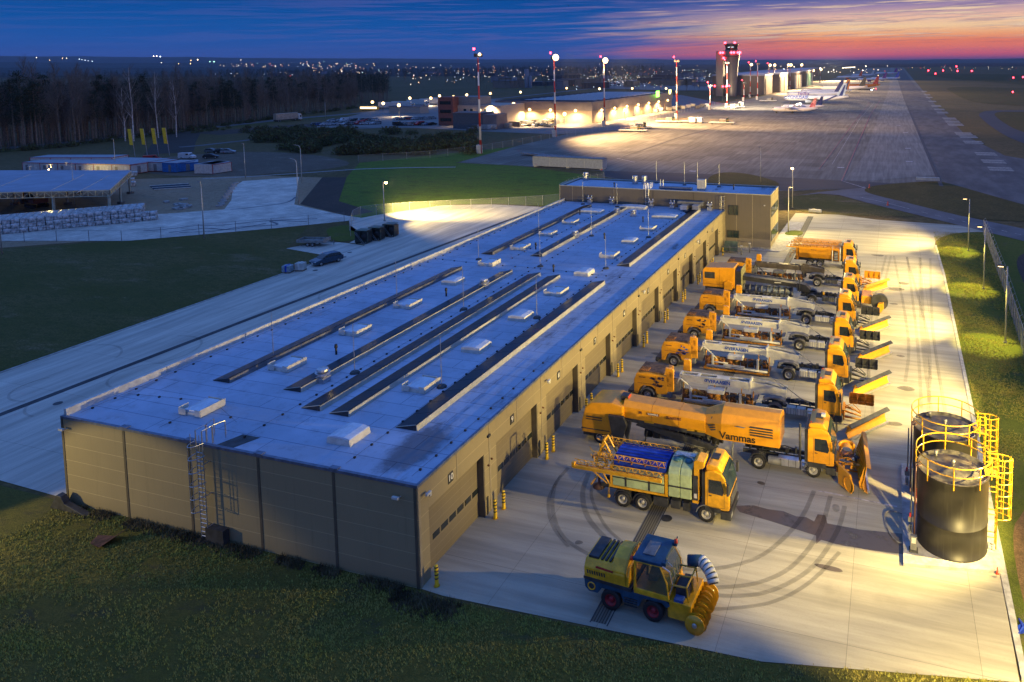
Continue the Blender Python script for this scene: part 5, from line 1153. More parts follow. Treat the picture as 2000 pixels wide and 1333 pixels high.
    b = MB(); q = empty('side_plow', (.35, -1.6, .2), rz=radians(-50)); q.parent = r_
    b.prism([(0, 0), (1.4, 0), (1.4, 1.0), (1.25, 1.25), (0, 1.35)], -.06, .06, .02); b.lathe([(.5, -.05), (.5, .05), (.3, .08), (0, .08)], 16, (1.2, -.06, .55), axis='y'); b.build('side_blade', orange, q)
    b = MB(); b.box(-.1, 1.4, .06, .2, 0, .15); b.build('side_edge', dark, q)
    for k in range(2):
        b = MB(); b.ring((.75, .55, 1.75 + k * .1), .5, .09, 14, a0=0, a1=pi); b.lathe([(.48, 0), (.55, .3), (.48, .6)], 16, (.75, .3 + k * .6, 1.35), axis='y'); b.build('hydraulic_coil', orange, r_)
    hydro_details(r_, .4, 1.9, -.6, .8, orange2); hydro_details(r_, .5, 1.9, .1, 1.0, dark)
big_sweeper((-3.3, 50.75, .03))
# ------------------------------------------------ spray boom truss helper
def truss(parent, x0, x1, y_, z_, h, mat1, name='spray_boom', w=.25):
    b = MB(); n = int((x1 - x0) / .45)
    for (dy, dz) in ((0, 0), (w, 0), (w / 2, h)): b.tube((x0, y_ + dy, z_ + dz), (x1, y_ + dy, z_ + dz), .028, 5)
    for k in range(n):
        a = x0 + (x1 - x0) * k / n; c = x0 + (x1 - x0) * (k + 1) / n; m_ = (a + c) / 2
        for dy in (0, w): b.tube((a, y_ + dy, z_), (m_, y_ + w / 2, z_ + h), .018, 4); b.tube((m_, y_ + w / 2, z_ + h), (c, y_ + dy, z_), .018, 4)
    o = b.build(name, mat1, parent)
    b = MB()
    for k in range(0, n, 2): a = x0 + (x1 - x0) * k / n; b.box(a - .03, a + .05, y_ - .05, y_ + .03, z_ - .14, z_ + .02)
    b.tube((x0, y_ - .02, z_ + .06), (x1, y_ - .02, z_ + .04), .018, 4); b.build('nozzle_line', bristle, o)
    return o
# ------------------------------------------------ three-axle de-icing sprayer truck
def sprayer(loc):
    r_ = empty('deicing_truck', loc, label='orange de-icing sprayer truck with blue tarpaulin, pale green tanks and folded yellow booms', cat='de-icing truck')
    cab(r_, 0, yellowo, low=1.1, top=3.45, w=1.22, L_=1.56)
    wheels(r_, -1.5, fender=midg)
    wheels(r_, -5.75, half=1.0, w=.44, fender=dark); wheels(r_, -7.1, half=1.0, w=.44, fender=dark)
    chassis(r_, -8.9, -1.2)
    for xx in (-1.5, -5.75, -7.1): axlebeam(r_, xx)
    b = MB(); b.box(-5.0, -4.0, -1.15, -.6, .5, 1.1, .04); b.box(-3.85, -3.2, -1.12, -.6, .5, 1.05, .05); b.box(-3.05, -2.6, -1.1, -.6, .45, 1.0, .04); b.build('side_box', dark, r_)
    # tanks
    for k in range(2):
        b = MB(); b.prism([(-1.24, 1.35), (-1.24, 2.9), (-1.0, 3.25), (-.4, 3.45), (.4, 3.45), (1.0, 3.25), (1.24, 2.9), (1.24, 1.35)], -3.95 + k * .78, -3.2 + k * .78, .05, axis='x'); t_ = b.build('liquid_tank', tankpl, r_)
        b = MB(); b.lathe([(.24, 3.42), (.24, 3.54), (0, 3.56)], 14, (-3.57 + k * .78, -.45, 0)); b.build('tank_lid', pbr('teal_lid', (.05, .16, .2), .4), t_)
        b = MB(); b.box(-3.96 + k * .78, -3.19 + k * .78, -1.262, -1.24, 2.02, 2.12); b.build('tank_strap', dark, t_)
    b = MB(); b.path([(-3.9, -.2, 3.5), (-3.3, -.1, 3.62), (-2.6, -.3, 3.55), (-2.4, -.5, 3.4)], .04); b.box(-3.8, -2.5, -.1, .3, 3.45, 3.58, .02); b.build('tank_pipes', steel, r_)
    for k, zz in enumerate((1.45, 2.05)):
        b = MB(); b.box(-7.75, -4.25, -1.25, -.85, zz, zz + .52, .05); t_ = b.build('side_tank', tankpl, r_)
    b = MB(); b.box(-7.8, -4.2, -1.22, -.9, 1.98, 2.05); b.box(-6.9, -6.78, -1.27, -1.24, 1.5, 2.5); b.box(-5.3, -5.18, -1.27, -1.24, 1.5, 2.5); b.build('tank_strap', dark, r_)
    b = MB(); b.box(-4.2, -4.0, -1.25, 1.2, 1.3, 2.75, .02); b.box(-7.95, -7.78, -1.22, 1.2, 1.3, 2.7, .02); b.box(-8.0, -4.0, -1.24, -.8, 1.28, 1.42, .01); b.box(-8, -4.0, -.95, 1.2, 2.6, 2.68); b.build('body_frame', yellowo, r_)
    b = MB(); P = [(-1.0, 2.68), (-1.02, 3.1), (-.6, 3.3), (-.2, 3.26), (.2, 3.34), (.7, 3.25), (1.02, 3.0), (1.0, 2.68)]; b.prism(P, -7.75, -4.15, .03, axis='x'); b.m = 1
    for k in range(5): b.box(-7.7, -4.2, -.75 + k * .36, -.71 + k * .36, 3.27, 3.35)
    b.build('tarpaulin', [bluetarp, pbr('blue_tarpaulin_fold', (.008, .03, .26), .6)], r_)
    b = MB(); b.box(-8.0, -4.0, -.9, 1.0, 1.4, 2.6); b.build('hopper_body', yellowo, r_)
    b = MB(); b.prism([(-2.28, 1.2), (-2.28, 3.9), (-2.1, 4.05), (-2.0 + .35, 4.0), (-1.96 + .3, 1.2 + 2.5), (-2.0, 3.5), (-2.0, 1.2)][:2] + [(-2.1, 4.02), (-1.6, 3.95), (-1.6, 3.6), (-1.98, 3.4), (-1.98, 1.2)], -1.2, -.1, .03)
    b.box(-2.36, -1.98, -1.24, -.4, 1.2, 1.35); k_ = b.build('pump_cabinet', yellowo, r_)
    b = MB(); b.box(-2.32, -2.0, -1.26, -1.2, 1.4, 3.0); b.m = 1; b.box(-2.25, -2.06, -1.275, -1.26, 1.55, 1.85); b.build('open_cabinet_bay', [dark, white], k_)
    # booms
    t1 = truss(r_, -10.4, -4.3, -1.45, 2.55, .3, yellowo); b = MB(); b.box(-10.4, -4.3, -1.62, -1.5, 2.35, 2.55, .01); b.box(-10.5, -10.3, -1.65, -1.4, 2.4, 2.75, .02); b.build('boom_beam', yellowo, t1)
    truss(r_, -9.2, -4.2, -1.1, 3.1, .28, yellowo); truss(r_, -9.4, -3.9, 1.0, 3.0, .35, yellowo); truss(r_, -9.2, -4.1, 1.35, 2.6, .3, yellowo)
    b = MB()
    for s in (-.55, .15): b.path([(-9.2, s, 2.6), (-8.6, s, 4.0), (-7.9, s, 2.75)], .055); b.path([(-9.3, s, 2.4), (-8.7, s - .3, 3.2), (-8.4, s, 2.2)], .045)
    b.tube((-8.6, -.55, 4.0), (-8.6, .15, 4.0), .05); b.tube((-9.0, -.55, 3.1), (-9.0, .15, 3.1), .04); b.build('boom_lift_frame', yellowo, r_)
    b = MB()
    for k in range(26):
        q = (random.uniform(-9.6, -8.5), random.uniform(-1.3, 1.4), random.uniform(1.9, 3.2)); d = (random.uniform(-.5, .5), random.uniform(-.5, .5), random.uniform(-.5, .5)); b.tube(q, (q[0] + d[0], q[1] + d[1], q[2] + d[2]), .03, 5)
    b.ring((-8.9, -.3, 2.2), .42, .05, 14); b.tube((-9.3, -1.2, 1.2), (-9.3, 1.2, 1.2), .06); b.tube((-8.2, -1.1, 1.4), (-9.4, -1.3, 2.4), .05); b.tube((-8.0, -1.15, 1.4), (-8.6, -1.3, 2.5), .05); b.build('rear_spray_frame', yellowo, r_)
    b = MB(); b.lathe([(0, 0), (.42, .04), (.45, .12), (.1, .3), (.08, .7)], 14, (-9.1, -.3, .5)); b.build('spreader_disc', pbr('rusty_disc', (.10, .05, .035), .6), r_)
    b = MB(); b.lathe([(0, -.16), (.13, -.05), (.09, .1), (0, .14)], 8, (-8.1, -1.1, .55)); b.tube((-8.1, -1.1, .6), (-8.1, -1.0, 1.2), .03); b.build('yellow_wheel_chock', yellow, r_)
yellowo = pbr('yellow_orange_paint', (.72, .36, .012), .38, var=.14, coat=.35)
sprayer((-9.15, 43.75, .03))
# ------------------------------------------------ farthest tanker sprayer
def tanker(loc):
    r_ = empty('deicing_truck', loc, label='orange de-icing tanker truck with folded truss booms, farthest vehicle near the annex', cat='de-icing truck')
    cab(r_, 0, orange, low=1.1, top=3.4)
    wheels(r_, -1.5); wheels(r_, -4.95, half=1.0, w=.44); wheels(r_, -6.35, half=1.0, w=.44); chassis(r_, -8.6, -1.2)
    b = MB(); b.prism([(-.75, 1.15), (-1.15, 1.9), (-1.2, 2.6), (-1.0, 2.95), (1.0, 2.95), (1.2, 2.6), (1.15, 1.9), (.75, 1.15)], -7.9, -3.3, .08, axis='x'); t_ = b.build('tank_body', orange, r_)
    b = MB(); b.box(-6.2, -5.4, -1.215, -1.19, 2.42, 2.48); b.build('dark_badge', dark, t_)
    b = MB(); b.box(-3.2, -2.15, -1.15, 1.15, 1.1, 2.9, .05); b.build('front_cabinet', orange2, r_)
    b = MB()
    for q in (-3.25, -2.2): b.path([(q, -1.25, 1.0), (q + .05, -1.3, 3.1)], .07, 8)
    b.build('white_pipe', white, r_)
    b = MB(); b.box(-3.0, -2.45, -1.3, -1.18, 1.2, 2.5)
    b.m = 1
    for k in range(5): b.box(-2.95, -2.5, -1.32, -1.3, 1.3 + k * .22, 1.42 + k * .22)
    b.build('tank_steps', [dark, alu], r_)
    b = MB(); b.box(-4.3, -1.9, -1.2, -.9, .6, 1.0, .03); b.build('side_guard', alu, r_)
    for i, (y_, z_) in enumerate(((-1.35, 3.05), (-.9, 3.35), (.5, 3.3), (1.0, 3.0), (-.3, 3.5))): truss(r_, -9.0 + i * .1, -2.6 + i * .15, y_, z_, .32, orange)
    b = MB(); b.box(-9.6, -2.4, -1.6, -1.48, 2.75, 2.92, .01); b.build('boom_beam', orange, r_)
    b = MB()
    for k in range(22):
        q = (random.uniform(-9.1, -8.2), random.uniform(-1.2, 1.2), random.uniform(1.2, 3.4)); b.tube(q, (q[0] + random.uniform(-.4, .4), q[1] + random.uniform(-.4, .4), q[2] + random.uniform(-.5, .5)), .035, 5)
    b.box(-8.3, -8.0, -1.1, 1.1, .9, 2.9, .02); b.build('rear_spray_frame', orange2, r_)
tanker((-4.2, 104.0, .03))
# ------------------------------------------------ yellow-blue loader with snow blower
def blower(loc, rz):
    r_ = empty('snow_blower', loc, rz=rz, label='yellow and blue snow blower loader with auger drum, nearest vehicle on the yard', cat='snow blower')
    yl = pbr('lemon_paint', (.86, .46, .02), .4, var=.15, coat=.3)
    for xx in (-3.05, -.65):
        for s in (-1, 1): wheel(r_, xx, s * .98, .56, .42, rimr, s)
    b = MB(); b.prism([(-4.55, .95), (-4.6, 1.45), (-1.9, 1.32), (.05, 1.3), (.3, 1.1), (.1, .95), (-.15, 1.15), (-1.2, 1.12), (-1.45, .62), (-2.3, .62), (-2.5, 1.1), (-3.55, 1.1), (-3.8, .75), (-4.3, .75)], -1.15, 1.15, .04); ch = b.build('chassis', bluepaint, r_)
    b = MB()
    for k in range(4): b.prism([(-2.25, .55 + k * .13), (-1.5, .55 + k * .13), (-1.5, .59 + k * .13), (-2.25, .59 + k * .13)], -1.2, -1.15)
    for k in range(3): b.prism([(-4.3 + k * .14, .9), (-4.2 + k * .14, .9), (-4.3 + k * .14, 1.2), (-4.4 + k * .14, 1.2)], -1.17, -1.152)
    b.m = 1; b.build('side_steps', [dark, yl], r_)
    b = MB(); b.ring((0, 0, 0), .2, .035, 14); o_ = b.build('yellow_swirl_mark', yl, r_); o_.matrix_local = Matrix.Translation((-4.15, -1.17, 1.1)) @ Matrix.Rotation(pi / 2, 4, 'X')
    b = MB(); b.prism([(-1.12, 1.45), (-1.14, 2.05), (-.9, 2.45), (.9, 2.45), (1.14, 2.05), (1.12, 1.45)], -4.6, -2.0, .07, axis='x'); hd = b.build('engine_hood', yl, r_)
    b = MB(); b.prism([(-1.05, 1.5), (-1.1, 2.2), (-.75, 2.75), (0, 2.92), (.75, 2.75), (1.1, 2.2), (1.05, 1.5)], -3.0, -2.15, .06, axis='x'); b.m = 0; b.build('hood_hump', yl, hd)
    b = MB()
    for q in (-2.98, -2.2): b.prism([(-1.12, 1.5), (-1.17, 2.25), (-.8, 2.82), (0, 3.0), (.8, 2.82), (1.17, 2.25), (1.12, 1.5), (1.05, 1.5), (1.08, 2.2), (.74, 2.74), (0, 2.9), (-.74, 2.74), (-1.08, 2.2), (-1.05, 1.5)], -2.22, -2.12, axis='x') if q == -2.2 else None
    b.build('hood_rim', yellow, hd)
    b = MB(); b.box(-4.45, -3.85, -.85, .85, 2.44, 2.58, .03)
    for k in range(3): b.box(-3.72 + k * .24, -3.6 + k * .24, -.85, .85, 2.44, 2.55, .02)
    b.build('hood_grille', dark, hd)
    b = MB()
    for k in range(8): b.prism([(-4.4 + k * .14, 1.75), (-4.33 + k * .14, 1.75), (-4.36 + k * .14, 1.95), (-4.43 + k * .14, 1.95)], -1.152, -1.13)
    b.build('side_louvre', dark, hd)
    b = MB(); b.prism([(-3.9, 2.16), (-2.9, 2.1), (-2.9, 2.17), (-3.9, 2.24)], -1.145, -1.09); b.build('red_side_stripe', redp, hd)
    b = MB(); b.prism([(-4.62, 1.42), (-1.85, 1.3), (-1.85, 1.5), (-4.62, 1.55)], -1.17, 1.17, .02); b.build('dark_sill', dark, r_)
    # cab
    b = MB(); b.prism([(-1.72, 1.3), (-1.72, 1.6), (.22, 1.55), (.25, 1.3)], -1.12, 1.12, .03); cb = b.build('cab_base', yl, r_)
    b = MB()
    for s in (-1.08, 1.08):
        b.path([(-1.68, s, 1.5), (-1.66, s * .93, 3.05)], .07, 6); b.path([(-.3, s * .92, 3.05), (.12, s, 2.2), (.2, s, 1.5)], .045, 6); b.tube((-1.66, s * .93, 3.02), (-.3, s * .92, 3.02), .05)
    b.build('cab_pillar', yl, cb)
    b = MB()
    b.prism([(-1.55, 1.62), (.12, 1.58), (.1, 2.2), (-.3, 3.0), (-1.58, 3.0)], -1.075, -1.055); b.prism([(-1.55, 1.62), (.12, 1.58), (.1, 2.2), (-.3, 3.0), (-1.58, 3.0)], 1.055, 1.075)
    b.add([(.2, -1.02, 1.6), (.2, 1.02, 1.6), (.36, .9, 2.1), (.36, -.9, 2.1)], [(0, 1, 2, 3)]); b.add([(.36, -.9, 2.1), (.36, .9, 2.1), (.18, .86, 2.75), (.18, -.86, 2.75)], [(0, 1, 2, 3)]); b.add([(.18, -.86, 2.75), (.18, .86, 2.75), (-.25, .95, 3.04), (-.25, -.95, 3.04)], [(0, 1, 2, 3)])
    b.build('cab_glass', cabglass, cb)
    b = MB(); b.path([(.2, 0, 1.6), (.37, 0, 2.1), (.19, 0, 2.75)], .02); b.path([(.2, -.5, 1.6), (.37, -.45, 2.1), (.19, -.4, 2.75), (-.25, -.4, 3.05)], .015); b.path([(.22, -1.02, 1.6), (.37, -.9, 2.1), (.19, -.86, 2.75), (-.22, -.95, 3.05)], .035); b.build('window_bar', alu, cb)
    b = MB(); b.box(-1.2, -.7, -.4, .3, 1.65, 2.0, .05); b.box(-1.3, -1.15, -.4, .3, 1.9, 2.6, .05); b.build('driver_seat', pbr('tan_seat', (.35, .3, .14), .7), cb)
    b = MB(); b.box(-1.8, -.15, -1.05, 1.05, 3.04, 3.2, .05); rf = b.build('cab_roof', bluepaint, cb)
    b = MB(); b.box(-1.4, -.75, -.6, .5, 3.2, 3.25, .01); b.build('roof_hatch', midg, rf)
    for s in (-.85, .85): b = MB(); b.box(-.2, .05, s - .2, s + .12, 3.1, 3.3, .03); b.tube((-.05, s, 3.2), (0, s * 1.1, 3.5), .03); b.build('roof_light', bluepaint, rf)
    for (xx, yy) in ((-1.9, -.9), (.0, .7)): b = MB(); b.lathe([(0, .22), (.09, .18), (.1, 0)], 8, (xx, yy, 2.95 if xx < -1 else 3.3)); b.build('beacon', redlamp, rf)
    # blower head
    h_ = empty('blower_head', (.12, 0, 0)); h_.parent = r_
    b = MB(); b.box(0, .12, -1.0, 1.0, .4, 1.7, .02); b.box(.12, 1.3, -1.1, 1.1, .45, 1.35, .03); b.build('blower_box', yellowo, h_)
    b = MB()
    for y_ in (-.9, -.1, .7): b.path([(.1, y_, 1.6), (.1, y_, 2.1), (1.0, y_, 2.15), (1.1, y_, 1.4)], .045)
    for (xx, zz) in ((.1, 2.1), (1.0, 2.15)): b.tube((xx, -.9, zz), (xx, .7, zz), .045)
    b.build('guard_frame', yellow, h_)
    b = MB(); b.box(.3, 1.0, -.6, .3, 1.36, 1.85, .03); b.box(.35, .8, .4, .85, 1.36, 1.6, .02); b.build('engine_block', dark, h_); b = MB(); b.box(.35, .85, -1.05, -.65, 1.0, 1.5, .03); b.build('radiator', pbr('blue_radiator', (.05, .1, .28), .4), h_)
    b = MB(); b.lathe([(.0, -1.3), (.52, -1.3), (.52, -1.24), (.40, -1.22), (.40, 1.22), (.52, 1.24), (.52, 1.3), (0, 1.3)], 22, (1.55, 0, .56), axis='y'); b.build('auger_drum', yellowo, h_)
    b = MB(); n = 70
    for k in range(n):
        for s in (-1, 1):
            ya = s * 1.2 * k / n; yb = s * 1.2 * (k + 1) / n; a0, a1 = k * .3, (k + 1) * .3
            P = [(1.55 + r0 * cos(a), y_, .56 + r0 * sin(a)) for (a, y_) in ((a0, ya), (a1, yb)) for r0 in (.38, .60)]
            b.add([P[0], P[1], P[3], P[2]], [(0, 1, 2, 3)])
    b.build('auger_flight', yellow, h_)
    b = MB(); b.lathe([(0, 0), (.12, 0), (.14, .04), (0, .05)], 12, (1.55, -1.36, .56), axis='y'); b.build('auger_hub', alu, h_)
    b = MB(); P = [(.5, .9, 2.3), (1.2, 1.0, 2.4), (1.8, 1.0, 2.3)]
    b.tube(P[0], P[1], .3, 14); b.build('chute_pipe', bluepaint, h_)
    b = MB(); A = [(1.2 + .95 * sin(t / 6 * 1.25), 1.0 - .12 * t, 2.4 - .75 * (1 - cos(t / 6 * 1.35))) for t in range(7)]
    for i in range(6): b.tube(A[i], Vector(A[i]).lerp(Vector(A[i + 1]), .78), .31, 12)
    b.m = 1; b.path(A, .25, 10); b.build('chute_segments', [white, dark], h_)
    b = MB()
    for s in (-.5, .5): b.box(-.35, .1, s - .1, s + .1, .6, 1.3, .02)
    b.path([(-.3, .3, 1.2), (0, .4, 1.8), (.3, .3, 1.5)], .03); b.path([(-.3, -.3, 1.2), (0, -.4, 1.7), (.3, -.3, 1.5)], .03); b.build('coupling', dark, h_)
blower((-10.6, 34.9, .03), radians(-3))
# ================================================================ MIDDLE GROUND, WEST SIDE
def car(loc, rz, paint, label, group=None, detail=True, kind='hatch'):
    r_ = empty('parked_car', loc, rz=rz, label=label, cat='car', group=group)
    b = MB()
    if kind == 'van': body = [(-2.4, .3), (-2.45, 1.1), (-2.35, 1.95), (.9, 1.98), (1.5, 1.25), (2.3, 1.0), (2.4, .35)]
    else: body = [(-2.15, .32), (-2.2, .85), (-2.1, 1.0), (-1.0, 1.02), (.95, 1.0), (2.0, .78), (2.2, .6), (2.18, .3)]
    b.prism(body, -.9, .9, .06); b.build('body', paint, r_)
    if kind != 'van':
        b = MB(); b.prism([(-2.05, .98), (-1.75, 1.42), (-.2, 1.5), (.35, 1.42), (1.15, .98)], -.78, .78, .06); b.build('greenhouse', glass, r_)
        b = MB(); b.prism([(-1.7, 1.42), (-1.5, 1.47), (-.2, 1.54), (.25, 1.45), (.2, 1.42)], -.68, .68, .015); b.build('car_roof', paint, r_)
        if detail:
            for s in (-.8, .8):
                b = MB(); b.box(-.5, -.42, s - .02, s + .02, 1.0, 1.44); b.box(.15, .2, s - .02, s + .02, 1.0, 1.42); b.build('door_pillar', paint, r_)
    else:
        b = MB(); b.box(.1, .9, -.91, .91, 1.3, 1.75); b.add([(.93, -.8, 1.93), (.93, .8, 1.93), (1.5, .8, 1.28), (1.5, -.8, 1.28)], [(0, 3, 2, 1)]); b.build('window', glass, r_)
    for xx in (-1.35, 1.35):
        for s in (-1, 1):
            b = MB(); b.lathe([(0, -.1), (.3, -.1), (.32, -.06), (.32, .06), (.3, .1), (0, .1)], 14, axis='y'); b.m = 1; b.lathe([(0, s * .105), (.18, s * .105), (.19, s * .09)], 10, axis='y'); w_ = b.build('wheel', [blk, rimg], r_); w_.location = (xx, s * .82, .32)
    if detail:
        for s in (-1, 1):
            b = MB(); b.box(2.02, 2.2, s * .68 - .14, s * .68 + .14, .60, .72, .02); b.build('headlight', alu, r_); b = MB(); b.box(-2.22, -2.14, s * .72 - .12, s * .72 + .12, .78, .95, .01); b.build('tail_light', redlamp, r_)
            b = MB(); b.box(.7, .85, s * .98 - .08, s * .98 + .08, .98, 1.1, .02); b.build('wing_mirror', paint, r_)
        b = MB(); b.box(2.19, 2.205, -.26, .26, .42, .54); b.build('number_plate', white, r_)
    return r_
navy = pbr('navy_car_paint', (.012, .045, .085), .25, var=.1, coat=.6)
car((-78.5, 85.3, .03), radians(-107), navy, 'dark blue hatchback parked on the service road by the grass', None)
# flatbed trailer
r_ = empty('car_trailer', (-88.5, 93.6, .03), rz=radians(12), label='grey open flatbed trailer with twin axles on the concrete slab', cat='trailer')
b = MB(); b.box(-2.3, 2.3, -1.1, 1.1, .62, .70); b.m = 0; b.box(-2.3, 2.3, -1.12, -1.07, .70, 1.05); b.box(-2.3, 2.3, 1.07, 1.12, .70, 1.05); b.box(-2.32, -2.27, -1.07, 1.07, .7, 1.05); b.box(2.27, 2.32, -1.07, 1.07, .70, 1.25); b.build('trailer_bed', pbr('trailer_panels', (.34, .33, .30), .45, .3), r_)
b = MB(); b.box(-2.2, 2.2, -.5, -.4, .5, .62); b.box(-2.2, 2.2, .4, .5, .5, .62); b.path([(2.2, -.4, .55), (3.6, 0, .5)], .05); b.path([(2.2, .4, .55), (3.6, 0, .5)], .05); b.tube((3.4, 0, .1), (3.4, 0, .9), .05); b.build('drawbar', midg, r_)
for xx in (-.45, .4):
    for s in (-1, 1): wheel(r_, xx, s * 1.0, .33, .2)
# folded black passenger-stair / lighting units standing in a line
gr0 = pbr('black_green_paint', (.022, .03, .028), .45, var=.3)
for k, (x_, y_, w_) in enumerate(((-81.6, 97.2, 'nearest'), (-81.0, 99.6, 'middle'), (-80.4, 102.4, 'farthest'))):
    r_ = empty('folded_stair_unit', (x_, y_, .03), rz=radians(8), label='black upright folded equipment with ladder braces, %s of the row under the lit lamp' % w_, cat='folded equipment', group='black folded units under the left lamp')
    b = MB(); b.box(-1.15, -.15, -.9, .9, .1, 2.1, .06); b.box(.0, .95, -.8, .8, .1, 1.95, .06); b.build('black_body', gr0, r_)
    b = MB(); b.lathe([(0, 0), (.5, 0), (.5, .08), (0, .08)], 14, (.45, -.9, 1.1), axis='y'); b.lathe([(0, 0), (.35, 0), (.35, .08), (0, .08)], 12, (-.6, -.98, 1.2), axis='y'); b.build('round_end', blk, r_)
    b = MB()
    for s in (-.15, .15): b.tube((-.9 + s, -1.15, 1.9), (.6 + s, -1.25, .1), .035)
    for q in range(8): t = q / 7; b.tube((-1.05 + 1.5 * t, -1.15 - .1 * t, 1.9 - 1.8 * t), (-.75 + 1.5 * t, -1.15 - .1 * t, 1.9 - 1.8 * t), .025)
    b.build('ladder_brace', midg, r_)
    b = MB(); b.box(-1.1, .9, -.85, .85, 2.1, 2.18, .02); b.path([(-1.1, -.8, 2.1), (-1.2, -.8, .2)], .04); b.path([(.98, -.7, .1), (1.05, -.7, 1.9), (.2, -.7, 2.15)], .04); b.build('top_frame', pbr('green_grey_frame', (.12, .15, .11), .5), r_)
    for xx in (-.9, .7): wheel(r_, xx, -.75, .22, .16)
foilm = pbr('bluish_plastic_wrap', (.30, .37, .42), .25, var=.25, scale=4, bump=.5, bscale=7)
for k, (x_, y_) in enumerate(((-80.3, 79.9), (-79.3, 81.2))):
    r_ = empty('wrapped_pallet', (x_, y_, .03), rz=.25, label=('larger' if k == 0 else 'smaller') + ' plastic-wrapped pallet behind the dark blue car', cat='pallet', group='wrapped pallets by the grass edge')
    b = MB(); b.box(-.6, .6, -.55, .55, .14, 1.05 + .1 * k, .09); b.build('wrapped_load', foilm if k == 0 else white2, r_)
    b = MB(); b.box(-.6, .6, -.55, -.4, 0, .13); b.box(-.6, .6, .4, .55, 0, .13); b.box(-.6, .6, -.08, .08, 0, .13); b.build('pallet', wood, r_)
    b = MB(); b.box(-.12, .12, -.565, .565, .2, 1.07 + .1 * k); b.build('strap', white if k else bluetarp, r_)
o = empty('marker_post', (-84.6, 99.6, .03), label='short red post with white cap on the grass corner', cat='post'); b = MB(); b.tube((0, 0, 0), (0, 0, 1.0), .06); b.build('shaft', redp, o); b = MB(); b.lathe([(0, 0), (.2, 0), (.2, .1), (0, .16)], 10, (0, 0, 1.0)); b.build('cap', white, o)
# ---------------------------------------------------------------- fences
net = netting('wire_mesh', (.45, .46, .42), .20)
postm = pbr('fence_post_metal', (.42, .42, .40), .5, .3)
def fence(P, h, label, step=3.0, lean=True, mat_net=None, pm=None, group=None):
    r_ = empty('mesh_fence', (*P[0], 0), label=label, cat='fence', group=group); b = MB(); b.T = Matrix.Translation((-P[0][0], -P[0][1], 0)); pb = MB(); pb.T = b.T; n_ = 0
    for i in range(len(P) - 1):
        a, c = Vector(P[i]), Vector(P[i + 1]); L_ = (c - a).length; n = max(1, round(L_ / step)); d = (c - a).normalized(); nn = Vector((-d.y, d.x)) * .25
        b.add([(a.x, a.y, .05), (c.x, c.y, .05), (c.x, c.y, h), (a.x, a.y, h)], [(0, 1, 2, 3)])
        pb.tube((a.x, a.y, h), (c.x, c.y, h), .022, 4)
        if lean: pb.tube((a.x + nn.x, a.y + nn.y, h + .3), (c.x + nn.x, c.y + nn.y, h + .3), .012, 4)
        for k in range(n + (i == len(P) - 2)):
            q = a.lerp(c, k / n); qb = MB(); qb.tube((q.x - P[0][0], q.y - P[0][1], 0), (q.x - P[0][0], q.y - P[0][1], h + .03), .045, 5)
            if lean: qb.tube((q.x - P[0][0], q.y - P[0][1], h), (q.x - P[0][0] + nn.x, q.y - P[0][1] + nn.y, h + .32), .03, 4)
            n_ += 1
            if n_ < 96: qb.build('fence_post', pm or postm, r_)
    b.build('wire_mesh', mat_net or net, r_); pb.build('top_rail', pm or postm, r_); return r_
fence([(15.0, 130), (14.9, 124), (13.95, 98.3), (12.8, 76.4), (12.2, 60)], 2.5, 'tall mesh fence with angled tops along the right verge and dirt track', 2.4, mat_net=netting('dense_wire_mesh', (.34, .36, .38), .42))
fence([(-230, 34), (-143, 80.6), (-121.5, 86.6), (-104.7, 101), (-96.1, 109.3)], 1.9, 'low mesh fence between the block-paved yard and the dark grass', 5.2, lean=False, mat_net=netting('faint_wire_mesh', (.3, .33, .36), .12), pm=pbr('dull_post_metal', (.16, .17, .18), .5))
fence([at(685, 462), at(683, 452), at(690, 432), at(705, 424), at(735, 420), at(800, 415), at(880, 411), at(960, 407), at(1060, 401), at(1095, 398)], 2.0, 'curved mesh fence around the end of the service road by the meadow', 4.0, lean=False)
fence([at(1095, 396), at(1098, 382), at(1112, 371), at(1140, 363), at(1180, 357)], 2.2, 'rounded corner of mesh fence at the left end of the annex', 2.0, lean=True)
fence([at(700, 318), at(840, 309), at(940, 297), at(1090, 270), at(1240, 245), at(1318, 224), at(1400, 206)], 2.2, 'long fence along the left edge of the airport apron', 6, lean=False, mat_net=netting('faint_wire_mesh', (.3, .33, .36), .12))
# ---------------------------------------------------------------- unlit street lamps
def streetlamp(p, h, label, arm=1.2, rz=0, m_=None):
    r_ = empty('street_lamp', (*p, .03), rz=rz, label=label, cat='street lamp', group='slim street lamps on the west side')
    b = MB(); b.tube((0, 0, 0), (0, 0, h * .9), .10, 8, r2=.06); b.path([(0, 0, h * .9), (-.1 * arm, 0, h * .96), (-.4 * arm, 0, h * .99), (-arm, 0, h)], .05); b.build('pole', m_ or pbr('pale_lamp_pole', (.5, .49, .44), .5, .2), r_)
    b = MB(); b.box(-arm - .55, -arm, -.12, .12, h - .03, h + .07, .02); b.build('lamp_head', midg, r_); return r_
streetlamp((-110.2, 92.3), 9.6, 'street lamp at the low fence between yard and dark grass', .1)
streetlamp((-117.6, 120.7), 9.6, 'nearer curved-arm street lamp right of the block-paved road', 1.5)
streetlamp((-138.4, 143.5), 9.4, 'farther curved-arm street lamp right of the block-paved road', 1.5)
streetlamp((-158.5, 145.6), 9.0, 'straight street lamp right of the small white cabin', .1)
streetlamp((-311.9, 201.9), 9.0, 'distant street lamp at the main road before the forest', .1)
streetlamp(at(234, 265), 8.5, 'distant street lamp on the main road right of the flags', .1); streetlamp(at(226, 335), 9, 'street lamp among the site cabins', .1); streetlamp(at(636, 232), 9, 'street lamp near the white lorry', .1)
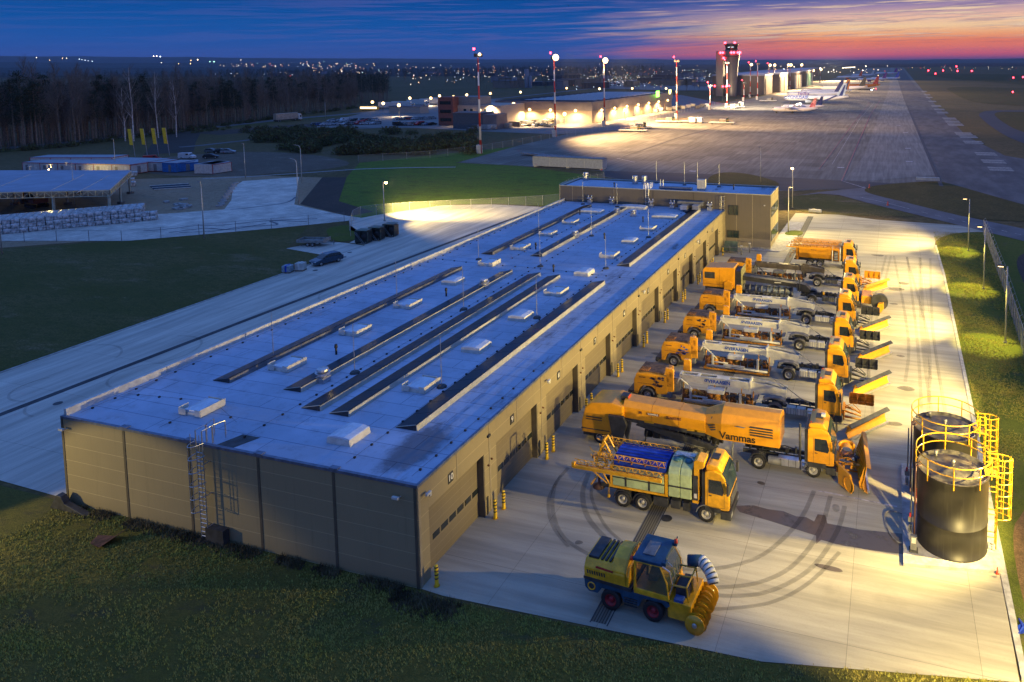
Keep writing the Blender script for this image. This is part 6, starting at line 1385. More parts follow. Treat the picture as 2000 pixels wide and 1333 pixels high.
streetlamp(at(4, 497), 8.5, 'street lamp at the left photo edge by the low fence', .1); streetlamp(at(146, 400), 9, 'street lamp standing inside the open shed', .1)
o = streetlamp((-29.5, 173), 8.5, 'slim mast beyond the annex roof', .1)
# ---------------------------------------------------------------- open shed
SH = 5.2
A_, B_, C_, D_ = at(-160, 380, SH), at(214, 372, SH), at(256, 334, SH), at(-80, 334, SH)
r_ = empty('open_shed', (*B_, 0), label='large open steel shed with flat blue-grey roof on columns', cat='shed')
b = MB(); b.T = Matrix.Translation((-B_[0], -B_[1], 0)); b.add([(*A_, SH), (*B_, SH), (*C_, SH), (*D_, SH), (*A_, SH + .12), (*B_, SH + .12), (*C_, SH + .12), (*D_, SH + .12)], [(3, 2, 1, 0), (4, 5, 6, 7), (0, 1, 5, 4), (1, 2, 6, 5), (2, 3, 7, 6), (3, 0, 4, 7)]); b.build('roof', pbr('blue_grey_roof_sheet', (.26, .31, .40), .5, var=.1, scale=.3), r_)
trm = pbr('olive_white_steel', (.44, .44, .32), .5, var=.1)
b = MB(); b.T = Matrix.Translation((-B_[0], -B_[1], 0))
for P0, P1 in ((A_, B_), (B_, C_)):
    P0, P1 = Vector(P0), Vector(P1); n = int((P1 - P0).length / 1.3)
    for zz in (SH - .02, SH - 1.15): b.tube((*P0, zz), (*P1, zz), .07, 5)
    for k in range(n + 1): q = P0.lerp(P1, k / n); b.tube((*q, SH), (*q, SH - 1.15), .045, 4)
    for k in range(n): q, s_ = P0.lerp(P1, k / n), P0.lerp(P1, (k + 1) / n); b.tube((*q, SH if k % 2 else SH - 1.15), (*s_, SH - 1.15 if k % 2 else SH), .03, 4)
b.build('edge_truss', trm, r_)
for t in (0, .33, .66, 1):
    for s in (0.03, .5, .97):
        q = (Vector(B_).lerp(Vector(A_), t * .9 + .01)).lerp(Vector(C_).lerp(Vector(D_), t * .9 + .01), s)
        b = MB(); b.T = Matrix.Translation((-B_[0], -B_[1], 0)); b.box(q.x - .18, q.x + .18, q.y - .18, q.y + .18, 0, SH - 1.0 if s in (.03, ) or t == 0 else SH); b.build('column', trm, r_)
        b = MB(); b.T = Matrix.Translation((-B_[0], -B_[1], 0)); b.box(q.x - .5, q.x + .5, q.y - .5, q.y + .5, 0, .5); b.build('column_footing', pbr('rough_footing', (.16, .14, .12), .8), r_)
b = MB(); b.T = Matrix.Translation((-B_[0], -B_[1], 0))
for (p, q) in (((100, 372), (165, 341)), ((-20, 372), (60, 341)), ((150, 377), (215, 342))): b.tube((*at(*p, SH + .14), SH + .14), (*at(*q, SH + .14), SH + .14), .06, 4)
b.build('roof_seam', white2, r_)
# ---------------------------------------------------------------- excavator and machines beneath
def excavator(loc, rz, s=1.0):
    r_ = empty('excavator', loc, rz=rz, label='yellow excavator with dark counterweight standing under the open shed', cat='excavator')
    for q in (-1.1, 1.1): b = MB(); b.prism([(-1.7, .0), (1.7, 0), (2.0, .4), (1.7, .8), (-1.7, .8), (-2.0, .4)], q - .3, q + .3, .08); b.build('crawler_track', blk, r_)
    b = MB(); b.box(-2.0, 1.2, -1.3, 1.3, .95, 1.9, .08); b.build('upper_body', pbr('brown_red_body', (.16, .05, .03), .5), r_)
    b = MB(); b.box(.3, 1.6, .3, 1.3, 1.0, 2.8, .06); b.build('cab', glass, r_)
    b = MB(); b.path([(1.2, 0, 1.6), (3.2, 0, 3.8), (5.4, 0, 3.5)], .22, 4); b.path([(5.4, 0, 3.5), (5.7, 0, 1.2)], .18, 4); b.build('boom_arm', yellowo, r_)
    b = MB(); b.prism([(5.3, 1.2), (6.0, 1.2), (5.8, .3), (5.0, .3)], -.5, .5, .03); b.build('bucket', dark, r_)
excavator((*at(72, 405), .03), radians(170))
# ---------------------------------------------------------------- site cabins
def cabin(p, q, h, wd, label, wallc, edge, lit=False, win=2):
    p, q = Vector(p), Vector(q); L_ = (q - p).length; a = atan2(q.y - p.y, q.x - p.x)
    r_ = empty('site_cabin', (*p, .03), rz=a, label=label, cat='site cabin', group='site cabins behind the open shed')
    b = MB(); b.box(0, L_, 0, wd, .15, h); b.build('cabin_body', wallc, r_)
    b = MB()
    n = max(1, round(L_ / 6))
    for k in range(n + 1): x_ = L_ * k / n; b.box(x_ - .09, x_ + .09, -.03, .06, .1, h + .02)
    b.box(0, L_, -.04, .02, h - .12, h + .04); b.box(0, L_, -.04, .02, .08, .22); b.box(L_ - .02, L_ + .04, 0, wd, h - .12, h + .04); b.box(L_ - .03, L_ + .05, wd - .1, wd + .02, .1, h); b.build('edge_frame', edge, r_)
    b = MB(); b.box(-.02, L_ + .02, .02, wd, h + .005, h + .09); b.build('roof', pbr('grey_white_roof', (.30, .33, .38), .5, var=.15), r_)
    for k in range(n * win):
        x_ = L_ * (k + .5) / (n * win)
        b = MB(); b.box(x_ - .45, x_ + .45, -.02, -.003, (1.0 if k % 3 else .2), 2.1); b.build('window' if k % 3 else 'door', white if k % 2 else midg, r_)
    return r_
cw = pbr('cabin_white', (.46, .47, .46), .5, var=.12); cr = pbr('cabin_red_edge', (.30, .03, .04), .5); cb_ = pbr('cabin_blue', (.02, .15, .42), .5); cbe = pbr('cabin_blue_edge', (.02, .10, .30), .5)
cabin(at(45, 337), at(255, 342), 2.7, 13, 'long row of white site cabins with red edges, lit by a wall lamp', cw, cr)
cabin(at(60, 331), at(220, 331), 3.3, 6, 'raised back row of site cabins with red roof edge', cw, cr)
cabin(at(255, 342), at(289, 337), 2.6, 6, 'white cabin end beside the blue cabins', cw, cr, win=1)
cabin(at(289, 336), at(318, 336), 2.6, 6, 'white and red cabin left of the blue cabins', cw, cr, win=1)
cabin(at(318, 337), at(346, 338), 2.6, 6, 'bright blue site cabin with one white window', cb_, cbe, win=1)
cabin(at(347, 337), at(388, 334), 2.4, 6, 'darker blue site cabin with flat roof', cb_, cbe, win=1)
cabin(at(389, 339), at(416, 341), 2.6, 5.5, 'left half of the separate white cabin with red edges', cw, cr, win=1)
cabin(at(416, 341), at(450, 334), 2.6, 5.5, 'right half of the separate white cabin with red edges', cw, cr, win=1)
for i, p in enumerate(((58, 330), (92, 327), (100, 326), (130, 322))):
    o = empty('roof_cowl', (*at(*p, 3.0), 3.0), label='small white cowl on the cabin roofs, number %d from the left edge' % (i + 1) if False else ['first', 'second', 'third', 'fourth'][i] + ' small white cowl from the left on the cabin roofs', cat='cowl', group='cowls on the cabin roofs'); b = MB(); b.tube((0, 0, -.3), (0, 0, .5), .12); b.box(-.4, .4, -.25, .25, .5, .7, .03); b.build('cowl_hood', white, o)
q = at(100, 331, 2.2); o = empty('wall_lamp', (q[0], q[1] - .6, 2.2), label='bright warm wall lamp on the long row of cabins', cat='lamp'); b = MB(); b.lathe([(0, -.2), (.22, 0), (0, .2)], 10); b.build('lamp_glass', headglow, o); b = MB(); b.box(-.1, .1, .1, .5, -.05, .05); b.build('bracket', dark, o)
spot('cabin_light', (q[0], q[1] - 1.0, 2.2), (q[0] + 8, q[1] + .5, 1.0), 6000, 160, .8)
# flags
flagm = pbr('yellow_flag_cloth', (.95, .62, .03), .7)
for i, (bx, by, tx, ty) in enumerate(((264, 307, 252, 263), (288, 306, 276, 262), (310, 305, 300, 262), (331, 304, 322, 260))):
    p = at(bx, by); hh = 9.0
    o = empty('flag', (*p, .03), label='tall yellow banner flag, %s of four behind the cabins' % ['leftmost', 'second from left', 'third from left', 'rightmost'][i], cat='flag', group='four yellow banner flags'); b = MB(); b.tube((0, 0, 0), (-.9, 0, hh), .07, 5); b.build('flagpole', steel, o)
    b = MB(); b.add([(-.9, 0, hh), (-2.7, .05, hh), (-2.5, .12, hh * .72), (-2.1, 0.05, hh * .42), (-.4, 0, hh * .42)], [(0, 1, 2, 3, 4), (4, 3, 2, 1, 0)]); b.build('flag_cloth', flagm, o)
# small vehicles by the cabins
cols = {'white': pbr('white_car_paint', (.55, .56, .58), .3, var=.08, coat=.4), 'silver': pbr('silver_car_paint', (.32, .34, .37), .3, .3, var=.08, coat=.4), 'grey': pbr('grey_car_paint', (.10, .11, .12), .3, var=.08, coat=.4), 'black': pbr('black_car_paint', (.02, .022, .025), .25, var=.08, coat=.4), 'red': pbr('red_car_paint', (.35, .02, .02), .3, var=.08, coat=.4), 'blue': pbr('blue_car_paint', (.03, .08, .25), .3, var=.08, coat=.4)}
car((*at(366, 311), .05), radians(15), cols['white'], 'white van parked behind the blue cabins', 'cars on the mud behind the cabins', False, 'van')
for i, (p, c, w) in enumerate((((414, 299), 'grey', 'dark car left of the silver car on the mud'), ((433, 300), 'black', 'black car behind the silver car on the mud'), ((446, 300), 'silver', 'silver car on the mud behind the white cabin'), ((412, 310), 'black', 'dark pickup in front of the silver car'), ((298, 316), 'red', 'red vehicle partly hidden behind the cabins'))):
    car((*at(*p), .05), radians(12 + i * 9), cols[c], w, 'cars on the mud behind the cabins', False, 'van' if i == 4 else 'hatch')
# ---------------------------------------------------------------- stacked wrapped bags of paving
bagm = pbr('clear_wrapped_bag', (.58, .58, .56), .22, var=.35, scale=2.2, bump=.8, bscale=6, spec=.6)
bag0 = None
def bagmesh():
    b = MB(); bm = bmesh.new(); bmesh.ops.create_cube(bm, size=1); bmesh.ops.subdivide_edges(bm, edges=bm.edges, cuts=3, use_grid_fill=True)
    for v in bm.verts:
        c = v.co; k = noise.noise(c * 3.1); n = c.normalized() * .06 * k
        v.co = Vector((c.x * 1.12 * (1 - .1 * abs(c.z) ** 2), c.y * 1.12 * (1 - .1 * abs(c.z) ** 2), c.z * .86)) + n
    bm.verts.index_update(); b.add([tuple(v.co) for v in bm.verts], [tuple(v.index for v in f.verts) for f in bm.faces], True); bm.free(); return b
a0, a1 = Vector(at(-30, 462)), Vector(at(312, 430)); dirv = (a1 - a0).normalized(); nrm = Vector((-dirv.y, dirv.x))
nb = int((a1 - a0).length / 1.18); cnt = 0
for r in range(5):
    for k in range(nb + (0 if r else 0)):
        q = a0 + dirv * (k + .5) * 1.18 + nrm * (.6 + r * 1.22 + random.uniform(-.05, .05))
        lv = 3 if not (k % 7 == 3 and r == 0) else 3
        if k > nb - 3: lv = 2 if r == 0 else 1
        if k > nb - 2 and r > 1: continue
        for l_ in range(lv):
            if cnt > 296: break
            if r in (1, 2, 3) and l_ == 0 and k < nb - 4: continue
            if r in (1, 2, 3) and l_ == 1 and k < nb - 4: continue
            loc = (q.x + random.uniform(-.06, .06), q.y + random.uniform(-.06, .06), .46 + l_ * .86)
            if bag0 is None: o = bagmesh().build('wrapped_bag', bagm, None, loc); bag0 = o
            else: o = bag0.copy(); COL.objects.link(o); o.location = loc
            o.rotation_euler = (0, 0, atan2(dirv.y, dirv.x) + random.uniform(-.05, .05) + random.choice((0, pi / 2, pi))); o.scale = (1, 1, random.uniform(.95, 1.02)); cnt += 1
            tag(o, label=('%s wrapped bag in the %s row of the long stack%s' % (('bottom', 'middle', 'top')[l_], ('front', 'second', 'middle', 'fourth', 'back')[r], ', at its low right end' if k > nb - 3 else (', towards the left photo edge' if k < nb / 2 else ''))), cat='wrapped bag', group='wrapped bags stacked before the open shed')
# inner filler pallets carry the middle rows (wrap coloured dark to stand for shade in the gaps)
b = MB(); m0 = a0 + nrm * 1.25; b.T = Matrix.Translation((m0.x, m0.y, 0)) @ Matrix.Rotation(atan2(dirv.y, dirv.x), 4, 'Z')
b.box(.3, (nb - 4.3) * 1.18, 0, 3.5, .02, 1.7); tag(b.build('inner_stack', pbr('shade_coloured_wrap', (.16, .18, .2), .4), None), label='lower inner layers of the wrapped bag stack, in its shadowed middle', cat='bag stack')
# loose kerbs, slabs, pipes on the construction ground
kz = pbr('pale_kerb_stone', (.38, .37, .35), .8)
for i in range(16):
    t = i / 15; p = at(428 + 30 * t + (i % 2) * 3, 404 - 45 * t); o = MB().box(-.6, .6, -.3, .3, 0, .3, .02).build('kerb_stone', kz, None, (*p, .03)); o.rotation_euler = (0, 0, 1.2 + random.uniform(-.2, .2)); tag(o, label='pale kerb stone in the line left of the block-paved road', cat='kerb stone', group='loose kerb stones on the soil')
for i in range(14):
    p = at(330 + random.uniform(-8, 40), 398 + random.uniform(-12, 12)); o = MB().box(-.7, .7, -.45, .45, 0, .35, .02).build('concrete_block', kz, None, (*p, .03)); o.rotation_euler = (0, 0, random.uniform(0, 3)); tag(o, label='pale concrete block among the loose blocks right of the bags', cat='concrete block', group='loose concrete blocks on the soil')
for i in range(7):
    a, c = at(292 + i * 1.5, 365 + i * 1.2), at(368 + i * 1, 360 + i * 1.3); b = MB(); b.tube((0, 0, 0), (c[0] - a[0], c[1] - a[1], 0), .13, 6); tag(b.build('plastic_pipe', pbr('dark_blue_pipe', (.02, .06, .10), .4) if i % 3 else white2, None, (*a, .16)), label='long pipe in the bundle lying on the soil behind the shed', cat='pipe', group='bundle of pipes on the soil')
for i, p in enumerate(((256, 357), (262, 350), (258, 364), (232, 352))):
    o = bag0.copy(); COL.objects.link(o); o.location = (*at(*p), .6 + (i % 2) * .8); o.scale = (1.3, 1.3, 1.3); tag(o, label='wrapped bag in the small heap right of the shed columns', cat='wrapped bag', group='wrapped bags beside the shed')
for P in (((280, 452), (330, 448), (380, 442), (440, 440), (500, 434), (560, 430), (620, 428)), ((350, 455), (420, 452), (470, 444), (540, 440), (530, 432), (600, 434)), ((450, 410), (500, 405), (560, 396), (578, 385)), ((330, 455), (400, 447), (450, 449), (520, 437))):
    strip('wet_streak', curve(px(*P), 6), .5, .05, decal('dark_blue_damp', (.03, .04, .06), .3, .8, .6) if 'dark_blue_damp' not in MATS else MATS['dark_blue_damp'])
# white lorry on the main road and others
def lorry(loc, rz, label, L_=11, h=3.9, tint=None, group=None):
    r_ = empty('lorry', loc, rz=rz, label=label, cat='lorry', group=group)
    b = MB(); b.box(-L_, -2.6, -1.25, 1.25, 1.1, h, .05); b.build('box_body', tint or white, r_); b = MB(); b.prism([(-2.3, .6), (-2.3, 3.4), (-.7, 3.5), (-.2, 2.0), (0, .6)], -1.22, 1.22, .06); c = b.build('cab', white, r_)
    b = MB(); b.box(-1.4, -.5, -1.24, -1.22, 1.8, 2.7); b.add([(-.6, -1.05, 3.3), (-.6, 1.05, 3.3), (-.14, 1.05, 2.05), (-.14, -1.05, 2.05)], [(0, 3, 2, 1)]); b.build('window', glass, c)
    b = MB(); b.box(-L_, -.4, -1, 1, .6, 1.1); b.build('underframe', dark, r_)
    for xx in (-L_ + 1.2, -L_ + 2.4, -4.2, -1.2):
        for s in (-1, 1): wheel(r_, xx, s * 1.05, .48, .28)
    return r_
lorry((*at(588, 235), .06), radians(80), 'white box lorry driving on the road along the forest', 15, 4.2, pbr('beige_tarpaulin', (.42, .34, .26), .6))
# pale container row by the apron
r_ = empty('container_block', (-95.6, 183.4, .03), rz=atan2(-1.5, 21.4), label='long low row of pale grey containers at the near edge of the apron', cat='container')
b = MB(); b.box(0, 21.6, 0, 3.0, .3, 2.9); b.build('container_body', pbr('pale_grey_sheet', (.34, .36, .38), .5, var=.12), r_)
b = MB(); b.box(-.1, 21.7, -.1, 3.1, 2.9, 3.02); b.build('roof', midg, r_)
for k in range(5): b = MB(); b.box(k * 5.4 - .06, k * 5.4 + .06, -.04, .0, .3, 2.9); b.build('corner_post', white2, r_)
for xx in (.5, 10.8, 21): b = MB(); b.box(xx - .4, xx + .4, .3, 2.6, 0, .3); b.build('footing_block', white, r_)
for i in range(5): p = at(1032 + i * 17, 304 + i * 1.5); o = MB().box(-2.2, 2.2, -1.2, 1.2, .5, .75, .03).build('cargo_dolly', midg, None, (*p, .05)); tag(o, label='flat grey cargo dolly, in the row behind the pale containers', cat='cargo dolly', group='flat cargo dollies on the apron')
# small fixtures
for i, (p, s) in enumerate((((1592, 415), 1.2), ((1812, 357), 2.6))):
    o = MB().box(-s, s, -.3, .3, .0 if i == 0 else .5, .5 if i == 0 else 1.2, .03).build('low_concrete_box' if i == 0 else 'taxiway_sign', white2, None, (*at(*p), .05)); tag(o, label='low pale block at the drain end on the grass' if i == 0 else 'low white-edged taxiway sign on the dark grass', cat='block' if i == 0 else 'sign')
for i, p in enumerate(((1698, 368), (1734, 402), (1175, 333))):
    o = empty('marker_cone', (*at(*p), .06), label=['orange marker at the tip of the taxi road bend', 'small red marker on the taxi road', 'red marker right of the pale containers'][i], cat='marker'); b = MB(); b.lathe([(.25, 0), (.22, .1), (.12, .2), (.1, .8), (0, .85)], 8); b.build('marker_body', redlamp, o)
# rusty board and junk in the front grass
b = MB(); b.add([(-1.0, -.4, .03), (0.1, -.6, .12), (.9, .7, .75), (-.1, .5, .1), (-1.3, .3, .05)], [(0, 1, 3, 4), (1, 2, 3)]); b.add([(-1.0, -.4, .0), (0.1, -.6, .09), (.9, .7, .72), (-.1, .5, .07), (-1.3, .3, .02)], [(4, 3, 1, 0), (3, 2, 1)]); tag(b.build('rusty_board', pbr('rusty_brown', (.10, .045, .03), .7, var=.4), None, (*at(212, 1062), .05)), label='rusty brown sheet lying crumpled in the front grass', cat='sheet')
b = MB(); b.prism([(-1.6, 0), (-.9, 1.0), (-.5, .95), (-.2, .5), (1.8, 0)], -.4, .0, .04); tag(b.build('dark_debris', dark, None, (-50.9, 31.9, 0)), label='dark tarpaulin heap at the left front corner of the garage', cat='debris')
# ================================================================ AIRPORT
bandm = bpy.data.materials.new('red_white_bands'); bandm.use_nodes = True; _b = NB(bandm.node_tree); _p = bandm.node_tree.nodes['Principled BSDF']
_g = _b.sep(_b.n('ShaderNodeTexCoord').outputs['Object'])[2]
bandm.node_tree.links.new(_b.mix(_b.m('LESS_THAN', _b.m('FRACT', _b.m('MULTIPLY', _g, 1 / 8.8)), .5), (.62, .6, .58), (.42, .03, .02)), _p.inputs['Base Color'])
redglow = emis('red_obstruction_light', (1.0, .03, .05), 22.0); whiteglow = emis('cool_lamp_glass', (.85, .95, 1.0), 26.0); warmglow = emis('amber_lamp_glass', (1.0, .60, .22), 7.0); farglow = emis('floodlight_glass', (1.0, .66, .28), 7.0)
def bulb(parent, p, r, m_, name='lamp_glass'):
    b = MB(); b.lathe([(0, -r), (r * .7, -r * .7), (r, 0), (r * .7, r * .7), (0, r)], 8, p); return b.build(name, m_, parent)
def mast(p, h, label, lit=True, power=0, tgt=None, r=1.0, red=True):
    o = empty('light_mast', (*p, 0), label=label, cat='light mast', group='red and white apron light masts')
    b = MB(); b.tube((0, 0, .0), (0, 0, h), .42, 10, r2=.2); b.build('mast_pole', bandm, o); b = MB(); b.box(-1.2, .3, -.7, .7, 0, 2.8, .05); b.build('base_cabinet', white2, o)
    b = MB(); b.box(-1.3, 1.6, -.3, .3, h - 1.0, h - .7); b.box(-1.2, -.4, -.4, .4, h - .7, h + .1, .03); b.box(.5, 1.5, -.4, .4, h - .7, h + .1, .03); b.tube((-.8, 0, h), (-1.4, 0, h + 1.4), .06); b.build('lamp_frame', dark, o)
    if lit: bulb(o, (1.0, -.5, h - .2), r, farglow)
    if red: bulb(o, (-1.4, 0, h + 1.6), .42, redglow, 'warning_light')
    if power: spot('apron_light', (p[0] + 1.5, p[1] - .6, h - .6), tgt, power, 110, .5, col=(1, .62, .27), r=3)
    return o
mast((-126.7, 207), 32.2, 'nearest red and white light mast, its lamps mostly off', True, 0, r=.5)
mast((-125.7, 260.6), 31.4, 'red and white light mast with one blazing lamp, left one before the warehouse', True, 900000, (-62, 262, 0), r=1.3)
mast((-123.8, 307.8), 30.2, 'red and white light mast with one blazing lamp, right one before the warehouse', True, 1500000, (-62, 375, 0), r=1.35)
mast((-104, 357.4), 30, 'unlit red and white light mast right of the warehouse', False)
for i, (bx, by, ty, lit) in enumerate(((1387, 215, 163, 0), (1420, 211, 119, 0), (1453, 198, 158, 0), (1465.4, 191, 123.5, 1), (1479.6, 195.6, 121.5, 0), (1502, 183, 125, 1), (1511, 180, 125, 1), (1538, 176, 125, 1), (1543, 175, 125, 1), (1564, 170, 125, 1), (1587, 165, 136, 1), (1602, 162, 134, 1))):
    p = at(bx, by); d = sqrt(p[0] ** 2 + p[1] ** 2); hh = max(12, 29 - (ty - 118) / F_PX * d * 1.0)
    mast(p, min(hh, 34), 'distant apron light mast, %s from the left beyond the warehouse' % ['first', 'second', 'third', 'fourth', 'fifth', 'sixth', 'seventh', 'eighth', 'ninth', 'tenth', 'eleventh', 'twelfth'][i], bool(lit), 900000 if i in (5, 9) else 0, (p[0] + 60, p[1] - 20, 0), r=.9 + i * .06, red=i < 6)
spot('apron_light', (-85, 760, 26), (-60, 690, 0), 1200000, 130, .7, col=(1, .70, .36), r=6)
spot('apron_light', (-112, 420, 26), (-50, 500, 2), 900000, 90, .7, col=(1, .80, .55), r=6)  # added flood with no mast of its own, whitens the parked aircraft
spot('apron_light', (-85, 1100, 26), (-40, 1000, 0), 2000000, 140, .5, col=(1, .72, .40), r=6)
# control tower
TX, TY = -128.5, 607
tw = empty('control_tower', (TX, TY, 0), label='grey airport control tower with flared shaft and red lights', cat='control tower')
conc = pbr('tower_concrete', (.15, .14, .15), .45, .2, var=.1, scale=.1)
b = MB(); b.box(-12.4, -6.5, -4, 4, 0, 37.8); b.build('stair_shaft', pbr('pale_tower_shaft', (.22, .19, .17), .6, var=.08), tw)
b = MB(); b.lathe([(4.2, 0), (4.6, 10), (5.6, 24), (7.3, 37.8), (7.3, 38.3), (5.2, 38.4)], 28); b.build('flared_shaft', conc, tw)
b = MB(); b.lathe([(5.4, 38.4), (5.4, 39.4), (5.0, 39.4), (5.6, 43.0), (6.1, 43.2), (6.1, 43.9), (0, 44.2)], 16, smooth=False); b.build('control_cab', glass, tw); b = MB(); b.lathe([(6.15, 42.9), (6.4, 43.1), (6.4, 43.9), (6.0, 44.0)], 16); b.build('cab_roof_rim', dark, tw)
b = MB(); b.lathe([(7.4, 33.0), (7.5, 33.1), (7.5, 33.8), (7.4, 33.9)], 24); b.lathe([(5.05, 40.2), (5.3, 40.6)], 16); b.build('dark_ring', dark, tw)
b = MB()
for (x_, z_) in ((-1.5, 40.8), (-.5, 40.9), (1.5, 40.8), (2.5, 40.9)): b.box(x_ - .4, x_ + .4, -5.6, -5.45, z_, z_ + .3)
b.build('cab_interior_light', emis('cool_interior', (.8, .9, 1), 3.0), tw)
for p in ((-5, -2, 44.6), (3.4, -3, 44.6), (-8.5, -4.6, 36.5), (-6.3, -5, 36.5), (1.5, -7.6, 36.5), (3.7, -7.4, 36.5), (6.5, -5, 36.5), (7.6, -1, 36.5), (-5.5, -6, 32.0)): bulb(tw, p, 1.05, redglow, 'warning_light')
for x_ in (-2, 0, 4): b = MB(); b.tube((x_, 0, 44), (x_, 0, 47.0), .08, 4); b.build('antenna', dark, tw)
spot('tower_light', (TX + 3, TY - 24, 2), (TX + 1, TY, 18), 20000, 80, .7, col=(1, .72, .4), r=1)
for i, p in enumerate(((1386, 167), (1396, 166), (1412, 167), (1418, 167), (1424, 166))):
    q = at(p[0], 200); o = empty('red_beacon_post', (*q, 0), label='red beacon light left of the tower foot, %s from left' % ['first', 'second', 'third', 'fourth', 'fifth'][i], cat='beacon', group='red beacons by the tower'); hh = 29 - (p[1] - 118) / F_PX * sqrt(q[0] ** 2 + q[1] ** 2); b = MB(); b.tube((0, 0, 0), (0, 0, hh), .15, 5); b.build('post', dark, o); bulb(o, (0, 0, hh + .4), .7, redglow, 'warning_light')
# ---- cargo terminal
wallw = pbr('warm_beige_wall', (.36, .28, .20), .6, var=.1, scale=.2); fasc = pbr('grey_brown_fascia', (.17, .145, .14), .6, var=.1, scale=.3); brick = pbr('brick_red_wall', (.22, .08, .06), .7, var=.15); paleb = pbr('pale_render_wall', (.40, .34, .28), .7, var=.1)
ct = empty('cargo_terminal', (-135.5, 321, 0), label='long flat cargo terminal with lit walls and striped solar roof', cat='building')
ox, oy = -135.5, 321
def gb2(): b = MB(); b.T = Matrix.Translation((-ox, -oy, 0)); return b
b = gb2(); b.prism([(-190, 327), (-135.5, 321), (-129, 432), (-180, 438)], 0, 6.2, axis='z'); b.build('lower_wall', wallw, ct)
b = gb2(); b.prism([(-190.5, 326.3), (-135.0, 320.2), (-128.5, 432.5), (-180.5, 438.6)], 6.2, 10.4, axis='z'); b.build('fascia', fasc, ct)
b = gb2(); b.prism([(-189.5, 327.5), (-136.5, 321.6), (-130, 431.5), (-180, 437)], 10.4, 10.5, axis='z'); b.build('roof', pbr('dark_flat_roof', (.035, .038, .045), .8, spec=.1), ct)
sol2 = pbr('solar_array_stripes', (.55, .58, .62), .4)
for k in range(14):
    y_ = 334 + k * 7.2; b = gb2(); b.prism([(y_, 10.56), (y_ + 3.4, 10.58), (y_ + 3.4, 10.64), (y_, 10.62)], -178 + k * .3, -139 + k * .4, axis='x'); b.build('solar_array', sol2, ct)
for k in range(8):
    y_ = 335 + k * 12; b = gb2(); xx = -135.5 + (y_ - 321) / 111 * 6.5; b.box(xx + .02, xx + .25, y_, y_ + 4.5, .2, 4.2); b.build('dock_door', pbr('lamp_tinted_dock_door', (.55, .38, .2), .6) if k % 3 else midg, ct)  # warm wall-lamp glow put into the colour of most doors
for k in range(7):
    y_ = 330 + k * 15.5; xx = -135.5 + (y_ - 321) / 111 * 6.5 + .8; bulb(ct, (xx - ox, y_ - oy, 6.0), .65, warmglow)
    if k < 6: spot('wall_light', (xx + 1.8, y_, 6.2), (xx + 1.6, y_, 0), 26000, 150, .6, col=(1, .62, .26), r=.4)
for k, x_ in enumerate((-186, -170, -158, -144)):
    y_ = 327 - (x_ + 190) / 54.5 * 6 - 1.0; bulb(ct, (x_ - ox, y_ - oy, 6.2), .75, warmglow); spot('wall_light', (x_, y_ - 2.6, 6.4), (x_, y_ - 2.8, 0), 30000, 155, .6, col=(1, .62, .26), r=.4)
b = gb2(); b.box(-134.8 + 6, -134.4 + 6, 400, 405, 9.0, 12.5); b.build('green_sign', emis('green_sign_light', (.25, 1.0, .08), 6), ct)
b = gb2(); b.box(-129.0, -128.7, 426, 430, 9.6, 12.3); b.build('yellow_sign', emis('yellow_sign_light', (.9, .9, .25), 5), ct)
ofc = empty('office_block', (-193, 305, 0), label='brick red and beige office block at the left end of the terminal', cat='building')
b = MB(); b.box(-11, -3, -8, 4, 0, 13.5); b.build('brick_tower', brick, ofc); b = MB(); b.box(-3, 20, -4, 20, 0, 9.5); b.build('beige_wing', paleb, ofc); b = MB(); b.box(-3, 8, -3, 8, 9.5, 13.5); b.build('roof_house', pbr('grey_roof_house', (.2, .2, .2), .6), ofc)
for x_ in (1, 4.5, 9, 12, 15.5): b = MB(); b.box(x_ - .7, x_ + .7, -4.1, -4.0, 6.2, 7.8); b.build('window', glassb if x_ != 9 else emis('warm_window', (1, .75, .4), 4), ofc)
b = MB()
for k in range(3): b.box(-10, -4, -8.1, -8.0, 2 + k * 4, 3.6 + k * 4)
b.build('window_band', glass, ofc); bulb(ofc, (6, -4.6, 5.6), .6, warmglow)
spot('wall_light', (-187, 300, 6), (-187, 299, 0), 30000, 150, .6, col=(1, .66, .3), r=.4)
sh_ = empty('dark_grey_shed', (-187.5, 284, 0), label='low dark grey shed in front of the office block', cat='shed'); b = MB(); b.box(0, 15, 0, 10, 0, 7.0); b.build('wall', pbr('slate_cladding', (.09, .105, .12), .5), sh_); b = MB(); b.box(-.2, 15.2, -.2, 10.2, 7.0, 7.3); b.build('roof', fasc, sh_); b = MB(); b.box(15.02, 22, 0.2, 9.6, 0, 6.6); b.build('brown_annex', fasc, sh_)
ws = empty('gatehouse', (*at(782, 222), 0), label='low beige gatehouse left of the car park', cat='building'); b = MB(); b.box(-8, 14, 0, 8, 0, 4); b.build('wall', paleb, ws); b = MB(); b.box(-8.3, 14.3, -.3, 8.3, 4, 4.3); b.build('roof', fasc, ws)
# trailers docked behind
for i, p in enumerate(((785, 214), (810, 212), (838, 208), (862, 206), (880, 203))):
    lorry((*at(*p), .1), radians(8), 'white lorry trailer at the terminal yard, %s from the left' % ['first', 'second', 'third', 'fourth', 'fifth'][i], 16, 4.5, white, 'white lorries behind the car park')
b_ = empty('bus', (*at(722, 217), .1), rz=radians(5), label='yellow lit bus on the road before the forest', cat='bus'); b = MB(); b.box(-6, 6, -1.25, 1.25, .4, 3.0, .1); b.build('body', pbr('yellow_bus_paint', (.55, .30, .03), .4), b_); b = MB(); b.box(-5.8, 5.8, -1.28, -1.25, 1.3, 2.5); b.build('lit_windows', emis('bus_interior', (1, .7, .35), 4), b_)
for x_ in (-4, 4): wheel(b_, x_, -1.05, .5, .3)
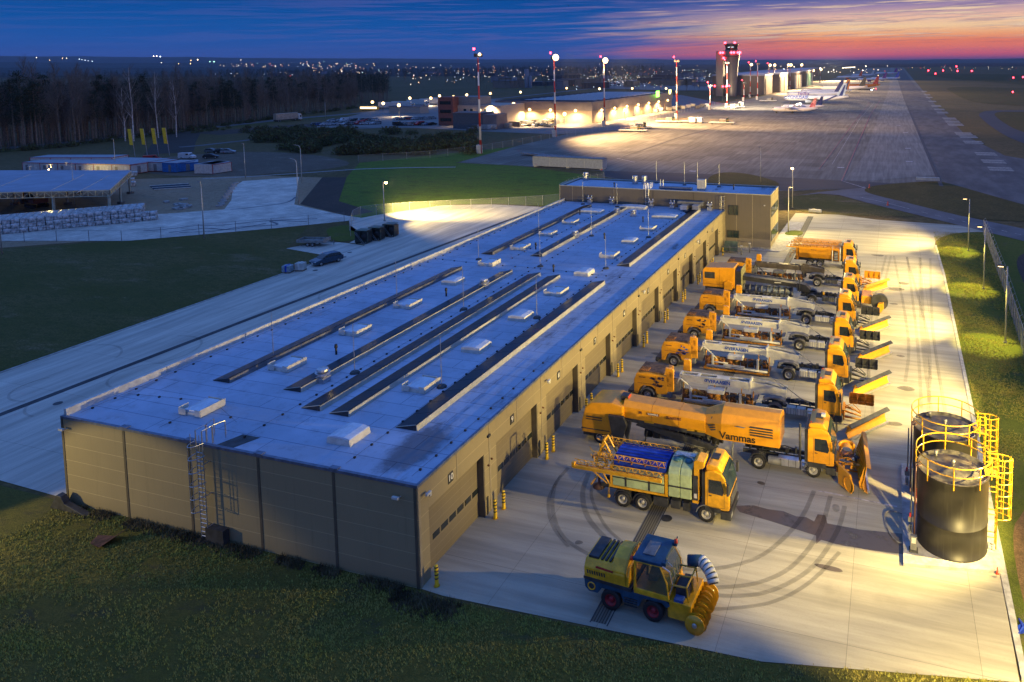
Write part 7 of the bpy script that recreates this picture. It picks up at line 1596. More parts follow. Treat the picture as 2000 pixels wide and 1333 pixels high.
# ---- car park lamps
for i, (hx, hy, by) in enumerate(((728, 188, 215), (749, 191, 218), (780, 195, 228), (801, 182, 206), (842, 183, 207), (859, 179, 205), (886, 181, 203), (912, 178, 200), (958, 177, 195), (1017, 175, 192), (1107, 168, 185), (1171, 170, 190), (1235, 170, 185), (1301, 171, 184), (1004, 198, 240), (1101, 200, 236), (1103, 220, 244), (1221, 215, 235))):
    p = at(hx, by); d = sqrt(p[0] ** 2 + p[1] ** 2); hh = max(5, 29 - (hy - 118) / F_PX * d * .97)
    o = empty('car_park_lamp', (*p, 0), label='lit lamp of the terminal car park, %s from the left' % ['first', 'second', 'third', 'fourth', 'fifth', 'sixth', 'seventh', 'eighth', 'ninth', 'tenth', 'eleventh', 'twelfth', 'thirteenth', 'fourteenth', 'fifteenth', 'sixteenth', 'seventeenth', 'eighteenth'][i], cat='street lamp', group='lit lamps around the cargo terminal')
    b = MB(); b.tube((0, 0, 0), (0, 0, hh), .12, 6); b.build('pole', midg, o); bulb(o, (0, 0, hh), .95, farglow if i % 2 else warmglow)
    if i in (2, 4, 6): spot('car_park_light', (p[0], p[1], hh - .8), (p[0], p[1] - 2, 0), 60000, 140, .7, col=(1, .74, .42), r=.4)
for q in ((-178, 300), (-158, 300), (-140, 305), (-126, 350)): spot('added_forecourt_fill', (q[0], q[1], 9), (q[0], q[1] + 4, 0), 34000, 150, .7, col=(1, .66, .32), r=.6)  # added floods without fixtures, brighten the parked cars and forecourt
# ---- parked cars
protos = {}
def carproto(c, kind):
    k = c + kind
    if k not in protos:
        b = MB()
        if kind == 'van': b.prism([(-2.4, .3), (-2.4, 1.95), (.9, 1.98), (1.5, 1.25), (2.4, .95), (2.4, .3)], -.95, .95, .05); b.m = 1; b.box(.1, .9, -.965, .965, 1.3, 1.75)
        else: b.prism([(-2.2, .3), (-2.2, .95), (1.0, 1.0), (2.2, .72), (2.2, .3)], -.9, .9, .05); b.m = 1; b.prism([(-2.0, .96), (-1.7, 1.42), (.3, 1.44), (1.1, .98)], -.8, .8, .05); b.m = 0; b.box(-1.6, .2, -.7, .7, 1.43, 1.49, .02)
        b.m = 2
        for xx in (-1.35, 1.35):
            for s in (-.82, .82): b.lathe([(0, -.1), (.32, -.1), (.32, .1), (0, .1)], 8, (xx, s, .32), axis='y')
        o = b.build('parked_car', [cols[c], glass, blk]); protos[k] = o.data; bpy.data.objects.remove(o)
    return protos[k]
names = list(cols)
def cars(pxs, pys, pxe, pye, n, rz, where, rows=1):
    for r in range(rows):
        for k in range(n):
            t = (k + random.uniform(.0, .6)) / n; p = at(pxs + (pxe - pxs) * t, pys + (pye - pys) * t - r * 3.2)
            c = random.choices(names, (5, 4, 4, 4, 1, 1))[0]; kind = 'van' if random.random() < .18 else 'sedan'
            o = bpy.data.objects.new('parked_car', carproto(c, kind)); COL.objects.link(o); o.location = (p[0], p[1], .09); o.rotation_euler = (0, 0, rz + random.uniform(-.08, .08) + (pi if random.random() < .5 else 0))
            tag(o, label='%s %s parked %s' % (c, 'van' if kind == 'van' else 'car', where), cat='car', group='cars parked ' + where)
cars(612, 246, 745, 243, 15, radians(70), 'in the open row left of the terminal car park', 1)
cars(640, 239, 740, 236, 10, radians(75), 'on the grass verge row left of the terminal', 1)
cars(775, 246, 850, 245, 11, radians(70), 'in the front row of the terminal car park', 1)
cars(772, 235, 850, 233, 9, radians(75), 'in the back row of the terminal car park', 1)
cars(965, 245, 1085, 248, 14, radians(85), 'in the near row along the terminal wall', 1)
cars(975, 238, 1110, 239, 15, radians(85), 'in the far row along the terminal wall', 1)
cars(1160, 170, 1390, 160, 30, radians(20), 'in the big distant car park', 2)
# pallets / ULD containers along the apron fence
uldm = [pbr('uld_aluminium', (.38, .38, .36), .4, .4), pbr('uld_white', (.45, .44, .42), .5), pbr('uld_dark', (.12, .11, .10), .6)]
ud = []
for m_ in uldm:
    b = MB(); b.prism([(-1.5, .5), (1.0, .5), (1.5, 1.1), (1.5, 2.2), (-1.5, 2.2)], -1.2, 1.2, .04); b.box(-1.6, 1.4, -1.2, 1.2, .25, .45); o = b.build('cargo_container', m_); ud.append(o.data); bpy.data.objects.remove(o)
for i in range(52):
    t = i / 52; X_ = 920 + 470 * t; Y_ = 258 - 50 * t + random.uniform(-2.5, 2.5)
    if 925 < X_ < 965: Y_ = 254
    p = at(X_, Y_); o = bpy.data.objects.new('cargo_container', random.choice(ud)); COL.objects.link(o); o.location = (*p, .05); o.rotation_euler = (0, 0, random.choice((0, pi / 2, .2)))
    tag(o, label='aluminium cargo container among those lined along the terminal apron fence', cat='cargo container', group='cargo containers along the apron fence')
def loader(p, rz, label):
    r_ = empty('cargo_loader', (*p, .05), rz=rz, label=label, cat='cargo loader', group='ground equipment on the apron')
    b = MB(); b.box(-6, 6, -1.6, 1.6, .6, 1.0, .03); b.build('deck', white2, r_); b = MB(); b.box(-1, 2, -1.4, 1.4, 1.0, 2.4, .05); b.build('machine_body', uldm[0], r_); b = MB(); b.box(2.2, 3.4, -1.5, -.3, 1.0, 3.0, .04); b.build('driver_cab', glassb, r_)
    b = MB()
    for k in range(6): b.tube((-5 + k * 2, -1.5, 1.0), (-5 + k * 2, -1.5, 2.0), .05)
    b.tube((-5, -1.5, 2.0), (5, -1.5, 2.0), .05); b.build('hand_rail', yellow, r_)
    for xx in (-4.5, 4.5): wheel(r_, xx, -1.3, .5, .3)
for p, rz, w in (((1237, 258), .1, 'large cargo loader alone on the near apron'), ((1246, 253), .5, 'second cargo loader just behind the near one'), ((1305, 240), .1, 'cargo loader by the red and white mast'), ((1348, 240), .3, 'cargo loader beside the two white pods'), ((1436, 211), .2, 'cargo loader under the control tower'), ((1500, 199), .3, 'cargo loader left of the turboprop'), ((1410, 243), .05, 'low flat cargo loader in the middle of the apron')): loader(at(*p), rz, w)
for i, p in enumerate(((1353, 241), (1366, 241), (1448, 208), (1432, 213))): o = MB().box(-1.6, 1.6, -1.3, 1.3, .4, 2.8, .15).build('service_pod', white, None, (*at(*p), .05)); tag(o, label='white service pod on the apron, %s from the left' % ['first', 'second', 'fourth', 'third'][i], cat='service pod', group='white service pods')
# ---- hangars and terminal, X about -100
hg = pbr('brown_hangar_wall', (.15, .12, .11), .6, var=.1, scale=.1); hroof = pbr('pale_hangar_roof', (.36, .38, .46), .5); litdoor = pbr('lamp_tinted_hangar_door', (.45, .36, .26), .5, var=.15, scale=.3)  # litdoor has the lamp glow mixed into its base colour
def hangar(x0, x1, y0, y1, h, label, nd=3, m_=None, doorm=None):
    o = empty('hangar', (x1, y0, 0), label=label, cat='hangar', group='hangars beyond the control tower')
    b = MB(); b.box(x0 - x1, 0, 0, y1 - y0, 0, h); b.build('wall', m_ or hg, o); b = MB(); b.box(x0 - x1 - .5, .5, -.5, y1 - y0 + .5, h, h + 1.2); b.build('roof', hroof, o)
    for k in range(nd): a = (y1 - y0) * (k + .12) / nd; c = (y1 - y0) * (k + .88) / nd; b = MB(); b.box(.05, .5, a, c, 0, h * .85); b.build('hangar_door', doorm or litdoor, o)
    return o
hangar(-150, -104, 628, 672, 16.5, 'broad brown hangar block right beside the control tower', 1)
hangar(-150, -100, 690, 745, 16.5, 'second brown hangar with pale lit doors', 2)
hangar(-150, -96, 765, 835, 16.5, 'third hangar with tall lit doors', 2, doorm=pbr('lamp_tinted_white_door', (.65, .58, .45), .5))  # white doors coloured warm, as if under lamps
hangar(-150, -93, 850, 925, 17, 'far hangar with greenish glass front', 3, doorm=pbr('green_glass_front', (.20, .42, .30), .3))
hangar(-175, -140, 1080, 1500, 14, 'long dark terminal building far behind the aircraft', 6, dark, dark)
for y_ in (660, 720, 800, 880): spot('hangar_light', (-80, y_, 20), (-98, y_, 6), 80000, 120, .7, col=(1, .72, .36), r=1)
# ---- aircraft
def plane(nose, L_, label, body, tailm, prop=False, title=None, tsize=2.2, stripe=None, tail2=None):
    """nose at -x end; fuselage along +x; parked side-on"""
    R_ = L_ * .043 if not prop else L_ * .052
    o = empty('airliner', (*nose, 0), label=label, cat='aircraft', group='aircraft parked on the apron')
    zc = R_ + (2.2 if not prop else 1.0)
    prof = [(0, 0), (.3, L_ * .012), (.62, L_ * .03), (.9, L_ * .07), (1, L_ * .12), (1, L_ * .66), (.86, L_ * .78), (.55, L_ * .9), (.22, L_ * .985), (0, L_)]
    b = MB(); b.lathe([(r * R_, h) for r, h in prof], 20, axis='x')
    # raise the tail cone
    b.v = [(x, y, z + zc + max(0, (x - L_ * .66)) / (L_ * .34) * R_ * .55) for x, y, z in b.v]; fu = b.build('fuselage', body, o)
    H = L_ * (.20 if not prop else .20)
    zt = zc + R_ * .8
    b = MB(); b.prism([(L_ * .80, zt), (L_ * .915, zt + H), (L_ * .965, zt + H), (L_ * .935, zt + R_ * .1)], -.22, .22, .05); fin = b.build('tail_fin', tailm, o)
    if tail2: b = MB(); b.prism([(L_ * .845, zt), (L_ * .928, zt + H * .85), (L_ * .948, zt + H * .85), (L_ * .90, zt)], -.26, .26, .02); b.build('tail_stripe', tail2, fin)
    b = MB(); z_ = zt + (H if prop else R_ * .2)
    for s in (-1, 1): b.add([(L_ * .90, s * .2, z_), (L_ * .97, s * .2, z_), (L_ * .99, s * L_ * .13, z_ + .2), (L_ * .96, s * L_ * .13, z_ + .2), (L_ * .90, s * .2, z_ + .18), (L_ * .97, s * .2, z_ + .18), (L_ * .99, s * L_ * .13, z_ + .3), (L_ * .96, s * L_ * .13, z_ + .3)], [(0, 1, 2, 3), (4, 5, 6, 7), (0, 1, 5, 4), (1, 2, 6, 5), (2, 3, 7, 6), (3, 0, 4, 7)])
    b.build('tailplane', body, o)
    zw = zc - R_ * .5 if not prop else zc + R_ * .9
    for s in (-1, 1):
        x0 = L_ * .36; sp = L_ * .42 if not prop else L_ * .48; sw = L_ * .16 if not prop else .2; ch = L_ * (.16 if not prop else .09)
        b = MB(); dz = 1.2 if not prop else .2
        b.add([(x0, s * R_ * .5, zw), (x0 + ch, s * R_ * .5, zw), (x0 + sw + ch * .35, s * sp, zw + dz), (x0 + sw, s * sp, zw + dz), (x0, s * R_ * .5, zw + .5), (x0 + ch, s * R_ * .5, zw + .3), (x0 + sw + ch * .35, s * sp, zw + dz + .12), (x0 + sw, s * sp, zw + dz + .12)], [(0, 1, 2, 3), (4, 5, 6, 7), (0, 1, 5, 4), (1, 2, 6, 5), (2, 3, 7, 6), (3, 0, 4, 7)]); b.build('wing', body if prop else midg, o)
        ex = x0 - (.0 if not prop else L_ * .03); ey = s * L_ * (.15 if not prop else .15); ez = zw - (1.0 if not prop else .2)
        b = MB(); er = R_ * (.62 if not prop else .42); b.lathe([(0, -.5), (er * .8, -.4), (er, .6), (er * .9, 3), (er * .4, 4.4), (0, 4.5)], 12, (0, 0, 0), axis='x'); en = b.build('engine', tailm if not prop else body, o); en.location = (ex, ey, ez)
        if prop:
            b = MB()
            for q in range(6): a = q * pi / 3; b.add([(-.6, 0, 0), (-.55, .2 * cos(a + 1.5), .2 * sin(a + 1.5)), (-.5, 1.9 * cos(a), 1.9 * sin(a)), (-.6, 1.9 * cos(a - .1), 1.9 * sin(a - .1))], [(0, 1, 2, 3)])
            b.build('propeller', dark, en)
    b = MB(); b.box(L_ * .02, L_ * .05, -R_ * .55, R_ * .55, zc + R_ * .35, zc + R_ * .6, .05); b.build('cockpit_window', glass, fu)
    for (x_, y_) in ((L_ * .1, 0), (L_ * .45, -L_ * .06), (L_ * .45, L_ * .06)): b = MB(); b.tube((x_, y_, .4), (x_, y_, zc - R_ * .6), .15); b.lathe([(0, -.25), (.5, -.25), (.5, .25), (0, .25)], 10, (x_, y_, .5), axis='y'); b.build('landing_gear', dark, o)
    if title: text('title_lettering', title[0], tsize, title[1], fu, FACE_NEAR(L_ * title[2], -R_ * .99, zc + R_ * .25) @ Matrix.Rotation(-.15, 4, 'X'), .05)
    if stripe: b = MB(); b.prism([(L_ * .60, zc - R_ * .9), (L_ * .66, zc - R_ * .9), (L_ * .84, zc + R_ * 1.1), (L_ * .80, zc + R_ * 1.1)], -R_ * 1.0, -R_ * .9); b.build('livery_stripe', stripe, fu)
    return o
pw = pbr('aircraft_white', (.62, .62, .64), .35, var=.05, coat=.3); pnavy = pbr('livery_navy', (.015, .03, .16), .35); ppink = pbr('livery_pink_spots', (.55, .30, .30), .4, var=.6, scale=1.2, col2=(.35, .02, .08)); pred = pbr('livery_red', (.45, .02, .03), .4); porg = pbr('livery_orange', (.65, .20, .02), .4); pblue = pbr('livery_royal_blue', (.02, .10, .50), .4); ppurp = pbr('livery_purple', (.16, .02, .28), .4)
plane((-63.5, 409), 25.5, 'nearest white turboprop with pink spotted tail', pw, ppink, True)
plane((-61.5, 432), 25, 'white turboprop behind the nearest one, dark tail', pw, pnavy, True, title=('Sprint', textblue, .22), tsize=1.2)
plane((-69.5, 500), 43, 'white cargo jet with blue curved tail stripes and blue title', pw, pbr('livery_pale_blue', (.35, .42, .52), .4), False, title=('CYGNUSAIR', textblue, .2), tsize=3.0, stripe=pnavy, tail2=pnavy)
plane((-76, 560), 44, 'white cargo jet with purple tail and express title', pw, pnavy, False, title=('FedEx', pbr('purple_lettering', (.12, .03, .3), .5), .3), tsize=3.6)
plane((-72, 610), 42, 'white jet with orange and navy tail behind the cargo jets', pw, porg, False, tail2=pnavy)
plane((-62, 690), 42, 'white jet with dark tail tip farther back', pw, dark, False)
plane((-50, 760), 40, 'orange-tailed jet beyond the cargo jets', porg, pred, False)
plane((-44, 1010), 40, 'far jet with magenta and blue tail, left of a pair', pw, ppurp, False)
plane((-28, 1050), 40, 'far jet with bright blue tail, right of a pair', pw, pblue, False)
plane((-66, 1300), 40, 'farthest left white jet in the bright distant apron', pw, white, False); plane((-30, 1480), 42, 'farthest magenta jet by the end of the apron', pw, ppurp, False); plane((-80, 1150), 40, 'white jet at the far bright stand', pw, pred, False)
p = at(1707, 178); o = empty('follow_me_car', (*p, .05), rz=radians(20), label='small service vehicle with shining headlights on the taxiway', cat='vehicle'); b = MB(); b.box(-2.3, 2.3, -1, 1, .4, 1.9, .2); b.build('body', white, o); bulb(o, (-2.5, -.6, .9), .5, whiteglow, 'headlight'); bulb(o, (1.5, -.8, 2.2), .35, redglow, 'beacon'); bulb(o, (-.6, -.8, 2.2), .3, warmglow, 'beacon')
b = MB(); b.box(-8, 8, -1.4, 1.4, .6, 1.6, .1); tag(b.build('aircraft_tug', dark, None, (*at(1687, 177), .05)), label='dark long tug left of the shining service vehicle', cat='tug')
# runway red lights on the right
for i, (x_, y_) in enumerate(((1813, 140), (1827, 146), (1842, 140), (1868, 132), (1870, 141), (1898, 141), (1979, 151), (1978, 179), (1998, 150))):
    q = at(x_, y_ + (2 if y_ < 150 else 5)); o = empty('red_runway_light', (*q, 0), label='red airfield light on the dark grass right of the runway, %s from the left' % ['first', 'second', 'third', 'fourth', 'fifth', 'sixth', 'eighth', 'seventh', 'ninth'][i], cat='runway light', group='red airfield lights'); d = sqrt(q[0] ** 2 + q[1] ** 2); b = MB(); b.tube((0, 0, 0), (0, 0, d * .0025), .1, 5); b.build('post', dark, o); bulb(o, (0, 0, d * .0025), d * .0009, redglow, 'lamp_glass')
# ================================================================ FOREST, HILLS, CITY
barkd = pbr('dark_bark', (.20, .165, .13), .9, var=.3); barkb = pbr('birch_bark', (.75, .68, .6), .8, var=.4, scale=4); twig = pbr('bare_twigs', (.20, .165, .13), .95, var=.3); pine = pbr('dark_pine_needles', (.035, .055, .03), .95, var=.4); shrub = pbr('scrub_leaves', (.08, .10, .028), .95, var=.5, scale=.8, col2=(.05, .035, .018))
def tree_mesh(kind, seed):
    rnd = random.Random(seed); tr = MB(); cr = MB(); H = rnd.uniform(20, 26)
    if kind == 'bare' or kind == 'birch':
        x = y = 0; lean = rnd.uniform(-.03, .03); pts = [(lean * z * .6 + .25 * sin(z * .3 + seed), .2 * cos(z * .25), z) for z in (0, H * .25, H * .5, H * .75, H)]
        for i in range(4): tr.tube(pts[i], pts[i + 1], .26 * (1 - i * .22), 6, r2=.26 * (1 - (i + 1) * .22) + .02, caps=False)
        for k in range(46):
            t = rnd.uniform(.28, .98); z = H * t; a = rnd.uniform(0, 2 * pi); L_ = H * .20 * (1.15 - t) + 1.2; bx = lean * z * .6; up = rnd.uniform(.7, 1.5)
            p0 = Vector((bx, 0, z)); p1 = p0 + Vector((cos(a) * L_ * .7, sin(a) * L_ * .7, L_ * up)); (tr if kind == 'birch' and k < 14 else cr).tube(p0, p1, .055, 3, r2=.02, caps=False)
            for q in range(9):
                s = rnd.uniform(.25, 1); c0 = p0.lerp(p1, s); d = Vector((rnd.uniform(-1, 1), rnd.uniform(-1, 1), rnd.uniform(.1, 1.2))) * L_ * .42; w = Vector((rnd.uniform(-1, 1), rnd.uniform(-1, 1), 0)) * .035
                cr.add([c0 - w, c0 + w, c0 + d], [(0, 1, 2)])
                for r in range(3): e0 = c0 + d * rnd.uniform(.3, 1); dd = Vector((rnd.uniform(-1, 1), rnd.uniform(-1, 1), rnd.uniform(-.2, 1))) * .9; cr.add([e0 - w * .7, e0 + w * .7, e0 + dd], [(0, 1, 2)])
    else:
        tr.tube((0, 0, 0), (0, 0, H * .95), .26, 6, r2=.05, caps=False)
        for k in range(26):
            t = rnd.uniform(.42, .98) ** .9; z = H * t; a = rnd.uniform(0, 2 * pi); R_ = (1 - t) * 4.6 + 1.0; c = Vector((cos(a) * R_ * .6, sin(a) * R_ * .6, z))
            tr.tube((0, 0, z - .6), c, .06, 3, caps=False)
            for q in range(55):
                d = Vector((rnd.gauss(0, 1), rnd.gauss(0, 1), rnd.gauss(0, .5))) * (.42 * R_ * .6 + .35); p = c + d; u = Vector((rnd.uniform(-1, 1), rnd.uniform(-1, 1), rnd.uniform(-.5, .8))) * .42; w = Vector((rnd.uniform(-1, 1), rnd.uniform(-1, 1), rnd.uniform(-1, 1))) * .2
                cr.add([p - w, p + w, p + u], [(0, 1, 2)])
    return tr, cr
TP = []
for i, (k, n) in enumerate((('bare', 5), ('pine', 4), ('birch', 2))):
    for j in range(n):
        tr, cr = tree_mesh(k, 10 * i + j); a = tr.build('trunk', barkb if k == 'birch' else barkd); c = cr.build('crown', pine if k == 'pine' else twig); TP.append((k, a.data, c.data)); bpy.data.objects.remove(a); bpy.data.objects.remove(c)
bare = [t for t in TP if t[0] == 'bare']; pines = [t for t in TP if t[0] == 'pine']; birch = [t for t in TP if t[0] == 'birch']
lab = {'bare': ('bare_tree', 'bare dark winter tree in the forest edge behind the road'), 'pine': ('pine_tree', 'dark green pine in the forest edge behind the road'), 'birch': ('birch_tree', 'pale-barked leaning birch')}
def plant(t, p, s, label=None, group='trees of the forest edge', z=0):
    nm, lb = lab[t[0]]; o = empty(nm, (*p, z), rz=random.uniform(0, 6.28), label=label or lb, cat='tree', group=group); o.scale = (s, s, s * random.uniform(.92, 1.1))
    for n, me in (('trunk', t[1]), ('crown', t[2])): q = bpy.data.objects.new(n, me); COL.objects.link(q); q.parent = o
# forest edge runs from the left photo edge to the dark wood at 740 px
def edge(t):  # t 0..1 left to right
    P = [(-60, 300), (60, 292), (150, 285), (240, 272), (330, 262), (400, 251), (480, 241), (560, 229), (640, 219), (700, 211)]
    f = t * (len(P) - 1); i = min(int(f), len(P) - 2); f -= i; return at(P[i][0] + (P[i + 1][0] - P[i][0]) * f, P[i][1] + (P[i + 1][1] - P[i][1]) * f)
for i in range(270):
    t = (i + random.uniform(-.4, .4)) / 270; t = min(max(t, 0), 1); p = Vector(edge(t)); out = p.normalized(); dep = random.choice((0, 0, 1, 1, 2, 2, 3)) * 7 + random.uniform(0, 6)
    q = p + out * dep + Vector((-.5, .2)) * random.uniform(0, 3)
    k = random.random(); pinezone = t < .14 or .30 < t < .38 or .6 < t < .7; src = pines if k < (.6 if pinezone else .22) else bare
    plant(random.choice(src), (q.x, q.y), random.choice((.72, .85, .95, 1.0, 1.08, 1.16)) * random.uniform(.95, 1.05) * (1 - .22 * t), ('bare dark winter tree' if src is bare else 'dark green pine') + ' in the forest edge ' + ('near the left photo edge' if t < .22 else 'behind the yellow flags' if t < .5 else 'between the flags and the white lorry' if t < .72 else 'right of the white lorry'))
for (x_, y_, s, w) in ((245, 262, 1.08, 'tall pale birch left of the pair in the forest edge'), (262, 262, 1.12, 'tall forked pale birch in the forest edge'), (308, 256, 1.05, 'leaning pale birch in the forest edge'), (346, 254, .95, 'slim pale birch right of the leaning one')):
    plant(random.choice(birch), at(x_, y_ + 14), s * .93, w, 'pale birches in the forest edge')
# rest of the wood as one mass
def wood(name, polyfn, n, kinds, smin, smax, group=None, label='dense dark wood behind the first rows of trees'):
    vs, fs = [], []; k0 = 0; mi = []
    import numpy as np
    VV, FF, MI = [], [], []; base = 0
    cache = []
    for t in kinds:
        for me, m_ in ((t[1], 0), (t[2], 1 if t[0] == 'pine' else 2)):
            v = np.empty(len(me.vertices) * 3); me.vertices.foreach_get('co', v); v = v.reshape(-1, 3)
            tr = [tuple(p.vertices) for p in me.polygons]
            tri = []
            for f in tr: tri += [(f[0], f[i], f[i + 1]) for i in range(1, len(f) - 1)]
            tri = np.array(tri); step = 3
            cache.append((v, tri[::step] if m_ else tri, m_, t))
    ks = {}
    for c in cache: ks.setdefault(id(c[3]), []).append(c)
    keys = list(ks)
    for i in range(n):
        p = polyfn(); s = random.uniform(smin, smax); a = random.uniform(0, 6.28); ca, sa = cos(a) * s, sin(a) * s
        for v, tri, m_, t in ks[random.choice(keys)]:
            w = np.stack([v[:, 0] * ca - v[:, 1] * sa + p[0], v[:, 0] * sa + v[:, 1] * ca + p[1], v[:, 2] * s], -1)
            VV.append(w); FF.append(tri + base); MI.append(np.full(len(tri), m_)); base += len(v)
    V = np.concatenate(VV); F = np.concatenate(FF); M_ = np.concatenate(MI)
    me = bpy.data.meshes.new(name); me.vertices.add(len(V)); me.vertices.foreach_set('co', V.ravel()); me.loops.add(len(F) * 3); me.loops.foreach_set('vertex_index', F.ravel().astype('i')); me.polygons.add(len(F)); me.polygons.foreach_set('loop_start', np.arange(0, len(F) * 3, 3)); me.polygons.foreach_set('material_index', M_.astype('i')); me.update()
    for m_ in (barkd, pine, twig): me.materials.append(m_)
    o = bpy.data.objects.new(name, me); COL.objects.link(o); tag(o, label=label, cat='wood', kind='stuff'); return o
def f1():
    t = random.random(); p = Vector(edge(t)); d = p.normalized(); q = p + d * (26 + 190 * random.random() ** 1.2); return (q.x, q.y)
wood('forest', f1, 900, bare + pines[:3], .75, 1.0)
def f2():
    q = at(random.uniform(640, 760), 205 - random.random() ** 1.4 * 40); return q
wood('dark_wood', f2, 260, pines, .7, .95, label='dark pine wood left of the cargo terminal')
def f3():
    q = at(random.uniform(930, 1400), random.uniform(150, 182)); return q
wood('tree_belt', f3, 260, bare[:2] + pines[:2], .4, .65, label='low dark tree belt behind the cargo terminal')
def f4():
    d = random.uniform(1100, 3800); a = random.uniform(-1.12, -.30); return (sin(a) * d, cos(a) * d)
wood('far_woodland', f4, 1500, pines[:2], .45, 1.0, label='scattered dark woodland towards the hills')
# scrub between the road and the apron
def leaf_blob(seed, R_=1.6, n=150):
    rnd = random.Random(seed); b = MB()
    for k in range(n):
        a = rnd.uniform(0, 2 * pi); r = R_ * rnd.random() ** .5; z = rnd.random() ** .8 * R_ * 1.3 * (1 - (r / R_) ** 2 * .7) + .1; p = Vector((cos(a) * r, sin(a) * r, z)); u = Vector((rnd.uniform(-1, 1), rnd.uniform(-1, 1), rnd.uniform(0, 1))) * .42; w = Vector((rnd.uniform(-1, 1), rnd.uniform(-1, 1), rnd.uniform(-1, 1))) * .2
        b.add([p - w, p + w, p + u], [(0, 1, 2)])
    for k in range(5): a = rnd.uniform(0, 6.28); b.tube((0, 0, 0), (cos(a) * R_ * .6, sin(a) * R_ * .6, R_ * 1.3), .04, 3, caps=False)
    return b
blobs = []
for s in range(4): o = leaf_blob(s).build('bush', shrub); blobs.append(o.data); bpy.data.objects.remove(o)
def scatter(name, pts, label, smin=.8, smax=1.6):
    import numpy as np
    VV, FF = [], []; base = 0; src = []
    for me in blobs:
        v = np.array([tuple(q.co) for q in me.vertices]); tri = []
        for p in me.polygons: f = tuple(p.vertices); tri += [(f[0], f[i], f[i + 1]) for i in range(1, len(f) - 1)]
        src.append((v, np.array(tri)))
    for p in pts:
        v, tri = random.choice(src); s = random.uniform(smin, smax); a = random.uniform(0, 6.28); ca, sa = cos(a) * s, sin(a) * s
        VV.append(np.stack([v[:, 0] * ca - v[:, 1] * sa + p[0], v[:, 0] * sa + v[:, 1] * ca + p[1], v[:, 2] * s], -1)); FF.append(tri + base); base += len(v)
    V = np.concatenate(VV); F = np.concatenate(FF); me = bpy.data.meshes.new(name); me.vertices.add(len(V)); me.vertices.foreach_set('co', V.ravel()); me.loops.add(len(F) * 3); me.loops.foreach_set('vertex_index', F.ravel().astype('i')); me.polygons.add(len(F)); me.polygons.foreach_set('loop_start', np.arange(0, len(F) * 3, 3)); me.update(); me.materials.append(shrub)
    o = bpy.data.objects.new(name, me); COL.objects.link(o); tag(o, label=label, cat='shrubs', kind='stuff')
pts = []
while len(pts) < 520:
    x_, y_ = random.uniform(500, 930), random.uniform(262, 304)
    c = 262 + (930 - x_) * .04; 
    if noise.noise(Vector((x_ * .012, y_ * .05, 0))) > -.12 and y_ < 303 - max(0, 620 - x_) * .12: pts.append(at(x_, y_))
scatter('scrub_thicket', pts, 'dark scrub thicket between the dirt lane and the apron corner', .9, 1.8)
pts = [at(random.uniform(-20, 1010), 0 + random.uniform(0, 3) + 268 - .0 * 1) for _ in range(0)]
for _ in range(120):
    t = random.random(); p = Vector(edge(t)); q = p - p.normalized() * random.uniform(-3, 5); pts.append((q.x, q.y))
for _ in range(60): pts.append(at(random.uniform(380, 700), random.uniform(250, 262)))
scatter('roadside_bushes', pts, 'low bare bushes along the foot of the forest', .5, 1.1)
# grass tufts in the front grass, by the right verge and along walls
tuftm = pbr('grass_blades', (.24, .25, .048), .9, var=.35, scale=.5, col2=(.33, .28, .07)); tuftd = pbr('dry_weed_stalks', (.12, .10, .05), .9, var=.4, scale=.7)
def tufts(name, pts, h, label, m_=None):
    import numpy as np
    VV, FF = [], []; i0 = 0; r = np.random.RandomState(3)
    n = len(pts); P = np.array(pts); k = 5
    for j in range(k):
        a = r.uniform(0, 6.28, n); L_ = r.uniform(.4, 1.0, n) * h; w = .012 + .022 * r.rand(n); o = r.uniform(-.09, .09, (n, 2)); ln = r.uniform(.15, .8, n)
        c = np.stack([P[:, 0] + o[:, 0], P[:, 1] + o[:, 1], np.full(n, .01)], -1); d = np.stack([np.cos(a), np.sin(a), 0 * a], -1); e = np.stack([-np.sin(a), np.cos(a), 0 * a], -1)
        V = np.stack([c - e * w[:, None], c + e * w[:, None], c + d * (L_ * ln)[:, None] + np.array([0, 0, 1]) * L_[:, None]], 1).reshape(-1, 3); VV.append(V); FF.append(np.arange(i0, i0 + n * 3).reshape(-1, 3)); i0 += n * 3
    V = np.concatenate(VV); F = np.concatenate(FF); me = bpy.data.meshes.new(name); me.vertices.add(len(V)); me.vertices.foreach_set('co', V.ravel()); me.loops.add(len(F) * 3); me.loops.foreach_set('vertex_index', F.ravel().astype('i')); me.polygons.add(len(F)); me.polygons.foreach_set('loop_start', np.arange(0, len(F) * 3, 3)); me.update(); me.materials.append(m_ or tuftm)
    o = bpy.data.objects.new(name, me); COL.objects.link(o); tag(o, label=label, cat='grass', kind='stuff')
def nz(x_, y_, s=.5): return noise.noise(Vector((x_ * s, y_ * s, 5.0)))
fr = []
while len(fr) < 52000:
    u = random.random(); x_ = random.uniform(-52, 12); y_ = random.uniform(13 if x_ > -40 else 20, 35.4)
    lim = 32.2 if x_ < -24 else (32.05 + max(0, (x_ + 22.9)) * .052 if x_ < -5.5 else 33 + (x_ + 5.5) * .2)
    if y_ > lim - .05: continue
    dns = .35 + nz(x_, y_, .5) * .9 + (.25 if x_ > -30 else 0)
    if random.random() < dns: fr.append((x_, y_))
tufts('front_grass_tufts', fr, .12, 'rough grass tufts covering the ground in front of the garage')
wd = [(x_, y_) for x_, y_ in ((random.uniform(-52, -24.4), 32.15 - abs(random.gauss(0, .35))) for _ in range(1900)) if nz(x_, 1, .6) > -.05]
wd += [(x_, y_) for x_, y_ in ((random.uniform(-25.5, -21.5), random.gauss(31.4, .4)) for _ in range(500)) if y_ < 32]
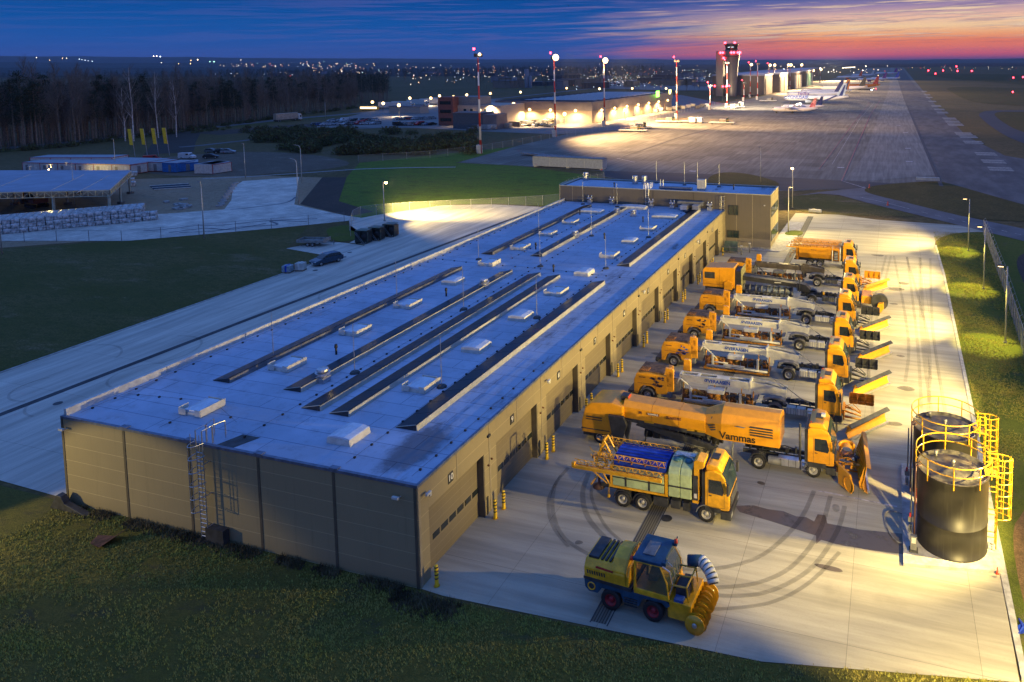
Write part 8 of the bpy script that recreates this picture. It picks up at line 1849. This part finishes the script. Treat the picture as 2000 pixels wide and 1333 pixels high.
tufts('wall_weeds', wd, .32, 'dry weeds growing along the foot of the front wall', tuftd)
vg = []
while len(vg) < 22000:
    x_, y_ = random.uniform(7.2, 15), random.uniform(48, 130)
    if y_ < 56 and x_ < 12: continue
    if random.random() < .5 + nz(x_, y_, .3): vg.append((x_, y_))
tufts('verge_grass_tufts', vg, .13, 'short grass tufts on the lit right verge')
# ---------------------------------------------------------------- hills
hillm = pbr('dark_hill_wood', (.03, .035, .032), .95, var=.3, scale=.004)
def hills(name, a0, a1, dist, depth, hfun, z):
    b = MB(); n = 220; vs = []; rows = 6
    for j in range(rows):
        d = dist + depth * j / (rows - 1); prof = sin(pi * min(1, j / (rows - 2)) * .5)
        for i in range(n + 1): a = a0 + (a1 - a0) * i / n; vs.append((sin(a) * d, cos(a) * d, z + hfun(a, j) * prof))
    fs = [(j * (n + 1) + i, j * (n + 1) + i + 1, (j + 1) * (n + 1) + i + 1, (j + 1) * (n + 1) + i) for j in range(rows - 1) for i in range(n)]
    b.add(vs, fs, True); tag(b.build(name, hillm), kind='structure')
def hf(amp, s, base, tilt=0):
    return lambda a, j: max(2, base - tilt * a + amp * (noise.noise(Vector((a * s, j * .3, base))) + .5 * noise.noise(Vector((a * s * 4, j, 1.0)))) + 4 * noise.noise(Vector((a * 160, j, 2.0))))
hills('far_hills', -1.35, .5, 9500, 4000, hf(20, 5, 28, 150), 0)
hills('middle_hills', -1.35, -.3, 5600, 2200, hf(14, 6, 6, 64), 0)
hills('near_rise', -1.35, -.75, 3300, 1200, hf(6, 8, 0, 28), 0)
hills('right_hills', -.1, .5, 7200, 2500, hf(8, 6, 34), 0)
# ---------------------------------------------------------------- city lights and houses
cityc = [((1, .62, .28), 60), ((1, .8, .55), 60), ((.8, .92, 1), 50), ((1, .35, .12), 40), ((1, .08, .06), 30), ((.5, 1, .75), 30)]
cm = [emis('city_light_%s' % n, c, s * .2) for n, (c, s) in zip(('amber', 'warm', 'cool', 'orange', 'red', 'green'), cityc)]
def hz(px_, py_): 
    d = HCAM / max(.0035, (py_ - 117.5) / F_PX * .97); return min(d, 7600)
b = MB()
def light(x_, y_, r_px, m_):
    """a lamp standing on the land seen through that pixel (on a rise when near the horizon)"""
    rr = _F + _R * ((x_ - CX) / F_PX) - _U * ((y_ - CY) / F_PX); hl = sqrt(rr.x ** 2 + rr.y ** 2); sl = -rr.z / hl
    d = min(HCAM / sl * .93, 5200) if sl > .002 else 5200
    k = d / hl
    p = rr * k; zz = HCAM + p.z; s = r_px * .55 * d / F_PX; b.m = m_
    b.lathe([(0, -s), (s, 0), (0, s)], 5, (p.x, p.y, max(zz, s)))
R = random.Random(11)
for i in range(480):
    x_ = 400 + 1010 * (R.random() ** .8); y_ = R.gauss(137 + (x_ - 380) * .012, 9)
    if y_ < 124 - (x_ > 900) * 0 or y_ > 175 or (x_ < 740 and y_ > 150): continue
    light(x_, y_, R.choice((.35, .45, .6, .8)), R.choices(range(6), (8, 8, 5, 4, 1, 1))[0])
for i in range(260): light(R.uniform(1120, 1400), R.gauss(156, 7), R.choice((.4, .5, .7)), R.choices(range(6), (3, 8, 8, 1, 1, 2))[0])
for i in range(26): light(R.gauss(700, 30), R.gauss(141, 2), R.choice((.5, .7)), R.choices(range(6), (3, 5, 5, 1, 0, 1))[0])
for (x_, y_, r_, m_) in ((300, 110, 1.3, 1), (306, 110, 1.4, 1), (313, 111, 1.5, 2), (386, 117, 1.5, 1), (373, 118, 1, 0), (410, 121, 1.3, 5), (418, 121, 1.6, 5), (71, 113, .8, 1), (122, 114, .8, 0), (130, 114, .8, 1), (97, 118, .9, 0), (349, 125, .8, 0), (372, 125, 1, 0), (315, 123, .8, 1), (155, 116, .7, 2), (160, 117, .7, 2), (166, 118, .7, 2), (172, 119, .7, 2), (180, 120, .7, 2)): light(x_, y_, r_, m_)
for i in range(70): light(R.uniform(450, 720), R.gauss(128, 4), R.choice((.4, .6)), R.choices(range(6), (8, 6, 2, 3, 1, 1))[0])
for i in range(46): light(R.uniform(1500, 1740), R.gauss(138, 6), R.choice((.6, .8, 1.0)), R.choices(range(6), (5, 9, 2, 1, 1, 0))[0])
for i in range(26): light(R.uniform(1740, 2000), R.gauss(134, 3), R.choice((.35, .5)), R.choices(range(6), (3, 3, 1, 1, 4, 0))[0])
for i in range(14): light(1646 + i * 1.8, 133 - i * .1, 1.3, 1)
for (x_, y_, r_) in ((1586, 136, 2.0), (1602, 134, 2.4), (1691, 130, 1.8), (1685, 138, 1.6), (1628, 137, 1.6), (1551, 131, 1.5), (1618, 141, 1.3)): light(x_, y_, r_, 1)
for i in range(26): light(948 + R.uniform(0, 3) + i * 12, 205 - i * 1.6 + R.uniform(-1, 1), 0.0001, 0)
tag(b.build('city_lights', cm), label='scattered amber, white and red lights of the town towards the hills', cat='city lights', kind='stuff')
# grey industrial roofs and buildings near the lights
bm_ = [pbr('town_pale_wall', (.22, .22, .24), .7), pbr('town_dark_wall', (.06, .065, .08), .7), pbr('town_warm_wall', (.26, .2, .15), .7)]
for i in range(44):
    x_ = R.uniform(950, 1400) if i < 30 else R.uniform(480, 900); y_ = R.uniform(148, 176) if i < 30 else R.uniform(140, 156); p = at(x_, y_); w, l_, h = R.uniform(10, 40), R.uniform(10, 30), R.uniform(4, 10)
    o = empty('town_building', (*p, 0), rz=R.uniform(-.3, .3), label='low flat-roofed building among the lights behind the cargo terminal' if i < 30 else 'small distant building left of the cargo terminal', cat='building', group='distant buildings of the town')
    q = MB(); q.box(-w / 2, w / 2, 0, l_, 0, h); q.build('wall', bm_[i % 3], o); q = MB(); q.box(-w / 2 - .3, w / 2 + .3, -.3, l_ + .3, h, h + .4); q.build('roof', bm_[1], o)
for (x_, y_, h, w) in ((1029, 172, 22, 5), (1036, 172, 14, 4), (1005, 170, 12, 6)):
    p = at(x_, y_); o = empty('silo', (*p, 0), label={1029: 'tall pale silo tower behind the terminal', 1036: 'shorter silo just right of the tall one', 1005: 'squat silo block left of the tall one'}[x_], cat='silo'); q = MB(); q.lathe([(w / 2, 0), (w / 2, h), (0, h + .5)], 12); q.build('silo_shell', bm_[0], o)
# ================================================================ HAZE
b = MB(); b.box(-12500, 5200, -60, 17000, -1.5, 260)
hz_ = b.build('haze', None or pbr('haze_tmp', (1, 1, 1)))
m = bpy.data.materials.new('haze_air'); m.use_nodes = True; t = m.node_tree; t.nodes.clear(); bb = NB(t)
v = bb.n('ShaderNodeVolumePrincipled', inp={'Density': 3.6e-5, 'Color': (.70, .82, 1.0, 1), 'Anisotropy': .1}); o_ = bb.n('ShaderNodeOutputMaterial', inp={'Volume': v.outputs[0]})
hz_.data.materials.clear(); hz_.data.materials.append(m); tag(hz_, label='thin blue evening haze over the whole airfield', cat='haze', kind='stuff')
